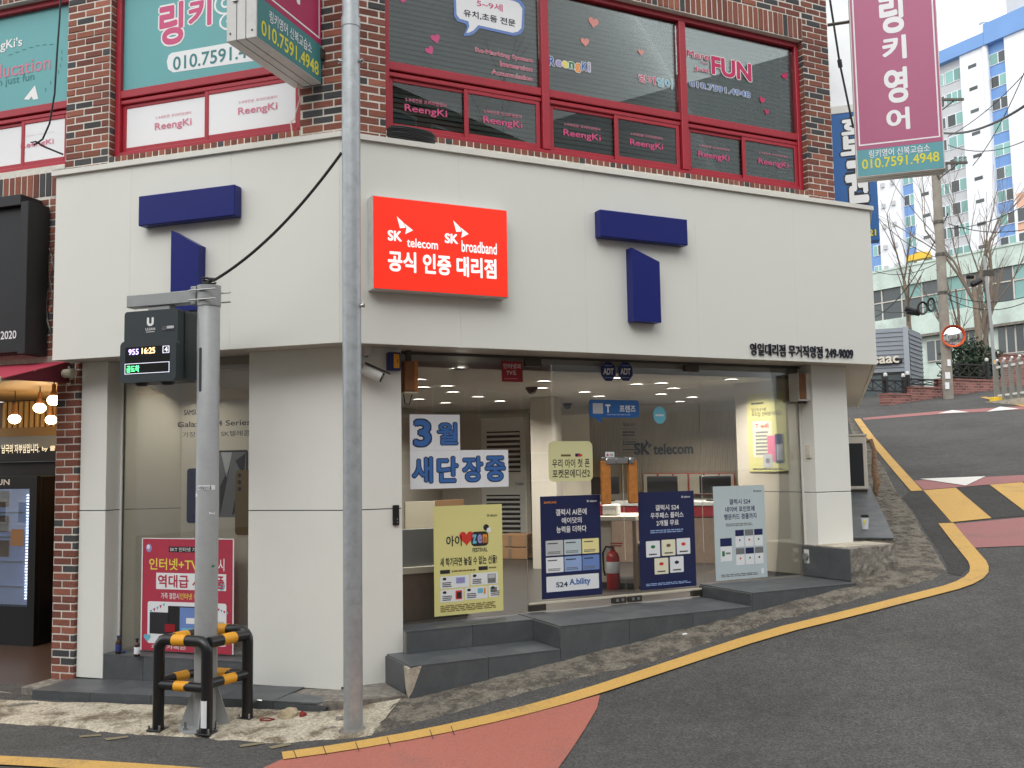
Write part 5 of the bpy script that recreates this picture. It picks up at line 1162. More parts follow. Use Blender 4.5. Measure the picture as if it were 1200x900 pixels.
for (a, b, c, d, m_) in ((219.5, 549, 243, 613, 'p_navy'), (276, 551, 300, 627, 'p_brown')):
    prect(s, m_, a, b, c, d, 3, .03)
    for i in range(3):
        x, z_ = FL.hit(a + 5, b + 6 + i * 8, yb); P_ = [(x + .02 * math.cos(j * .52), z_ + .02 * math.sin(j * .52)) for j in range(12)]; s.mb('black', 4).add([(p, yb - .0048, q_) for p, q_ in P_], [tuple(range(12))])
s.done(t)
c = FL.w(*(lambda p: (p[0], .66, ZB - .03))(FL.hit(228, 419, .66))); T_ = Matrix.Translation(c)
t = thing('display_spotlight', 'small spotlight glowing at the top of the left display window', 'light', T_); obj('body', MB().lathe([(.035, -.05), (.04, .0), (.04, .03)], 14), 'beige_panel', t, T_); obj('lens', MB().lathe([(.03, -.053), (.03, -.051), (.001, -.051)], 14), 'lamp_white', t, T_)
lo = bpy.data.objects.new('spot_glow', lamp_light(c, 75, .10, (1, .95, .86), 168)); COL.objects.link(lo); lo.parent = t; lo.matrix_basis = Matrix.Translation((0, 0, -.06)); WM[lo] = T_
# red banner hung in front of the board
s = Sheet.px(FL, [(166, 630), (275, 631.5), (165, 760), (273, 769)], YGL - .03)
t = s.base('banner', 'banner_red', None, .002, label='crimson internet and TV banner in the left display window', cat='banner')
s.rect('p_white', 0, 0, .012, 1).rect('p_white', .988, 0, 1, 1).rect('p_white', 0, 0, 1, .008)
s.rect('ink', .30, .075, .70, .125).text('white', 'SKT 인터넷 가입한', .315, .082, .685, .118, .01, 2)
s.text('p_yellow', '인터넷+TV', .085, .18, .62, .285, .02).text('white', '가입 시', .66, .175, .90, .285, .02)
s.rect('p_white', .165, .31, .92, .455).text('banner_red', '역대급 사은품', .185, .325, .90, .44, .035, 2).text('white', '가족 결합시', .22, .485, .42, .54, .01).text('p_yellow', '인터넷 아', .43, .485, .62, .54, .01)
s.rect('p_white', .075, .565, .925, .935, 1, .02).rect('ink', .10, .66, .31, .85, 2).rect('in_dark', .30, .60, .62, .89, 2).rect('p_mblue', .43, .61, .80, .885, 3).rect('p_white', .5, .70, .7, .75, 4).rect('p_cyan', .45, .79, .75, .88, 4).rect('in_red', .27, .76, .38, .83, 4).rect('p_lgrey', .80, .72, .9, .86, 3)
for i, c_ in enumerate(('p_cyan', 'mag', 'p_cyan', 'mag', 'p_cyan')):
    u = .10 + i * .035; v = .645 - i * .015; s.poly(c_, [(u, v), (u + .028, v - .006), (u + .016, v + .026)], 2); u = .80 + i * .03; v = .60 + i * .009; s.poly(c_, [(u, v), (u + .026, v), (u + .013, v + .024)], 2)
s.disc('p_purple', .08, .09, .036, 1, .85).disc('p_white', .075, .08, .02, 2, .85).disc('paper_pale', .87, .41, .044, 1, .85).disc('p_cyan', .875, .42, .03, 2, .85).heart('p_cyan', .075, .885, .04, 2); s.text('white', '요즘 가족은', .12, .945, .5, .98, .01); s.done(t)

# ================================================================== SMALL FIXTURES ON THE FRONT
# bullet camera on the corner pillar
y = YP - .10
c = FR.w(*[FR.hit(438, 438, y)[0], y, FR.hit(438, 438, y)[1]])
t = thing('bullet_camera', 'white bullet security camera with black hood on the corner pillar', 'camera', Matrix.Translation(c))
d_ = Vector((FR.u * .8 + FR.v * -.35 + Vector((0, 0, -.42)))).normalized()
p0 = c - d_ * .10; p1 = c + d_ * .07
obj('body', MB().tube([p0, p0 + d_ * .01, p1 - d_ * .01, p1], [.038, .046, .046, .042], 14), 'in_white', t); obj('lens', MB().tube([p1, p1 + d_ * .012], .04, 14), 'screen', t)
u_ = Vector((0, 0, 1)); hd = MB(); sdv = d_.cross(u_).normalized(); uv = sdv.cross(d_)
hd.add([tuple(p0 + sdv * .036 + uv * 0.048), tuple(p0 - sdv * .036 + uv * 0.048), tuple(p1 - sdv * .04 + uv * 0.050 + d_ * .05), tuple(p1 + sdv * .04 + uv * 0.050 + d_ * .05), tuple(p0 + sdv * .036 + uv * 0.058), tuple(p0 - sdv * .036 + uv * 0.058), tuple(p1 - sdv * .04 + uv * 0.060 + d_ * .05), tuple(p1 + sdv * .04 + uv * 0.060 + d_ * .05)], [(0, 1, 2, 3), (7, 6, 5, 4), (0, 4, 5, 1), (1, 5, 6, 2), (2, 6, 7, 3), (3, 7, 4, 0)])
obj('hood', hd, 'rubber', t); wp = FR.w(FR.local(p0).x, YP, p0.z + .02); obj('bracket', MB().tube([p0, wp], .014, 8).tube([wp, wp - FR.v * .012], .035, 12), 'in_white', t)
c = [FR.hit(430, 411, YP - .03)]; x, z_ = c[0]
t = thing('junction_box', 'small white junction box under the soffit at the corner pillar', 'box', FR.M, (x, YP, z_)); obj('box', MB().box(x - .03, x + .035, YP - .05, YP - .001, z_ - .04, z_ + .045, .004), 'in_white', t, FR.M); obj('gland', MB().tube([(x, YP - .025, z_ - .04), (x, YP - .025, z_ - .055)], .012, 8), 'in_grey', t, FR.M)
# blue and yellow alarm siren
x0, z1 = FR.hit(454.5, 412.5, YP - .05); x1, z0 = FR.hit(469.5, 434.5, YP - .05)
t = thing('alarm_siren', 'small blue and yellow alarm box at the top of the corner pillar', 'alarm', FR.M, ((x0 + x1) / 2, YP, z0)); obj('case', MB().box(x0, x1, YP - .06, YP - .001, z0, z1, .006), 'adt_blue', t, FR.M); obj('front', MB().box(x0 + .045, x1 - .015, YP - .067, YP - .061, z0 + .02, z1 - .015, .003), 'guard_yellow', t, FR.M); obj('slot', MB().box(x0 + .075, x0 + .08, YP - .069, YP - .0675, z0 + .06, z1 - .06), 'black', t, FR.M)
# wooden loudspeakers
x0, z1 = FR.hit(472, 423.5, YGL - .10); x1, z0 = FR.hit(487, 459, YGL - .10)
t = thing('wall_speaker', 'orange wooden loudspeaker under the soffit at the left of the glass', 'speaker', FR.M, ((x0 + x1) / 2, YGL, z0)); obj('cabinet', MB().box(x0, x1, YGL - .15, YGL - .02, z0, z1, .006), 'wood_brown', t, FR.M); obj('side_board', MB().box(x1 - .03, x1 + .003, YGL - .153, YGL - .018, z0 - .004, z1 + .004, .003), 'wood_orange', t, FR.M); obj('base_board', MB().box(x0 - .005, x1 + .005, YGL - .155, YGL - .015, z0 - .02, z0 - .005, .003), 'beige_panel', t, FR.M); obj('lead', MB().tube([(x0 + .02, YGL - .06, z0 - .02), (x0 + .03, YGL - .06, z0 - .10), (x0 + .07, YGL - .06, z0 - .11), (x0 + .1, YGL - .05, z0 - .02)], .005, 6), 'cable', t, FR.M)
obj('bracket', MB().box((x0 + x1) / 2 - .02, (x0 + x1) / 2 + .02, YGL - .1, YGL - .06, z1, ZB + .012), 'steel_dark', t, FR.M)
x0, z1 = FR.hit(932, 438, YGL - .12); x1, z0 = FR.hit(947.5, 468, YGL - .12)
t = thing('wall_speaker', 'white sided brown loudspeaker at the right end of the glass', 'speaker', FR.M, ((x0 + x1) / 2, YGL, z0)); obj('cabinet', MB().box(x0 + .006, x1 - .06, YGL - .155, YGL - .02, z0, z1, .004), 'wood_brown', t, FR.M); obj('side_board', MB().box(x1 - .058, x1, YGL - .16, YGL - .015, z0 - .004, z1 + .004, .003), 'in_white', t, FR.M); obj('side_board', MB().box(x0, x0 + .005, YGL - .16, YGL - .015, z0 - .004, z1 + .004, .001), 'in_white', t, FR.M); obj('base_board', MB().box(x0, x1, YGL - .16, YGL - .015, z0 - .018, z0 - .005, .003), 'in_white', t, FR.M); obj('foot_clip', MB().box(x1 - .09, x1 - .01, YGL - .1, YGL - .05, z0 - .04, z0 - .019, .003), 'steel_dark', t, FR.M)
# card reader on the corner pillar, switch and socket at the right
x, z_ = FR.hit(464, 604, YP - .012); t = thing('card_reader', 'black card reader on the corner pillar beside the glass', 'reader', FR.M, (x, YP, z_ - .08)); obj('case', MB().box(x - .027, x + .027, YP - .022, YP - .001, z_ - .08, z_ + .085, .005), 'black', t, FR.M); 
for dz in (-.03, -.055): obj('indicator', MB().box(x + .004, x + .014, YP - .0235, YP - .0225, z_ + dz - .005, z_ + dz + .005), 'in_grey', t, FR.M)
ys = YP + .10   # reveal face of the right pillar (x = 5.158)
def on_reveal(px, py):
    r = ray(px, py); A = FR.w(5.158, 0, 0); k = (A - CO).dot(FR.u) / r.dot(FR.u); q = FR.local(CO + r * k); return q.y, q.z
yy, zz = on_reveal(948, 529); t = thing('wall_switch', 'cream switch plate on the reveal of the right pillar', 'switch', FR.M, (5.155, yy, zz)); obj('plate', MB().box(5.140, 5.1575, yy - .035, yy + .035, zz - .07, zz + .07, .004), 'ivory', t, FR.M); obj('rocker', MB().box(5.1365, 5.1395, yy - .015, yy + .015, zz - .04, zz + .04, .001), 'in_white', t, FR.M)
yy, zz = on_reveal(950, 651); t = thing('outdoor_socket', 'white weatherproof socket low on the reveal of the right pillar', 'socket', FR.M, (5.15, yy, zz)); obj('box', MB().box(5.10, 5.1575, yy - .04, yy + .04, zz - .08, zz + .07, .006), 'in_white', t, FR.M); obj('cap', MB().tube([(5.10, yy, zz - .005), (5.075, yy, zz - .005)], .036, 14), 'in_grey', t, FR.M)
x, z_ = FR.hit(472.5, 697, YGL); t = thing('floor_socket', 'white socket box low at the left edge of the glass', 'socket', FR.M, (x, YGL, z_)); obj('box', MB().box(.614, .645, YGL - .05, YGL - .002, z_ - .07, z_ + .07, .004), 'in_white', t, FR.M); obj('cap', MB().tube([(.63, YGL - .05, z_), (.63, YGL - .06, z_)], .018, 10), 'in_grey', t, FR.M)
# cable coil and green tape on the coping
c = FR.w(*(FR.hit(485, 154, .02)[0], .08, ZT + .05)); q = MB()
for k in range(7):
    P_ = [c + FR.u * ((.19 + .008 * (k % 3)) * math.cos(a * .3491)) + FR.v * (.10 * math.sin(a * .3491)) + Vector((0, 0, .022 + .013 * k + .03 * max(0, -math.cos(a * .3491)) * .6)) for a in range(19)]; q.tube(P_, .011, 6, False)
obj('cable_coil', q, 'cable', None, I4, 'coil of black cable lying on the coping below the dark window', 'cable')
for px, py, fr in ((516, 167, FR), (727, 199.5, FR), (249, 172, FL)):
    x, z_ = fr.hit(px, py, YB - .005); lab = {516: 'green tape scrap on the bricks beside the cable coil', 727: 'green tape scrap on the bricks under the middle of the dark window', 249: 'green tape scrap on the coping under the teal window'}[px]
    obj('tape_scrap', MB().box(x - .07, x + .07, YB - .012, YB - .006, ZT + .046, ZT + .09, .001).box(x - .06, x - .02, YB - .013, YB - .012, ZT + .05, ZT + .07), 'p_green', None, fr.M, lab, 'tape')

# ================================================================== PROJECTING SIGNS
def blade_sign(M0, x0, x1, y0, y1, z0, z1, label, facemat, bandmat, numbers, right_face):
    """box x0..x1 by y0..y1; printed on the two big faces"""
    t = thing('blade_sign', label, 'sign', M0, ((x0 + x1) / 2, (y0 + y1) / 2, z0)); return t
# left one: stands out from the left wall, long side along y
x0, x1, y0, y1, z0, z1 = -.585, -.325, -.69, .265, 5.095, 7.3
t = thing('blade_sign', 'white cased projecting sign with crimson face over the left teal window', 'sign', FL.M, ((x0 + x1) / 2, (y0 + y1) / 2, z0))
obj('case', MB().box(x0, x1, y0, y1, z0, z1, .004), 'sign_case', t, FL.M)
for xx in (x0 + .09, x0 + .17): obj('seam', MB().box(xx - .002, xx + .002, y0 - .002, y1, z0 - .002, z1), 'ink', t, FL.M)
FB = Frame(FL.w(x1, y0, 0), FL.v)            # face seen from the right: x runs from the street edge to the wall
ln = y1 - y0
obj('face_band', MB().box(.012, ln - .004, -.003, -.0005, z0 + .01, z0 + .33), 'sign_teal_dark', t, FB.M); obj('face', MB().box(.012, ln - .004, -.003, -.0005, z0 + .332, z1), 'sign_crimson', t, FB.M)
m = MB().box(.045, .057, -.0045, -.0032, z0 + .375, z1).box(ln - .045, ln - .033, -.0045, -.0032, z0 + .375, z1).box(.057, ln - .045, -.0045, -.0032, z0 + .375, z0 + .389); obj('border', m, 'vinyl_white', t, FB.M); m = MB(); text_mb(m, '링키영어 신복교습소', .17, ln - .16, z0 + .19, z0 + .285, -.005, .01); obj('lettering', m, 'vinyl_white', t, FB.M); m = MB(); text_mb(m, '어', ln * .36, ln * .64, z0 + .52, z0 + .86, -.005, .05); obj('lettering', m, 'vinyl_white', t, FB.M)
m = MB(); text_mb(m, '010.7591.4948', .06, ln - .05, z0 + .045, z0 + .165, -.005, .02); obj('lettering', m, 'sign_yellow', t, FB.M)
obj('latch', MB().box(x0 + .06, x0 + .10, y0 - .016, y0 - .001, z0 + .30, z0 + .39, .003), 'steel', t, FL.M)
m = MB()
for zz in (z0 + .06, z0 + .7):
    for xx in (x0 + .035, x1 - .035): m.tube([(xx, y0 - .004, zz), (xx, y0, zz)], .008, 8)
obj('screw', m, 'steel_dark', t, FL.M)
obj('bracket', MB().box(x0 + .1, x0 + .14, y1, YB, z0 + .3, z0 + .34).box(x0 + .1, x0 + .14, y1, YB, z0 + 1.4, z0 + 1.44).box(x0 + .16, x1 + .02, y1 - .02, YB, z0 + .21, z0 + .3), 'steel_dark', t, FL.M)
q = FL.w(-.50, .2, z0); P_ = [q, q + Vector((.0, 0, -.08)), q + FL.u * .012 + Vector((0, 0, -.13)), q + FL.u * -.03 + Vector((0, 0, -.25)), q + FL.u * -.035 + Vector((0, 0, -.30)), q + FL.u * -.075 + Vector((0, 0, -.31)), q + FL.u * -.06 + Vector((0, 0, -.45)), q + FL.u * -.04 + Vector((0, 0, -.52))]
obj('loose_wire', MB().tube(P_, .006, 6), 'ivory', None, I4, 'loose pale wire hanging below the left projecting sign', 'wire')
# right one: stands out over the side street, face towards us
x0, x1, y0, y1, z0, z1 = 3.985, 4.915, 4.87, 5.11, 5.10, 7.4
t = thing('blade_sign', 'tall pink projecting sign with white vertical Korean letters at the right', 'sign', FS.M, ((x0 + x1) / 2, y0, z0))
obj('case', MB().box(x0, x1, y0, y1, z0, z1, .004), 'sign_case', t, FS.M)
obj('face_band', MB().box(x0 + .012, x1 - .012, y0 - .003, y0 - .0005, z0 + .012, z0 + .315), 'sign_teal', t, FS.M); obj('face', MB().box(x0 + .012, x1 - .012, y0 - .003, y0 - .0005, z0 + .317, z1), 'sign_pink', t, FS.M)
m = MB().box(x0 + .035, x0 + .05, y0 - .0045, y0 - .0032, z0 + .365, z1).box(x1 - .05, x1 - .035, y0 - .0045, y0 - .0032, z0 + .365, z1).box(x0 + .05, x1 - .05, y0 - .0045, y0 - .0032, z0 + .365, z0 + .38); obj('border', m, 'vinyl_white', t, FS.M)
for ch, (a, b, c_, d_) in zip('링키영어', ((1029, -6, 1060, 37), (1033, 44, 1063, 68), (1035, 81, 1065, 119), (1038, 128, 1067, 151))):
    xa_, zt2 = FS.hit(a, b, y0 - .005); xb_, zb_ = FS.hit(c_, d_, y0 - .005); obj('lettering', text_mb(MB(), ch, xa_, xb_, zb_, zt2, y0 - .005, .045), 'vinyl_white', t, FS.M)
m = MB(); xa_, zt2 = FS.hit(1018, 173, y0 - .005); xb_, zb_ = FS.hit(1090, 178.5, y0 - .005); text_mb(m, '링키영어 신복교습소', xa_, xb_, zb_ + .01, zb_ + .10, y0 - .005, .01); obj('lettering', m, 'vinyl_white', t, FS.M)
m = MB(); xa_, zt2 = FS.hit(1010, 190, y0 - .005); xb_, zb_ = FS.hit(1101, 189, y0 - .005); text_mb(m, '010.7591.4948', xa_, xb_, zb_, zb_ + .115, y0 - .005, .02); obj('lettering', m, 'sign_yellow', t, FS.M)
obj('seam', MB().box(x0, x1, y0 + .075, y0 + .079, z0 - .002, z1).box(x0, x1, y0 + .16, y0 + .164, z0 - .002, z1), 'ink', t, FS.M)
obj('bracket', MB().tube([(3.74, 4.98, z0 + 1.9), (x0, 4.98, z0 + 1.9)], .02, 8), 'steel_dark', t, FS.M)
# next-door white panel and blue sign further up the side street
T2 = 9.2
xa_, zt2 = FS.hit(972, 132, T2); xb_, zb_ = FS.hit(1031, 281, T2); zt2 = FS.hit(1000, 131, T2)[1]
xw = 3.3
t = thing('blue_sign', 'tall blue sign with white Korean letters behind the pink sign', 'sign', FS.M, ((xw + xb_) / 2, T2, zb_)); obj('case', MB().box(xw, xb_, T2, T2 + .25, zb_, zt2, .005), 'blue_sign', t, FS.M); obj('top_cap', MB().box(xw, xb_ + .01, T2 - .01, T2 + .26, zt2, zt2 + .12), 'sign_case', t, FS.M)
s = Sheet(FS, xw, xb_, zb_, zt2, T2 - .002); 
def fpx(sh, m, tx, a, b, c, d, bo=.05, mo=None):
    x0, z1 = FS.hit(a, b, sh.y); x1, z0 = FS.hit(c, d, sh.y)
    if mo: text_mb(sh.mb(mo, 1), tx, x0, x1, z0, z1, sh.y - .0012, bo + .07, bo)
    text_mb(sh.mb(m, 2), tx, x0, x1, z0, z1, sh.y - .0024, bo)
fpx(s, 'vinyl_white', '호', 985, 138, 1015, 156, .07, 'black'); fpx(s, 'vinyl_white', '보', 984, 160, 1018, 180, .07, 'black'); fpx(s, 'vinyl_white', '권', 989, 186, 1019, 237, .07, 'black'); fpx(s, 'sign_yellow', '21', 1018, 269, 1027, 276, .04, 'black'); s.done(t, 'lettering')
obj('white_panel', MB().box(xw - .3, FS.hit(1003, 60, T2 + .3)[0], T2 + .3, T2 + .5, zt2 + .13, zt2 + 4, .005).box(xw - .3, xw - .25, T2 + .28, T2 + .3, zt2 + .2, zt2 + 3.9), 'panel_white', None, FS.M, 'blank white metal panel above the blue sign', 'panel')
obj('sign_cable_coil', MB().tube([at_dist(986 + 11 * math.cos(a * .42), 205 + 17 * math.sin(a * .42), 15.6) for a in range(32)], .02, 6).tube([at_dist(999, 216, 15.6), at_dist(1002, 195, 15.6)], .06, 8), 'cable', None, I4, 'black cable coil hanging in front of the blue sign', 'cable')
obj('sign_wire', MB().tube([at_dist(972, -4, 14.0), at_dist(984, 74, 14.3), at_dist(1000, 150, 14.6)], .016, 6).tube([at_dist(983.5, 70, 14.29), at_dist(985, 79, 14.31)], .035, 8), 'cable', None, I4, 'thin dark wire running down past the white panel', 'wire')

# ================================================================== STREET FURNITURE
# galvanised pole at the corner
g0 = gpt(414, 858); T_ = Matrix.Translation(g0)
t = thing('galvanised_pole', 'tall galvanised steel pole in front of the shop corner', 'pole', T_)
r = .067
obj('shaft', MB().tube([(0, 0, -.05), (0, 0, 3.95), (0, 0, 3.951), (0, 0, 5.15)], [r, r, r, r], 28), 'galv', t, T_); obj('upper_shaft', MB().tube([(0, 0, 5.14), (0, 0, 9)], [.063, .058], 28), 'galv', t, T_); obj('collar', MB().tube([(0, 0, 5.08), (0, 0, 5.15)], .071, 28), 'galv', t, T_)
for (dx, zz) in ((.068, 4.82), (.068, 3.0), (-.068, 4.82), (.066, 5.65)):
    obj('step_bolt', MB().tube([(dx * .9, -.01, zz), (dx * 1.28, -.016, zz)], .011, 8).tube([(dx * 1.22, -.016, zz), (dx * 1.36, -.018, zz)], .018, 6), 'steel', t, T_)
obj('foot_mortar', MB().lathe([(.11, .0), (.095, .018), (.068, .03)], 20), 'concrete', t, T_)
# bus arrival pole
g1 = gpt(239, 853); YBp = FL.local(g1).y; cx, ztop = FL.hit(245, 338, YBp)
g1 = FL.w(cx, YBp, 0); g1.z = ground(g1.x, g1.y); T_ = Matrix.Translation(g1)
MBF = FL.M @ Matrix.Translation((cx, YBp, g1.z)); hh = ztop - g1.z
t = thing('bus_display_pole', 'grey bus arrival display pole with a side arm', 'bus display', MBF)
obj('pole', MB().tube([(0, 0, .02), (0, 0, hh - .012), (0, 0, hh)], [.082, .082, .074], 28), 'grey_paint', t, MBF)
obj('base_plate', MB().lathe([(.19, .0), (.19, .016), (.08, .02)], 24), 'grey_paint', t, MBF)
for a in range(4):
    an = rad(20 + 90 * a); R_ = Matrix.Rotation(an, 4, 'Z'); obj('gusset', MB().prism([(.08, .016), (.175, .016), (.175, .04), (.085, .30), (.08, .30)], -.006, .006), 'grey_paint', t, MBF @ R_)
    R2 = Matrix.Rotation(an + rad(45), 4, 'Z'); obj('anchor_bolt', MB().tube([(.155, 0, .016), (.155, 0, .075)], .009, 6).tube([(.155, 0, .016), (.155, 0, .03)], .018, 6), 'steel', t, MBF @ R2)
za1 = FL.hit(150, 346.5, YBp - .05)[1] - g1.z; za0 = za1 - .095; xa_ = FL.hit(148.5, 350, YBp - .05)[0] - cx
arm = obj('arm', MB().box(xa_, -.075, -.055, .045, za0, za1, .005), 'grey_paint', t, MBF)
obj('clamp', MB().tube([(0, 0, za0 - .03), (0, 0, za1 + .03)], .088, 28).box(-.115, -.07, -.07, .06, za0 - .02, za1 + .025, .004), 'grey_paint', t, MBF)
for zz in (za0 + .01, za1 - .012): obj('u_bolt', MB().tube([(-.11, -.095, zz), (.125, -.095, zz)], .006, 6).tube([(-.11, .095, zz), (.125, .095, zz)], .006, 6), 'steel', t, MBF)
obj('service_slot', MB().prism(rrect(-.012, .012, 2.45, 2.78, .011), -.0835, -.078), 'case_dark', t, Matrix(MBF) @ Matrix.Rotation(rad(-8), 4, 'Z'))
# display head
xs0, zs1 = FL.hit(146, 366, YBp - .13); xs1, _z = FL.hit(208.5, 362, YBp - .13); zs0 = FL.hit(175, 447.5, YBp - .13)[1]
y0 = YBp - .13; y1 = YBp + .10
hdm = obj('display_head', MB().prism(rrect(xs0, xs1, zs0, zs1, .025), y0, y1), 'case_dark', t, FL.M)
obj('head_rib', MB().prism(rrect(xs0 + .002, xs1 + .008, zs0 + .006, zs1 - .006, .025), y0 + .08, y0 + .11), 'case_dark2', hdm, FL.M)
s = Sheet.px(FL, [(141, 401.5), (206, 395.5), (140, 447.5), (206, 447.5)], y0 - .03)
obj('screen_hood', MB().prism(rrect(s.x0, s.x1, s.z0, s.z1, .04), y0 - .03, y0 + .02), 'case_dark', hdm, FL.M)
s = Sheet.px(FL, [(146.7, 407.5), (199, 404), (146.5, 440), (198.5, 436)], y0 - .0315)
obj('screen', MB().box(s.x0, s.x1, y0 - .0315, y0 - .0302, s.z0, s.z1), 'screen', hdm, FL.M)
s.y = y0 - .033
s.text('led_violet', '955', .08, .07, .31, .28, .02).text('led_orange', '16:25', .38, .05, .68, .27, .02).text('led_white', '4', .89, .07, .96, .24, .02)
for (u0, v0, u1, v1) in ((.85, .03, .995, .045), (.85, .27, .995, .285), (.85, .03, .862, .285), (.983, .03, .995, .285), (0, .60, 1, .615), (0, .965, 1, .98), (0, .60, .01, .98), (.99, .60, 1, .98)): s.rect('led_white', u0, v0, u1, v1)
s.text('led_green', '곧도착', .04, .67, .33, .92, .03); s.done(hdm, 'led_text')
s = Sheet.px(FL, [(170, 372), (182, 371), (170, 391), (183, 390)], y0 - .001)
s.text('white', 'U', .17, .02, .83, .56, .09).text('white', 'ULSAN', .05, .66, .95, .82, .02).lines('white', .1, .88, .9, .95, 1, 1, 0); s.done(hdm, 'emblem')
s = Sheet.px(FL, [(190, 382), (204, 380.5), (190, 388), (204, 387)], y0 - .001); s.rect('case_dark2', 0, 0, 1, 1).rect('p_lgrey', .4, .1, 1, .6, 2).lines('p_grey', 0, .1, .35, .9, 3, 2, 0); s.done(hdm, 'data_plate')
obj('hanger', MB().box(xs0 + .14, xs0 + .34, YBp - .04, YBp + .03, zs1 + .0, za0 + g1.z, .004), 'grey_paint', hdm, FL.M)
for xx in (xs0 + .12, xs1 - .13): obj('sounder', MB().lathe([(.035, -.022), (.05, -.006), (.05, .0)], 14, (xx, y0 + .06, zs0)), 'rubber', hdm, FL.M)
# paper scraps and tape on the pole
for k, (px, py, w_, h_, m_, lab) in enumerate(((242, 571.5, .075, .035, 'paper', 'white paper strip with small print wrapped round the bus display pole'), (247, 601.5, .03, .02, 'paper', 'torn white paper scrap on the bus display pole'), (251.5, 613.5, .02, .03, 'p_green', 'upper green tape scrap on the bus display pole'), (249, 664.5, .035, .018, 'p_green', 'lower green tape scrap on the bus display pole'), (229.5, 580, .014, .035, 'paper', 'narrow torn scrap at the left of the bus display pole'), (256, 513, .015, .04, 'paper', 'curled white scrap at the right of the bus display pole'))):
    x, z_ = FL.hit(px, py, YBp - .08); q = MB(); n_ = 6
    for i in range(n_ + 1):
        xx = x - cx - w_ + 2 * w_ * i / n_; xx = max(-.0815, min(.0815, xx)); yy = -math.sqrt(max(0, .0835 ** 2 - xx * xx)); q.v += [(xx, yy, z_ - g1.z - h_ / 2 + (.004 * (i % 2))), (xx, yy - .001, z_ - g1.z + h_ / 2 - (.006 * (i % 3)) * (k in (1, 4, 5)))]
    q.f = [(2 * i, 2 * i + 2, 2 * i + 3, 2 * i + 1) for i in range(n_)]
    o = obj('tape_scrap' if m_ == 'p_green' else 'paper_scrap', q, m_, None, MBF, lab, 'paper' if m_ == 'paper' else 'tape')
    if k == 0:
        m = MB(); text_mb(m, '사랑발생모집', x - cx - .07, x - cx + .045, z_ - g1.z - .011, z_ - g1.z + .011, -.086, .02); obj('print', m, 'ink', o, MBF)
# cable from the pole top to the galvanised pole
A = MBF @ Vector((0, 0, hh + .01)); B = g0 + Vector((-.07, 0, FL.hit(402, 180, FL.local(g0).y)[1] - g0.z))
P_ = [A + Vector((0, 0, -.02)), A + Vector((.01, 0, .05))]
for i in range(1, 21):
    f = i / 20; p = (A + Vector((0, 0, .03))).lerp(B, f); p.z -= .42 * f * (1 - f); P_.append(p)
obj('overhead_cable', MB().tube(P_, .011, 8), 'cable', None, I4, 'black cable sagging from the bus display pole up to the galvanised pole', 'cable')
q = MB()
for k in range(4): q.tube([A + Vector((.05 * math.cos(k * 1.5 + a), .03 * math.sin(a), .03 + .012 * k)) for a in (0, 1.2, 2.4, 3.6, 4.8)], .008, 6)
obj('cable_knot', q, 'cable', None, I4, 'knot of black cable tied on top of the bus display pole', 'cable')
# striped pole guard: two bent loops joined by rails
Fg = [FL.local(gpt(*p)) for p in ((185.3, 857.3), (242, 862), (289.8, 843.6))]
fl_, fr_, br_ = Fg; bl_ = fl_ + (br_ - fr_)
gzl = lambda p: ground(*FL.w(p.x, p.y, 0)[:2])
t = thing('pole_guard', 'black steel pole guard with yellow bands round the bus display pole', 'guard', FL.M, ((fl_.x + br_.x) / 2, (fl_.y + br_.y) / 2, gzl(fl_)))
R_ = .041; HG = .655; hm = .335
def loop(a, b):
    pts = []
    za = gzl(a); zb_ = gzl(b); A = Vector((a.x, a.y, za - .01)); B = Vector((b.x, b.y, zb_ - .01)); top = (za + zb_) / 2 + HG; rc = .075; d = (B - A); d.z = 0; L_ = d.length; d.normalize()
    pts.append(A)
    for i in range(7):
        an = math.pi / 2 * i / 6; pts.append(Vector((A.x, A.y, top - rc)) + d * (rc - rc * math.cos(an)) + Vector((0, 0, rc * math.sin(an))))
    for i in range(7):
        an = math.pi / 2 * i / 6; pts.append(Vector((B.x, B.y, top - rc)) - d * (rc - rc * math.sin(an)) + Vector((0, 0, rc * math.cos(an))))
    pts.append(B); return pts, top
def band(p, d, L_=.115):
    d = d.normalized(); return MB().tube([p - d * L_ / 2, p + d * L_ / 2], R_ + .0022, 16)
for a, b in ((fl_, fr_), (bl_, br_)):
    pts, top = loop(a, b); obj('hoop', MB().tube(pts, R_, 16), 'guard_black', t, FL.M)
    mid = (a + b) / 2; obj('yellow_band', band(Vector((mid.x - .02, mid.y, top)), b - a), 'guard_yellow', t, FL.M)
    zz = gzl(a) + hm; obj('rail', MB().tube([Vector((a.x, a.y, zz)), Vector((b.x, b.y, zz))], R_ * .86, 14), 'guard_black', t, FL.M); obj('yellow_band', MB().tube([Vector((mid.x - .06, mid.y, zz)), Vector((mid.x + .06, mid.y, zz))], R_ * .86 + .002, 14), 'guard_yellow', t, FL.M)
for a, b in ((fl_, bl_), (fr_, br_)):
    top = gzl(a) + HG; d = b - a; d.z = 0
    for zz, rr in ((top - .012, R_ * .98), (gzl(a) + hm + .02, R_ * .86)):
        obj('rail', MB().tube([Vector((a.x, a.y, zz)) + d * .04, Vector((b.x, b.y, zz)) - d * .04], rr, 14), 'guard_black', t, FL.M); m_ = (a + b) / 2; dn = d.normalized(); obj('yellow_band', MB().tube([Vector((m_.x, m_.y, zz)) - dn * .06, Vector((m_.x, m_.y, zz)) + dn * .06], rr + .002, 14), 'guard_yellow', t, FL.M)
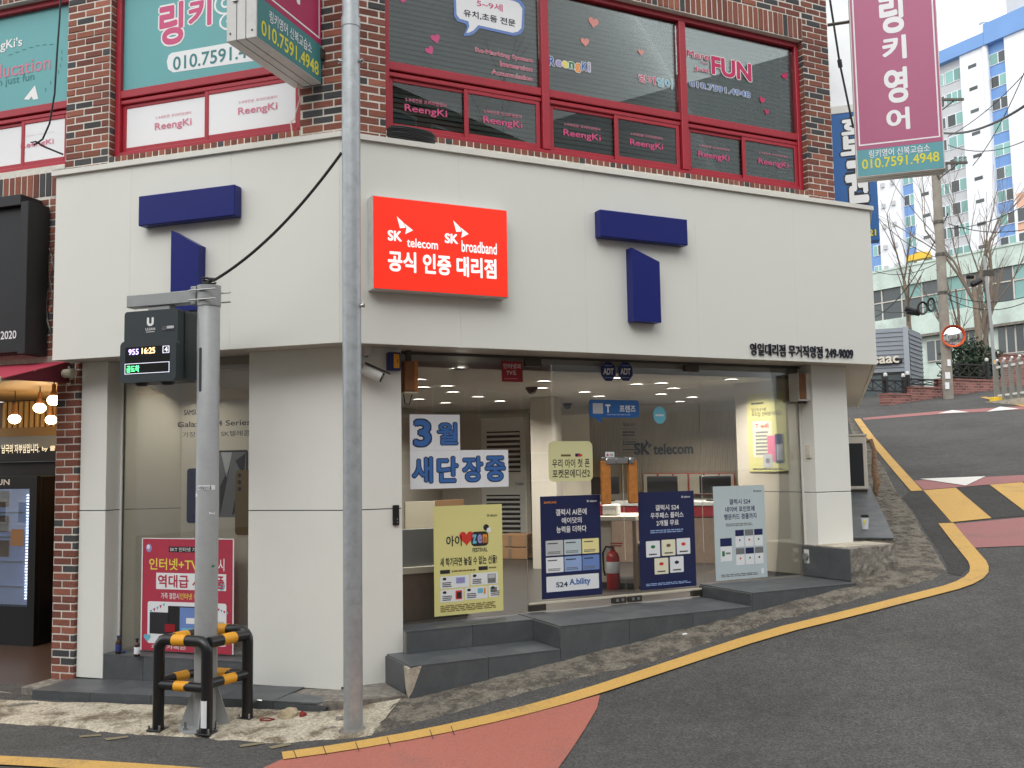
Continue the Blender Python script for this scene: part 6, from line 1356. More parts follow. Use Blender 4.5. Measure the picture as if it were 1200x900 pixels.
for a in (fl_, fr_, bl_, br_):
    z_ = gzl(a); obj('foot_plate', MB().box(a.x - .06, a.x + .06, a.y - .06, a.y + .06, z_ + .012, z_ + .024, .003), 'guard_black', t, FL.M); obj('anchor_bolt', MB().tube([(a.x + .045, a.y - .045, z_ + .02), (a.x + .045, a.y - .045, z_ + .06)], .008, 6).tube([(a.x - .045, a.y - .045, z_ + .02), (a.x - .045, a.y - .045, z_ + .05)], .008, 6), 'steel', t, FL.M)
z_ = gzl(fr_); q = MB()
for i in range(5):
    an = rad(-125 + 70 * i / 4); q.v += [(fr_.x + (R_ + .0015) * math.cos(an), fr_.y + (R_ + .0015) * math.sin(an), z_ + .06), (fr_.x + (R_ + .0015) * math.cos(an), fr_.y + (R_ + .0015) * math.sin(an), z_ + .25 - .006 * (i % 2))]
q.f = [(2 * i, 2 * i + 2, 2 * i + 3, 2 * i + 1) for i in range(4)]; o = obj('label_strip', q, 'paper', t, FL.M); o['label'] = 'scuffed white sticker on the front right post'

# bottles on the display window step
for k, (px, py, m_) in enumerate(((138.5, 766, 'label_blue'), (160.5, 769, 'paper'))):
    c = on_z(px, py, .311); T_ = Matrix.Translation((c.x, c.y, .311)); sc = .155 if k == 0 else .15
    t = thing('drink_bottle', ('small brown bottle with blue label next to the pillar edge' if k == 0 else 'small brown bottle with white label on the window step'), 'bottle', T_)
    obj('glass_body', MB().lathe([(.022, 0), (.0245, .004), (.0245, sc * .6), (.018, sc * .72), (.0115, sc * .8), (.0115, sc * .94)], 16), 'bottle_brown', t, T_); obj('cap', MB().lathe([(.0145, sc * .9), (.0145, sc), (.001, sc)], 14), 'label_blue' if k == 0 else 'black', t, T_); obj('paper_label', MB().lathe([(.0248, sc * .14), (.0251, sc * .15), (.0251, sc * .52), (.0248, sc * .53)], 16), m_, t, T_)
c = on_z(145, 765, .311); obj('bottle_cap', MB().lathe([(.015, 0), (.015, .012), (.001, .013)], 12).lathe([(.0162, 0), (.0162, .003), (.015, .004)], 12), 'label_blue', None, Matrix.Translation((c.x, c.y, .311)), 'loose blue bottle cap between the two brown bottles', 'cap')
# takeaway cup on the ledge
tz = 5.25; c = FS.w(3.905, tz, lz(tz) + .001); T_ = Matrix.Translation(c)
t = thing('paper_cup', 'white takeaway cup with black lid on the side ledge', 'cup', T_); obj('cup', MB().lathe([(.031, 0), (.043, .135), (.045, .14)], 20), 'paper', t, T_); obj('lid', MB().lathe([(.047, .136), (.047, .15), (.041, .152), (.039, .165), (.001, .166)], 20), 'black', t, T_); obj('print_patch', MB().box(-.03, -.012, -.044, -.039, .06, .105, .002), 'p_yellow', t, T_)
# air-conditioning outdoor unit on the ledge
Mx = FS.M; xa_, ya_, za_ = 4.09, 7.75, lz(7.85)
xb_ = FS.hit(1016.5, 545, ya_)[0]; zt2 = FS.hit(1010, 511, ya_)[1]
t = thing('condenser_unit', 'old white air conditioner outdoor unit standing on the side ledge', 'air conditioner', Mx, ((xa_ + xb_) / 2, ya_, za_)); obj('case', MB().box(xa_ - .35, xb_, ya_, ya_ + .8, za_ + .03, zt2, .012), 'ac_white', t, Mx); obj('coil', MB().box(xa_ - .3, xb_ - .05, ya_ - .006, ya_ + .01, za_ + .08, zt2 - .1, .003), 'ac_black', t, Mx); obj('top_cover', MB().box(xa_ - .36, xb_ + .012, ya_ - .012, ya_ + .81, zt2 + .001, zt2 + .03, .006), 'ac_white', t, Mx); obj('foot', MB().box(xa_ - .3, xb_ - .02, ya_ + .05, ya_ + .1, za_ - .01, za_ + .029).box(xa_ - .3, xb_ - .02, ya_ + .65, ya_ + .7, za_, za_ + .029), 'steel_dark', t, Mx)
pp = [FS.w(xb_ + .06, ya_ + .1, zt2 - .06), FS.w(xb_ + .10, ya_ + .08, zt2 - .2), FS.w(xb_ + .09, ya_ + .08, zt2 - .5), FS.w(xb_ + .12, ya_ + .08, zt2 - .66), FS.w(xb_ + .09, ya_ + .06, zt2 - .76), FS.w(xb_ + .11, ya_ + .06, zt2 - .84)]
obj('pipe_lagging', MB().tube([FS.w(xb_, ya_ + .1, zt2 - .08), *pp], [.03, .036, .03, .042, .05, .04, .015], 10), 'rust', t)
# rubble by the corner
def rock(name, c, sx, sy, sz, m_, lab, seed, Mx=I4, cat='stone'):
    bm = bmesh.new(); bmesh.ops.create_icosphere(bm, subdivisions=3, radius=1); q = MB()
    for v in bm.verts:
        n_ = _n.noise(v.co * 1.7 + Vector((seed, 0, 0))) * .35 + _n.noise(v.co * 4 + Vector((seed, 3, 0))) * .12; p = v.co * (1 + n_)
        p.z = max(p.z, -.55); q.v.append((c.x + p.x * sx, c.y + p.y * sy, c.z + (p.z + .55) * sz))
    bm.verts.index_update(); q.f = [tuple(v.index for v in f.verts) for f in bm.faces]; bm.free(); q.smooth = True
    return obj(name, q, m_, None, Mx, lab, cat)
c = gpt(337, 843, .005); rock('stone_lump', c, .085, .06, .05, 'stone', 'tan stone lump by the plinth between the guard and the corner pole', 3)
c = gpt(352, 843, .005); rock('stone_lump', c + Vector((.02, .0, 0)), .03, .03, .035, 'stone_red', 'dark red stone fragment against the tan stone lump', 9)
for k, (px, py, s_, lab) in enumerate(((399, 846, .03, 'grey rubble piece just left of the corner pole'), (390, 856, .02, 'flat grey rubble chip left of the corner pole foot'), (803 / 1.0 - 0, 746, .02, 'small white rubble chip on the verge below the doors'), (430, 840, .014, 'dark pebble right of the corner pole'), (976, 686, .022, 'black pebble below the broken concrete block'), (372, 842, .018, 'small grey chip near the tan stone lump'))):
    rock('rubble_chip', gpt(px, py, .008), s_ * 1.3, s_, s_ * .7, 'paper' if px == 803 else ('concrete' if k != 4 else 'black'), lab, 20 + k, cat='rubble')
c = gpt(292, 843, .01); obj('bent_wire', MB().tube([c, c + Vector((-.02, .01, .05)), c + Vector((0, .02, .10)), c + Vector((.05, .02, .125)), c + Vector((.09, .02, .12))], .006, 6), 'steel', None, I4, 'bent pale wire sticking up beside the pole guard', 'wire')
c = gpt(312, 848, .03); obj('red_cord', MB().tube([c + Vector((-.05, .0, 0)), c + Vector((0, .02, .006)), c + Vector((.06, .0, .0)), c + Vector((.03, -.03, 0)), c + Vector((-.04, -.03, .002))], .005, 6), 'stone_red', None, I4, 'scrap of thin red cord on the verge beside the pole guard', 'cord')
c = gpt(45, 828, .02); c2 = gpt(8, 831, .02); obj('metal_rod', MB().tube([c, c.lerp(c2, .5) + Vector((0, 0, .01)), c2], .012, 6), 'steel_dark', None, I4, 'thin metal rod lying on the verge at the far left', 'rod')
# loose grit on the verge
q = MB()
for i in range(2600):
    if random.random() < .62: 
        f = random.random(); px = 440 + f * 620; base = 826 - f * 150; py = base + random.uniform(2, 27 - 15 * f)
    else: px = random.uniform(0, 420); py = random.uniform(832, 846 + px * .05)
    p = gpt(px, py, .006); r_ = random.choice((.004, .006, .007, .010, .014)); a = random.random() * 6.3
    q.add([(p.x + r_ * math.cos(a), p.y + r_ * math.sin(a), p.z), (p.x + r_ * math.cos(a + 2.1), p.y + r_ * math.sin(a + 2.1), p.z), (p.x + r_ * math.cos(a + 4.2), p.y + r_ * math.sin(a + 4.2), p.z), (p.x, p.y, p.z + r_ * 1.1)], [(0, 1, 3), (1, 2, 3), (2, 0, 3)])
obj('grit', q, 'concrete', None, I4, 'loose grey grit and gravel scattered on the broken verge', 'gravel', kind='stuff', recenter=False)

# ================================================================== NEIGHBOUR SHOP (left edge)
ZN = .02
nb = thing('snack_shop', 'warm lit snack shop interior open to the street at the left edge', 'shop', FL.M, (-4.6, .4, ZN))
XN0, XN1 = -6.2, -3.065
obj('floor', MB().box(XN0, XN1, .12, 4.2, ZN - .08, ZN), 'shop_floor', nb, FL.M); obj('ceiling', MB().box(XN0, XN1, .55, 4.2, 2.78, 2.84), 'shop_ceiling', nb, FL.M)
obj('rear_wall', MB().box(XN0, XN1, 4.2, 4.25, ZN, 2.84), 'shop_dark', nb, FL.M); obj('party_wall', MB().box(XN1 - .02, XN1 + .2, .56, 4.2, ZN, 2.84), 'shop_dark', nb, FL.M)
yw_ = 2.6
zt2 = FL.hit(30, 470, yw_)[1]; zb_ = FL.hit(30, 501, yw_)[1]; obj('timber_backing', MB().box(XN0, XN1 - .03, yw_ + .03, yw_ + .06, zb_, zt2), 'shop_wood_dark', nb, FL.M)
x = -6.1
while x < XN1 - .08: obj('timber_slat', MB().box(x, x + .045, yw_, yw_ + .03, zb_, zt2, .004), 'shop_wood', nb, FL.M); x += .085
z3 = FL.hit(30, 511, yw_)[1]; obj('valance', MB().box(XN0, XN1 - .03, yw_ - .01, yw_ + .06, z3, zb_ - .002), 'shop_ceiling', nb, FL.M)
z4 = FL.hit(30, 525, yw_)[1]; obj('grey_beam', MB().box(XN0, XN1 - .03, yw_ - .04, yw_ + .06, z4, z3 - .003), 'in_grey', nb, FL.M)
z5 = FL.hit(30, 541, yw_)[1]; obj('sign_beam', MB().box(XN0, XN1 - .03, yw_ - .06, yw_ + .06, z5, z4 - .003), 'shop_dark', nb, FL.M)
m = MB(); x0, z1 = FL.hit(2, 525.5, yw_ - .064); x1, z0 = FL.hit(46, 530.5, yw_ - .064); text_mb(m, '남극의 자부심입니다.', x0, x1, z0, z0 + .11, yw_ - .064, .02); obj('lettering', m, 'letter_glow', nb, FL.M); m = MB(); text_mb(m, 'by 쿨피', x1 + .04, x1 + .32, z0 + .01, z0 + .08, yw_ - .064, .02); obj('lettering', m, 'letter_glow', nb, FL.M)
obj('dark_shelf_bay', MB().box(XN0, XN1 - .03, yw_ + .02, yw_ + .06, ZN, z5 - .003), 'shop_dark', nb, FL.M)
# display fridge
yf = 1.75; xr_ = FL.hit(42, 620, yf)[0]; zt2 = FL.hit(30, 558, yf)[1]
fd = thing('display_fridge', 'black framed glass display fridge glowing inside the left shop', 'fridge', FL.M, (xr_ - .5, yf, ZN))
obj('cabinet', MB().box(xr_ - 1.3, xr_, yf + .06, yf + .7, ZN, zt2, .008).box(xr_ - .10, xr_, yf, yf + .06, ZN, zt2).box(xr_ - 1.3, xr_ - .10, yf, yf + .06, zt2 - .13, zt2).box(xr_ - 1.3, xr_ - .1, yf, yf + .06, ZN, ZN + .42), 'black', fd, FL.M)
obj('interior', MB().box(xr_ - 1.29, xr_ - .105, yf + .055, yf + .058, ZN + .43, zt2 - .14), 'fridge_glow', fd, FL.M)
for i in range(4):
    zz = ZN + .62 + i * .27; obj('shelf', MB().box(xr_ - 1.29, xr_ - .16, yf + .02, yf + .053, zz, zz + .014), 'in_white', fd, FL.M)
q = MB(); zz = ZN + .5
while zz < zt2 - .2: q.box(xr_ - .15, xr_ - .125, yf + .01, yf + .02, zz, zz + .016); zz += .032
obj('led_row', q, 'led_strip', fd, FL.M); obj('door_glass', MB().box(xr_ - 1.29, xr_ - .105, yf + .002, yf + .006, ZN + .43, zt2 - .14), 'glass_plain', fd, FL.M)
m = MB(); text_mb(m, 'FUN', xr_ - .62, xr_ - .38, zt2 - .095, zt2 - .03, yf - .002, .03); obj('lettering', m, 'vinyl_white', fd, FL.M)
for i in range(3):
    xx, zz = FL.hit(3, 585 + i * 29, yf + .03); obj('product_card', MB().box(xx - .09, xx + .07, yf + .04, yf + .05, zz - .09, zz + .09), 'packet', fd, FL.M)
xx, zz = FL.hit(21, 630, yf); obj('price_card', MB().box(xx - .1, xx + .08, yf - .003, yf - .0005, zz - .09, zz + .09), 'in_box', fd, FL.M)
# snack packets on the rack right of the fridge
k = 0
yk = 2.1; sh = thing('snack_rack', 'shelf rack of snack packets between the fridge and the brick pier', 'rack', FL.M, (-3.4, yk, ZN))
for i in range(6):
    zz = FL.hit(55, 582 + i * 23.5, yk)[1]; obj('shelf', MB().box(xr_ + .05, XN1 - .03, yk, yk + .3, zz - .012, zz, .002), 'in_grey', sh, FL.M)
    for j in range(3):
        xx = xr_ + .12 + j * .12; o = thing('snack_packet', 'small tan snack packet standing on the rack in the left shop', 'packet', FL.M, (xx, yk, zz), 'snack packets on the rack')
        obj('bag', MB().box(xx - .05, xx + .05, yk + .005, yk + .05, zz + .001, zz + .15, .01), 'packet', o, FL.M); obj('print', MB().prism([(xx + .03 * math.cos(a * .785), zz + .095 + .035 * math.sin(a * .785)) for a in range(8)], yk + .003, yk + .0045), 'packet_print', o, FL.M)
# pendant globes
for k, (px, py, Y_) in enumerate(((46.5, 478, 1.2), (17, 491, 1.5), (60, 492, 1.9), (63, 469, .9))):
    x, z_ = FL.hit(px, py, Y_); Mx = FL.M @ Matrix.Translation((x, Y_, z_)); t = thing('pendant_lamp', ('largest of the glowing globe lamps in the left shop', 'leftmost glowing globe lamp in the left shop', 'lowest glowing globe lamp beside the brick pier', 'globe lamp with a brass holder half behind the brick pier')[k], 'lamp', Mx, group='globe lamps in the left shop')
    obj('globe', MB().sphere((0, 0, 0), .062, 16, 10, .82), 'lamp_warm', t, Mx); obj('holder', MB().lathe([(.03, .045), (.034, .06), (.02, .10), (.02, .16)], 12), 'wood_brown', t, Mx); obj('cord', MB().tube([(0, 0, .15), (0, 0, 2.78 - z_)], .006, 6), 'black', t, Mx)
    l = bpy.data.lights.new('pendant', 'POINT'); l.energy = 9; l.color = (1, .74, .42); l.shadow_soft_size = .07; lo = bpy.data.objects.new('pendant_glow', l); COL.objects.link(lo); lo.parent = t; lo.matrix_basis = Matrix.Translation((0, 0, -.09)); WM[lo] = Mx
# black sign box, awning
y0, y1 = .03, .285
x1 = FL.hit(57, 330, y1)[0]; zt2 = FL.hit(57, 247, y1)[1]; zb_ = FL.hit(57, 414, y1)[1]
t = thing('sign_box', 'big black sign box over the left shop', 'sign', FL.M, (x1 - 1, y1, zb_))
obj('box', MB().box(x1 - 2.6, x1 - .09, y0 + .06, y1, zb_, zt2, .004), 'box_black', t, FL.M); obj('rim', MB().box(x1 - .088, x1, y0, y1, zb_ - .03, zt2 + .03, .004).box(x1 - 2.6, x1 - .089, y0, y1, zt2 + .001, zt2 + .10, .004), 'box_black', t, FL.M)
m = MB(); xa_, zz = FL.hit(0.5, 398, y0 + .055); xb_, _z = FL.hit(19, 396, y0 + .055); text_mb(m, '2020', xa_, xb_, zz, zz + .075, y0 + .055, .02); obj('lettering', m, 'vinyl_white', t, FL.M); m = MB(); text_mb(m, 'SINCE', xa_ - .36, xa_ - .05, zz, zz + .075, y0 + .055, .02); obj('lettering', m, 'vinyl_white', t, FL.M)
xr2 = FL.hit(66, 430, .10)[0]
za_ = FL.hit(60, 424, .25)[1]; zb2 = FL.hit(20, 441, -.55)[1]
t = thing('awning', 'folded crimson fabric awning over the left shop opening', 'awning', FL.M, (xr2 - 1, 0, za_ - .2))
obj('fabric', MB().add([(xr2 - 2.6, .27, za_), (xr2, .27, za_), (xr2, -.5, za_ - .22), (xr2 - 2.6, -.5, za_ - .22), (xr2 - 2.6, .27, za_ - .006), (xr2, .27, za_ - .006), (xr2, -.5, za_ - .226), (xr2 - 2.6, -.5, za_ - .226)], [(0, 3, 2, 1), (4, 5, 6, 7), (0, 1, 5, 4), (1, 2, 6, 5), (2, 3, 7, 6), (3, 0, 4, 7)]), 'awning', t, FL.M)
obj('front_bar', MB().box(xr2 - 2.6, xr2 + .005, -.53, -.49, za_ - .255, za_ - .2, .006), 'beige_panel', t, FL.M)
obj('end_curtain', MB().add([(xr2 - .004, .27, za_ - .007), (xr2 - .004, -.48, za_ - .225), (xr2 - .004, .27, za_ - .2)], [(0, 1, 2)]).add([(xr2 - .01, .27, za_ - .007), (xr2 - .01, -.48, za_ - .225), (xr2 - .01, .27, za_ - .2)], [(2, 1, 0)]), 'awning_dark', t, FL.M)
obj('roller', MB().tube([(xr2 - 2.6, .2, za_ - .12), (xr2 + .1, .2, za_ - .12)], .04, 12), 'beige_panel', t, FL.M)
q = MB()
for k, (a, b) in enumerate((((74, 424), (80, 452)), ((78, 424), (83, 445)), ((71, 436), (80, 448)))):
    x0, z0 = FL.hit(*a, .26); x1_, z1 = FL.hit(*b, .26); q.tube([(x0, .26, z0), ((x0 + x1_) / 2 + .01, .25, (z0 + z1) / 2), (x1_, .27, z1)], .018, 8)
obj('pipe_bundle', q, 'beige_panel', None, FL.M, 'bundle of beige pipes under the left end of the fascia', 'pipe')
# loose wires hanging on the brick beside the black box
q = MB()
for k in range(7):
    P_ = []; x0 = -3.16 + .02 * k; 
    for i in range(9):
        f = i / 8; P_.append((x0 + .05 * math.sin(f * 5 + k * 1.3), .275 - .01 * k * .3, 3.95 - f * (.5 + .14 * (k % 4)) - .1 * (k % 3)))
    q.tube(P_, .004, 5)
obj('wire_tangle', q, 'steel_dark', None, FL.M, 'tangle of thin grey wires on the bricks beside the black sign box', 'wire')
q = MB().tube([at_dist(71, -6, 7.75), at_dist(70, 20, 7.75), at_dist(67, 60, 7.75), at_dist(64, 110, 7.76), at_dist(58, 145, 7.78), at_dist(50, 163, 7.8), at_dist(40, 170, 7.8), at_dist(36, 167, 7.8), at_dist(42, 166, 7.8), at_dist(52, 172, 7.82), at_dist(74, 181, 7.85)], .0075, 6)
obj('hanging_cable', q, 'cable', None, I4, 'black cable hanging down in front of the leftmost teal window', 'cable')
obj('threshold_slab', MB().box(XN0, XN1 - .02, -.02, .118, -.12, .012, .006).box(-3.06, -2.86, -.03, .30, -.12, .075, .008), 'concrete', None, FL.M, 'worn concrete threshold of the left shop beside the plinth', 'step')

# ================================================================== BACKGROUND UP THE SIDE STREET
def fr_px(a, Ya, b, Yb):
    A = at_dist(a, 500, Ya); B = at_dist(b, 500, Yb); return Frame((A.x, A.y, 0), (B.x - A.x, B.y - A.y)), (Vector((B.x, B.y)) - Vector((A.x, A.y))).length
# ---- apartment block
FA, LA = fr_px(1022, 132, 1222, 111)
ap = thing('apartment_block', 'tall white and blue apartment block far up the side street', 'building', FA.M, (LA / 2, 0, 6))
hx = lambda px, py=250: FA.hit(px, py, 0)[0]
zroof = FA.hit(1140, 62, 0)[1]
def apt_col(a, b, m_, out=0.0, zr=zroof): return obj('wall', MB().box(hx(a), hx(b), -out, 12, 4, zr), m_, ap, FA.M)
apt_col(1016, 1033, 'apt_blue', .0); apt_col(1033.3, 1060, 'apt_white', .6); apt_col(1060.3, 1075, 'apt_blue', .0); apt_col(1075.3, 1102, 'apt_white', .6); apt_col(1102.3, 1138, 'apt_grey', .0); apt_col(1138.3, 1170, 'apt_white', .6); apt_col(1170.3, 1192, 'apt_blue', .0); apt_col(1192.3, 1222, 'apt_white', .6)
obj('parapet', MB().box(hx(1016), hx(1170), -.9, 12.2, zroof, zroof + 1.6), 'apt_blue', ap, FA.M); obj('parapet', MB().box(hx(1170.3), hx(1222), -.9, 12.2, zroof, zroof + 2.6), 'apt_blue', ap, FA.M)
obj('stair_head', MB().box(hx(1188), hx(1222), 1, 9, zroof + 2.6, zroof + 8.5), 'apt_grey', ap, FA.M)
obj('vent_pipe', MB().tube([(hx(1168), -.4, zroof - 8), (hx(1168), -.4, zroof + 3)], .35, 10).tube([(hx(1168), -.4, zroof + 2.9), (hx(1168), -.4, zroof + 3.5)], .5, 10), 'apt_white', ap, FA.M)
z = zroof - 1.9; fl = 0
def awin(x0, x1, zc, hgt, n, out=0.0):
    fm = MB().box(x0, x1, -out - .10, -out - .005, zc - hgt / 2, zc + hgt / 2)
    wn = obj('window', fm, 'apt_white', ap, FA.M); st = (x1 - x0) / n
    for i in range(n): obj('pane', MB().box(x0 + i * st + .07, x0 + (i + 1) * st - .07, -out - .115, -out - .101, zc - hgt / 2 + .08, zc + hgt / 2 - .08), random.choice(('win_green', 'win_green', 'win_dark')), wn, FA.M)
while z > 12:
    awin(hx(1171), hx(1191.5), z, 1.45, 2); awin(hx(1061), hx(1074.5), z, 1.45, 2)
    awin(hx(1103), hx(1115), z, 1.5, 2); awin(hx(1117), hx(1137.5), z, 1.6, 3 if fl % 3 == 1 else 2); awin(hx(1022), hx(1032.5), z, 1.45, 2)
    for px in (1089, 1153): obj('bath_vent', MB().box(hx(px) - .55, hx(px) + .55, -.63, -.605, z - .2, z + .22), 'win_dark', ap, FA.M)
    for px in (1040, 1052): obj('ac_hood', MB().box(hx(px) - .3, hx(px) + .25, -.85, -.605, z - .3, z + .3), 'apt_grey', ap, FA.M)
    z -= 2.83; fl += 1
# peach house in front of it
FP, LP_ = fr_px(1190, 62, 1225, 60); t = thing('peach_house', 'peach rendered house at the right edge before the apartments', 'building', FP.M, (LP_ / 2, 0, 5)); x0 = FP.hit(1192, 250, 0)[0]; obj('wall', MB().box(x0, LP_ + 3, 0, 6, 4, FP.hit(1195, 226, 0)[1]), 'apt_peach', t, FP.M)
for (py0, py1) in ((244, 262), (273, 288)):
    xa_, zt2 = FP.hit(1184 + 8, py0, -.05); zb_ = FP.hit(1192, py1, -.05)[1]; wn = obj('window', MB().box(x0 + .05, x0 + .75, -.08, -.01, zb_, zt2), 'apt_white', t, FP.M); obj('pane', MB().box(x0 + .12, x0 + .68, -.095, -.081, zb_ + .08, zt2 - .08), 'win_dark', wn, FP.M)
# ---- pale green building with window band
FG, LG = fr_px(1016, 50, 1235, 42)
gx = lambda px, py: FG.hit(px, py, 0)
pg = thing('pale_building', 'stained pale green building with long window bands behind the utility pole', 'building', FG.M, (LG / 2, 0, 3))
z_par = gx(1110, 303)[1]; z_b1 = gx(1110, 325)[1]; z_b0 = gx(1110, 364)[1]; z_s0 = gx(1110, 388)[1]; z_l0 = gx(1110, 432)[1]
obj('wall', MB().box(-2, LG + 4, .3, 9, 2, z_par - .05), 'pale_green', pg, FG.M); obj('parapet', MB().box(-2, LG + 4, 0, .3, z_b1, z_par), 'pale_green', pg, FG.M); obj('spandrel', MB().box(-2, LG + 4, -.12, .3, z_s0, z_b0), 'pale_green', pg, FG.M); obj('lower_wall', MB().box(-2, LG + 4, .22, .3, 2, z_s0 - .01), 'pale_green', pg, FG.M); obj('soffit_edge', MB().box(-2, LG + 4, -.14, .3, z_s0 - .12, z_s0 - .011), 'concrete', pg, FG.M)
obj('coping', MB().box(-2, LG + 4, -.05, .35, z_par, z_par + .10), 'pale_green', pg, FG.M)
x = 0
while x < LG + 3:
    wn = obj('window', MB().box(x, x + .06, .10, .29, z_b0, z_b1).box(x + .06, x + 1.15, .10, .29, (z_b0 + z_b1) / 2 + .1, (z_b0 + z_b1) / 2 + .16), 'ac_white', pg, FG.M)
    for (a, b) in ((z_b0, (z_b0 + z_b1) / 2 + .1), ((z_b0 + z_b1) / 2 + .16, z_b1)): obj('pane', MB().box(x + .07, x + 1.14, .15, .17, a + .02, b - .02), random.choice(('win_green', 'win_dark', 'win_dark')), wn, FG.M)
    x += 1.15
for (a, b, c, d, n_) in ((1083, 1106, 399, 422, 2), (1125, 1142, 389, 420, 2), (1166, 1200, 382, 412, 3)):
    x0, zt2 = gx(a, c); x1, zb_ = gx(b, d); wn = obj('window', MB().box(x0, x1, .14, .21, zb_, zt2), 'ac_white', pg, FG.M); st = (x1 - x0) / n_
    for i in range(n_): obj('pane', MB().box(x0 + i * st + .05, x0 + (i + 1) * st - .04, .12, .138, zb_ + .06, zt2 - .06), 'win_dark', wn, FG.M)
FY, LY = fr_px(1072, 45.5, 1102, 45.0); zb_ = FY.hit(1075, 306, 0)[1]; zt2 = FY.hit(1090, 296, 0)[1]
t = thing('yellow_awning', 'small bright yellow awning on the parapet of the pale building', 'awning', FY.M, (LY / 2, 0, zb_)); obj('cover', MB().prism([(0, zb_), (LY, zb_ + .12), (LY - .02, zt2 + .02), (LY * .6, zt2 + .04), (LY * .3, zt2 - .04), (.03, zb_ + .25)], -.2, .3), 'yellow_plastic', t, FY.M); obj('ridge', MB().box(LY * .35, LY * .65, -.05, .1, zt2 + .02, zt2 + .09, .02), 'wood_brown', t, FY.M)
# ---- grey sided restaurant
FK, LK = fr_px(1008, 33.6, 1063.5, 33.0)
kz = lambda py: FK.hit(1045, py, 0)[1]
rk = thing('restaurant', 'grey horizontal sided restaurant with dark windows at the top of the street', 'building', FK.M, (LK / 2, 0, 3))
zt2, zb_ = kz(384.5), kz(470)
obj('wall', MB().box(-4, LK, .03, 5, zb_ - 2, zt2 - .02), 'siding', rk, FK.M)
n_ = 10; hgt = (zt2 - kz(436)) / n_
for i in range(n_):
    z0 = kz(436) + i * hgt; obj('siding_board', MB().add([(-4, -.03, z0), (LK, -.03, z0), (LK, .0, z0 + hgt - .004), (-4, .0, z0 + hgt - .004), (-4, .03, z0), (LK, .03, z0), (LK, .03, z0 + hgt - .004), (-4, .03, z0 + hgt - .004)], [(0, 1, 2, 3), (0, 4, 5, 1), (3, 2, 6, 7), (1, 5, 6, 2), (0, 3, 7, 4)]), 'siding', rk, FK.M)
obj('corner_post', MB().box(LK, LK + .18, -.05, .2, zb_ - 1, zt2 + .02), 'siding_post', rk, FK.M)
KS = Frame(FK.w(LK + .18, .02, 0), at_dist(1084, 480, 34.5) - FK.w(LK + .18, .02, 0)); ls = KS.local(at_dist(1083.5, 450, 34.5)).x
obj('side_wall', MB().box(0, ls, .03, .2, zb_ - 2, zt2 - .02), 'siding', rk, KS.M)
for i in range(17):
    z0 = kz(465) + i * hgt
    if z0 + hgt < zt2: obj('siding_board', MB().add([(0, -.03, z0), (ls, -.03, z0), (ls, .0, z0 + hgt - .004), (0, .0, z0 + hgt - .004), (0, .03, z0), (ls, .03, z0), (ls, .03, z0 + hgt - .004), (0, .03, z0 + hgt - .004)], [(0, 1, 2, 3), (0, 4, 5, 1), (3, 2, 6, 7), (1, 5, 6, 2)]), 'siding', rk, KS.M)
x0, x1 = -2.5, FK.hit(1059, 450, 0)[0]; wz1, wz0 = kz(437), kz(466); wn = obj('window', MB().box(x0, x1, -.08, -.04, wz1 - .06, wz1).box(x0, x1, -.08, -.04, wz0, wz0 + .06), 'far_black', rk, FK.M)
st = (x1 - x0) / 6
for i in range(7): obj('mullion', MB().box(x0 + i * st - .03, x0 + i * st + .03, -.09, -.041, wz0, wz1), 'far_black', wn, FK.M)
for i in range(6):
    obj('pane', MB().box(x0 + i * st + .032, x0 + (i + 1) * st - .032, -.062, -.05, wz0 + .06, wz1 - .06), 'win_dark', wn, FK.M)
xs_, zz = FK.hit(1019.5, 427, -.12); xe = FK.hit(1054, 427, -.12)[0]; m = MB(); text_mb(m, 'Isaac', xs_, xe, zz, zz + .36, -.16, .03, None, .06); s_ = obj('sign_lettering', m, 'ivory', rk, FK.M); obj('sign_rail', MB().box(xs_ - .2, xe + .1, -.098, -.035, zz + .02, zz + .16), 'far_black', rk, FK.M)
# ---- low brick walls with iron fence, utility pole etc.
def wall_run(a, Ya, b, Yb, pt, pb, label, fence=(0, 0)):
    F, L_ = fr_px(a, Ya, b, Yb); zt2 = F.hit((a + b) / 2, pt, 0)[1]; zb_ = F.hit((a + b) / 2, pb, 0)[1] - 1.2
    t = thing('low_brick_wall', label, 'wall', F.M, (L_ / 2, 0, zb_ + 1)); obj('masonry', MB().box(0, L_, 0, .3, zb_, zt2), 'far_wall', t, F.M); obj('capping', MB().box(-.02, L_ + .02, -.03, .33, zt2 + .001, zt2 + .05), 'far_wall', t, F.M)
    return F, L_, zt2
def fence_run(F, x0, x1, z0, h_, label, posts, y=.15):
    t = thing('iron_fence', label, 'fence', F.M, ((x0 + x1) / 2, y, z0)); obj('top_rail', MB().box(x0, x1, y - .025, y + .025, z0 + h_ - .05, z0 + h_), 'far_black', t, F.M); obj('bottom_rail', MB().box(x0, x1, y - .02, y + .02, z0 + .06, z0 + .10), 'far_black', t, F.M)
    for p in posts: pz = obj('post', MB().box(p - .05, p + .05, y - .05, y + .05, z0 - .1, z0 + h_ + .10), 'far_black', t, F.M); obj('cap', MB().lathe([(.045, .0), (.06, .03), (.05, .09), (.02, .11)], 10, (p, y, z0 + h_ + .10)), 'in_white', t, F.M)
    x = x0 + .15; q = MB()
    n_ = max(2, int((x1 - x0) / .45)); st = (x1 - x0) / n_
    for i in range(n_):
        a, b = x0 + i * st, x0 + (i + 1) * st; obj('lattice_bar', MB().tube([(a, y, z0 + .1), (b, y, z0 + h_ - .05)], .013, 5).tube([(b, y, z0 + .1), (a, y, z0 + h_ - .05)], .013, 5).box(b - .012, b + .012, y - .012, y + .012, z0 + .1, z0 + h_ - .05), 'far_black', t, F.M)
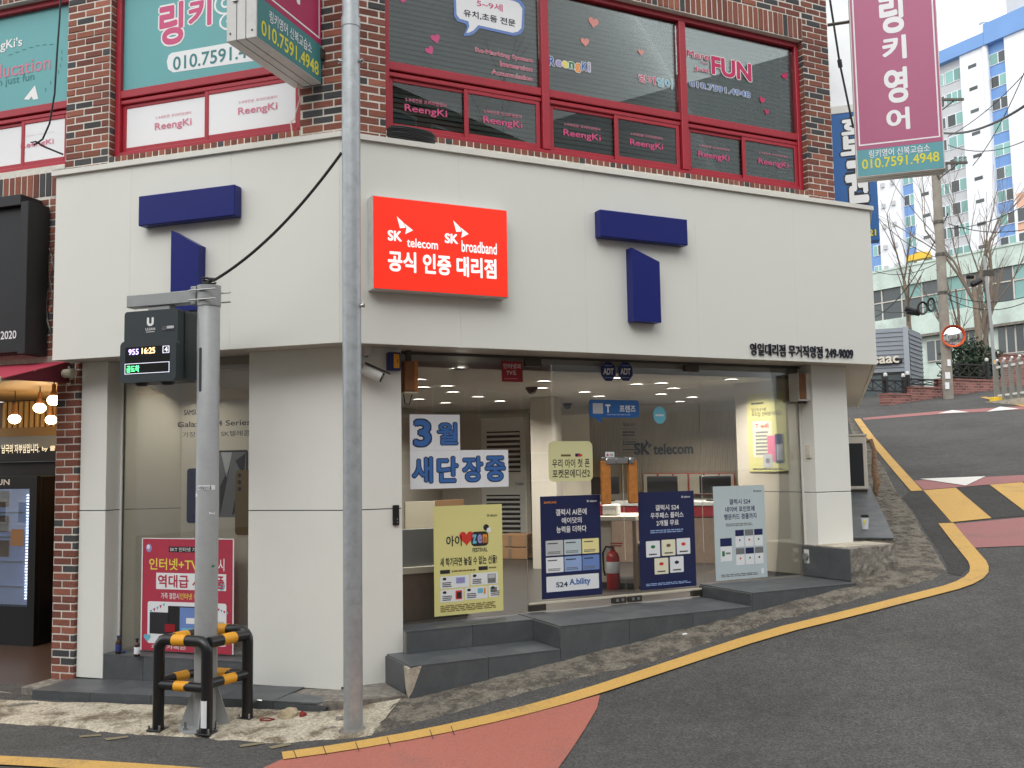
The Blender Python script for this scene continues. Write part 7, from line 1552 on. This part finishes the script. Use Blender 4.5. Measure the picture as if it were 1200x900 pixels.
F1, L1, z1_ = wall_run(1042, 28.4, 1069, 28.9, 463, 478, 'lowest stretch of red brick wall left of the utility pole')
F2, L2, z2_ = wall_run(1069.6, 28.9, 1106, 29.6, 455, 474, 'middle stretch of red brick wall just left of the utility pole')
F3, L3_, z3_ = wall_run(1106.5, 29.6, 1168, 30.6, 446, 468, 'longest stretch of red brick wall right of the utility pole')
fence_run(F1, -1.4, L1, z1_ + .04, .42, 'black iron fence on the lowest stretch of wall', [-1.2, F1.hit(1039, 470, .15)[0], L1 - .1]); fence_run(F2, .1, L2, z2_ + .04, .26, 'black iron fence on the middle stretch of wall', [.08]); fence_run(F3, 0, L3_, z3_ + .05, .50, 'black iron fence in front of the evergreen shrub', [L3_ - .1])
F4, L4, z4_ = wall_run(1168.6, 33, 1230, 34, 417, 462, 'tall red brick wall at the right edge behind the railing')
# utility pole
g2 = gpt(1111.5, 467); g2.z -= .1; T_ = Matrix.Translation(g2); Yp = g2.y
up_ = thing('utility_pole', 'weathered concrete utility pole with crossarms and cable boxes', 'pole', T_)
ztop = at_dist(1109, 60, Yp).z - g2.z
obj('shaft', MB().tube([(0, 0, 0), (0, 0, ztop * .5), (-.05, 0, ztop)], [.155, .135, .105], 14), 'pole_conc', up_, T_)
for py in (194, 120): zz = at_dist(1111, py, Yp).z - g2.z; obj('crossarm', MB().box(-.15, .9, -.17, -.10, zz, zz + .07).tube([(.6, -.13, zz), (0, -.15, zz - .45)], .025, 6).tube([(-.12, -.13, zz), (0, -.15, zz - .4)], .025, 6), 'steel_dark', up_, T_)
for py in (262, 300, 345): zz = at_dist(1111, py, Yp).z - g2.z; obj('steel_band', MB().tube([(0, 0, zz), (0, 0, zz + .09)], .16, 14), 'steel_dark', up_, T_)
for dx in (.55, .7, .85): zz = at_dist(1111, 194, Yp).z - g2.z; obj('insulator', MB().lathe([(.04, .07), (.05, .12), (.03, .16), (.05, .2), (.02, .24)], 8, (dx, -.13, zz)), 'in_grey', up_, T_)
for (px, py, w_) in ((1110.5, 440, .075), (1112, 425, .05), (1110, 452, .06)):
    c = at_dist(px, py, Yp - .17); obj('poster_scrap', MB().box(c.x - g2.x - w_, c.x - g2.x + w_, -.178, -.172, c.z - g2.z - .10, c.z - g2.z + .10), 'paper', up_, T_)
# convex mirror on it
c = at_dist(1117, 394, Yp - .25); T_ = Matrix.Translation(c) @ Matrix.Rotation(rad(-18), 4, 'Z') @ Matrix.Rotation(rad(90), 4, 'X')
t = thing('convex_mirror', 'orange rimmed round traffic mirror on the utility pole', 'mirror', T_)
obj('mirror_face', MB().lathe([(.29, .03), (.24, .055), (.15, .075), (.05, .085), (.001, .086)], 24), 'mirror', t, T_); obj('rim', MB().lathe([(.32, -.02), (.325, .035), (.292, .035), (.29, .0)], 24), 'orange', t, T_); obj('hood', MB().lathe([(.325, .0), (.335, .10), (.327, .10), (.32, .0)], 24), 'orange', t, T_); obj('bracket', MB().tube([(0, 0, -.02), (-.15, -.05, -.12)], .03, 8), 'steel_dark', t, T_)
# cable slack coils and splice boxes
for (px, py, rx, ry, lab) in ((1081, 361, 6, 7.5, 'left cable slack coil hung beside the utility pole'), (1091, 357, 4.5, 8, 'right cable slack coil hung beside the utility pole')):
    q = MB()
    for k in range(3): q.tube([at_dist(px + (rx - k * .5) * math.cos(a * .4189), py + (ry - k * .5) * math.sin(a * .4189), Yp - .3 + k * .03) for a in range(16)], .022, 6)
    obj('slack_coil', q, 'cable', None, I4, lab, 'cable')
for k, (a, b, r_, lab) in enumerate((((1060, 361), (1074, 366), .09, 'long black splice case left of the utility pole'), ((1062, 365), (1078, 368), .07, 'slim black splice case below the first one'), ((1132, 324), (1141, 324), .07, 'upper black cable box right of the utility pole'), ((1138, 334), (1150, 328), .09, 'lower slanted black cable box right of the utility pole'))):
    A, B = at_dist(*a, Yp - .2), at_dist(*b, Yp - .2); q = MB().tube([A, A.lerp(B, .06), A.lerp(B, .94), B], [r_ * .6, r_, r_, r_ * .6], 8); q.tube([A.lerp(B, .3), A.lerp(B, .34)], r_ * 1.08, 8); obj('splice_case', q, 'cable', None, I4, lab, 'cable box')
# overhead wires
def wire(a, Ya, b, Yb, sag, r_, label, group=None):
    A, B = at_dist(*a, Ya), at_dist(*b, Yb); P_ = []
    for i in range(13): f = i / 12; p = A.lerp(B, f); p.z -= sag * 4 * f * (1 - f); P_.append(p)
    obj('overhead_wire', MB().tube(P_, r_, 5), 'cable', None, I4, label, 'wire', group)
wire((1106, 156), Yp, (1215, 114), 20, .25, .033, 'thick black overhead cable from behind the pink sign to the upper right edge')
wire((1111, 250), Yp, (1025, 372), 34, .5, .016, 'thin wire falling left from the utility pole to the grey restaurant')
wire((1140, 194), Yp, (1215, 48), 24, .3, .012, 'thin wire rising steeply right from the crossarm end')
for k, (a, Ya, b, Yb, sg) in enumerate((((1111, 345), Yp, (1215, 343), 26, .25), ((1111, 350), Yp, (1215, 348), 26, .35), ((1022, 362), 33, (1111, 346), Yp, .3), ((1111, 262), Yp, (1215, 266), 26, .2), ((1111, 305), Yp, (1024, 250), 33, .3), ((1111, 268), Yp, (1215, 232), 26, .2), ((1111, 300), Yp, (1026, 318), 33, .3), ((1030, 190), 33, (1111, 290), Yp, .2), ((1111, 160), Yp, (1215, 70), 24, .2), ((1111, 170), Yp, (1215, 158), 24, .3))):
    wire(a, Ya, b, Yb, sg, .012, 'one of the thin black wires strung from the utility pole', 'thin wires at the utility pole')
# steel lamp post right of the trees
g3 = gpt(1168, 468); T_ = Matrix.Translation(g3); Yl = g3.y; zt2 = at_dist(1162, 300, Yl).z - g3.z; t = thing('steel_post', 'thin grey steel post beside the railing at the right', 'post', T_); obj('shaft', MB().tube([(0, 0, -.1), (-.03, 0, zt2 * .5), (-.12, 0, zt2)], [.05, .045, .04], 10), 'grey_paint', t, T_); obj('warning_sleeve', MB().tube([(0, 0, .75), (0, 0, 1.1)], .056, 10), 'guard_yellow', t, T_); obj('cable_bracket', MB().box(-.2, .12, -.05, .05, zt2 * .86, zt2 * .9), 'steel_dark', t, T_)
# railing at the right edge
FRL, LR = fr_px(1168.5, 26.6, 1225, 24.4); zb_ = FRL.hit(1180, 470, 0)[1]; t = thing('pavement_railing', 'grey posts with white rails along the pavement at the right edge', 'railing', FRL.M, (LR / 2, 0, zb_)); 
for i in range(6): x = .1 + i * .36; obj('post', MB().box(x - .05, x + .05, -.05, .05, zb_ - .3, zb_ + 1.05 + .02 * (i % 2), .01), 'rail_grey', t, FRL.M); obj('white_finial', MB().tube([(x, 0, zb_ + 1.06), (x + .1, 0, zb_ + 1.16)], .035, 6), 'in_white', t, FRL.M)
obj('rail', MB().box(0, LR, -.02, .02, zb_ + .92, zb_ + .98), 'in_white', t, FRL.M); obj('rail', MB().box(0, LR, -.02, .02, zb_ + .15, zb_ + .2), 'in_white', t, FRL.M); obj('kerb_foot', MB().box(-.05, .2, -.15, .1, zb_ - .3, zb_ + .14, .02), 'yellow_plastic', t, FRL.M); struct('far_kerb', MB().box(-.1, LR, -.25, 1.5, zb_ - .5, zb_ + .02), 'concrete_pale', FRL.M)
# trees
def branchy(name, base, h_, r_, label, seed, levels=3, spread=.5, stump=False, twigs=3, group=None):
    rnd = random.Random(seed); t = thing(name, label, 'tree', Matrix.Translation(base), group=group); trunk = MB(); crown = MB()
    def grow(p, d, L_, r0, lv):
        pts = [p]; n_ = 5; q = p.copy(); dd = d.copy()
        for i in range(n_):
            dd = (dd + Vector((rnd.uniform(-1, 1), rnd.uniform(-1, 1), rnd.uniform(-.3, .5))) * .13).normalized(); q = q + dd * (L_ / n_); pts.append(q.copy())
        rr = [max(.006, r0 * (1 - .55 * i / n_)) for i in range(n_ + 1)]; (trunk if lv == 0 else crown).tube(pts, rr, 8 if lv == 0 else 5, lv == 0)
        if lv < levels:
            for k in range(rnd.randint(twigs, twigs + 2)):
                i = rnd.randint(2, n_); an = rnd.uniform(0, 6.28); s_ = spread * rnd.uniform(.7, 1.3)
                nd = (dd + Vector((math.cos(an) * s_, math.sin(an) * s_, rnd.uniform(-.1, .5)))).normalized(); grow(pts[i], nd, L_ * rnd.uniform(.45, .72), rr[i] * .62, lv + 1)
    grow(Vector(base), Vector((0, 0, 1)), h_, r_, 0)
    obj('trunk', trunk, 'bark', t); obj('crown', crown, 'twig', t); return t
b = at_dist(1148, 440, 32); b.z = at_dist(1148, 470, 32).z - .8; branchy('bare_tree', b, 5.2, .17, 'bare pollarded tree right of the utility pole', 5, 3, .45)
b = at_dist(1072, 440, 36); b.z -= .6; branchy('bare_tree', b, 4.2, .14, 'bare tree trunk above the restaurant roof left of the utility pole', 11, 2, .5)
b = at_dist(1128, 440, 38); b.z -= 1; branchy('bare_tree', b, 4.5, .09, 'slender bare tree behind the utility pole', 23, 3, .45)
b = at_dist(1160, 430, 37); b.z -= 1; branchy('bare_tree', b, 4.6, .10, 'slender bare tree at the right of the pollarded tree', 31, 3, .45)
# evergreen shrub
c = at_dist(1136, 424, 31.6); rnd = random.Random(4); t = thing('evergreen_shrub', 'dark evergreen shrub behind the iron fence', 'shrub', Matrix.Translation((c.x, c.y, c.z - 1.0)))
q = MB(); q2 = MB(); stem = MB()
for i in range(9): a = rnd.uniform(0, 6.28); stem.tube([(c.x, c.y, c.z - 1.2), (c.x + .4 * math.cos(a), c.y + .3 * math.sin(a), c.z - .2), (c.x + .8 * math.cos(a), c.y + .5 * math.sin(a), c.z + rnd.uniform(0, .5))], [.04, .03, .01], 5)
for i in range(5200):
    u = Vector((rnd.gauss(0, 1), rnd.gauss(0, 1), rnd.gauss(0, 1))).normalized() * rnd.random() ** .4
    lump = 1 + .35 * _n.noise(u * 2.5 + Vector((5, 0, 0)))
    p = Vector((c.x + u.x * 1.0 * lump, c.y + u.y * .7 * lump, c.z - .15 + u.z * .85 * lump))
    if _n.noise(p * 2.1) < -.18: continue
    a = Vector((rnd.uniform(-1, 1), rnd.uniform(-1, 1), rnd.uniform(-1, 1))).normalized() * .07; b_ = a.cross(Vector((rnd.uniform(-1, 1), rnd.uniform(-1, 1), rnd.uniform(-1, 1)))).normalized() * .03
    (q if rnd.random() < .5 else q2).add([tuple(p - a), tuple(p + b_), tuple(p + a), tuple(p - b_)], [(0, 1, 2, 3)])
tag(obj('foliage', q, 'leaf_a', t), kind='stuff'); tag(obj('foliage', q2, 'leaf_b', t), kind='stuff'); obj('stem', stem, 'bark', t)

# ================================================================== ACROSS THE ROAD (only mirrored in the glass)
def block(x0, x1, y0, y1, h_, m_, label, seed, bays, floors):
    rnd = random.Random(seed); g_ = min(ground(x0, y1), ground(x1, y1)) - .3; t = thing('facing_building', label, 'building', I4, ((x0 + x1) / 2, (y0 + y1) / 2, g_)); obj('wall', MB().box(x0, x1, y0, y1, g_, g_ + h_), m_, t); obj('parapet', MB().box(x0 - .1, x1 + .1, y1 - .3, y1 + .12, g_ + h_, g_ + h_ + .35), 'concrete', t)
    w_ = (x1 - x0) / bays; fh = h_ / floors
    for i in range(bays):
        for j in range(floors):
            a = x0 + i * w_; wn = obj('window', MB().box(a + w_ * .15, a + w_ * .85, y1, y1 + .05, g_ + j * fh + fh * .32, g_ + j * fh + fh * .82), 'in_white', t); obj('pane', MB().box(a + w_ * .15 + .08, a + w_ * .85 - .08, y1 + .051, y1 + .06, g_ + j * fh + fh * .32 + .08, g_ + j * fh + fh * .82 - .08), 'win_dark', wn)
block(-52, -26.6, -16, -4, 12.0, 'apt_grey', 'long grey house further left across the road mirrored in the glass', 8, 8, 6)
block(-26, -12.5, -19, -11, 14.6, 'far_brick', 'brown brick house across the road mirrored in the glass', 1, 5, 5)
block(-12, 1.5, -21, -12, 14.6, 'in_wall', 'grey house across the road mirrored in the glass', 2, 5, 6)
block(2.2, 13, -20, -11.5, 14.6, 'in_wall', 'cream house across the road mirrored in the glass', 3, 4, 5)
block(13.5, 27, -18, -9.5, 14.6, 'far_brick', 'tall brick house across the road mirrored in the glass', 4, 5, 6)
block(22, 36, -6, 8, 13.0, 'apt_grey', 'grey house on the far side of the side street mirrored in the glass', 5, 5, 5)
for k, (x, y_, h_) in enumerate(((-7, -7.5, 5.2), (3.5, -7.5, 5.6), (9, -7, 6.0), (14, -5, 6.0))):
    branchy('street_tree', Vector((x, y_, ground(x, y_) - .1)), h_, .14, 'bare street tree across the road mirrored in the windows', 50 + k, 3, .6, group='bare trees across the road')
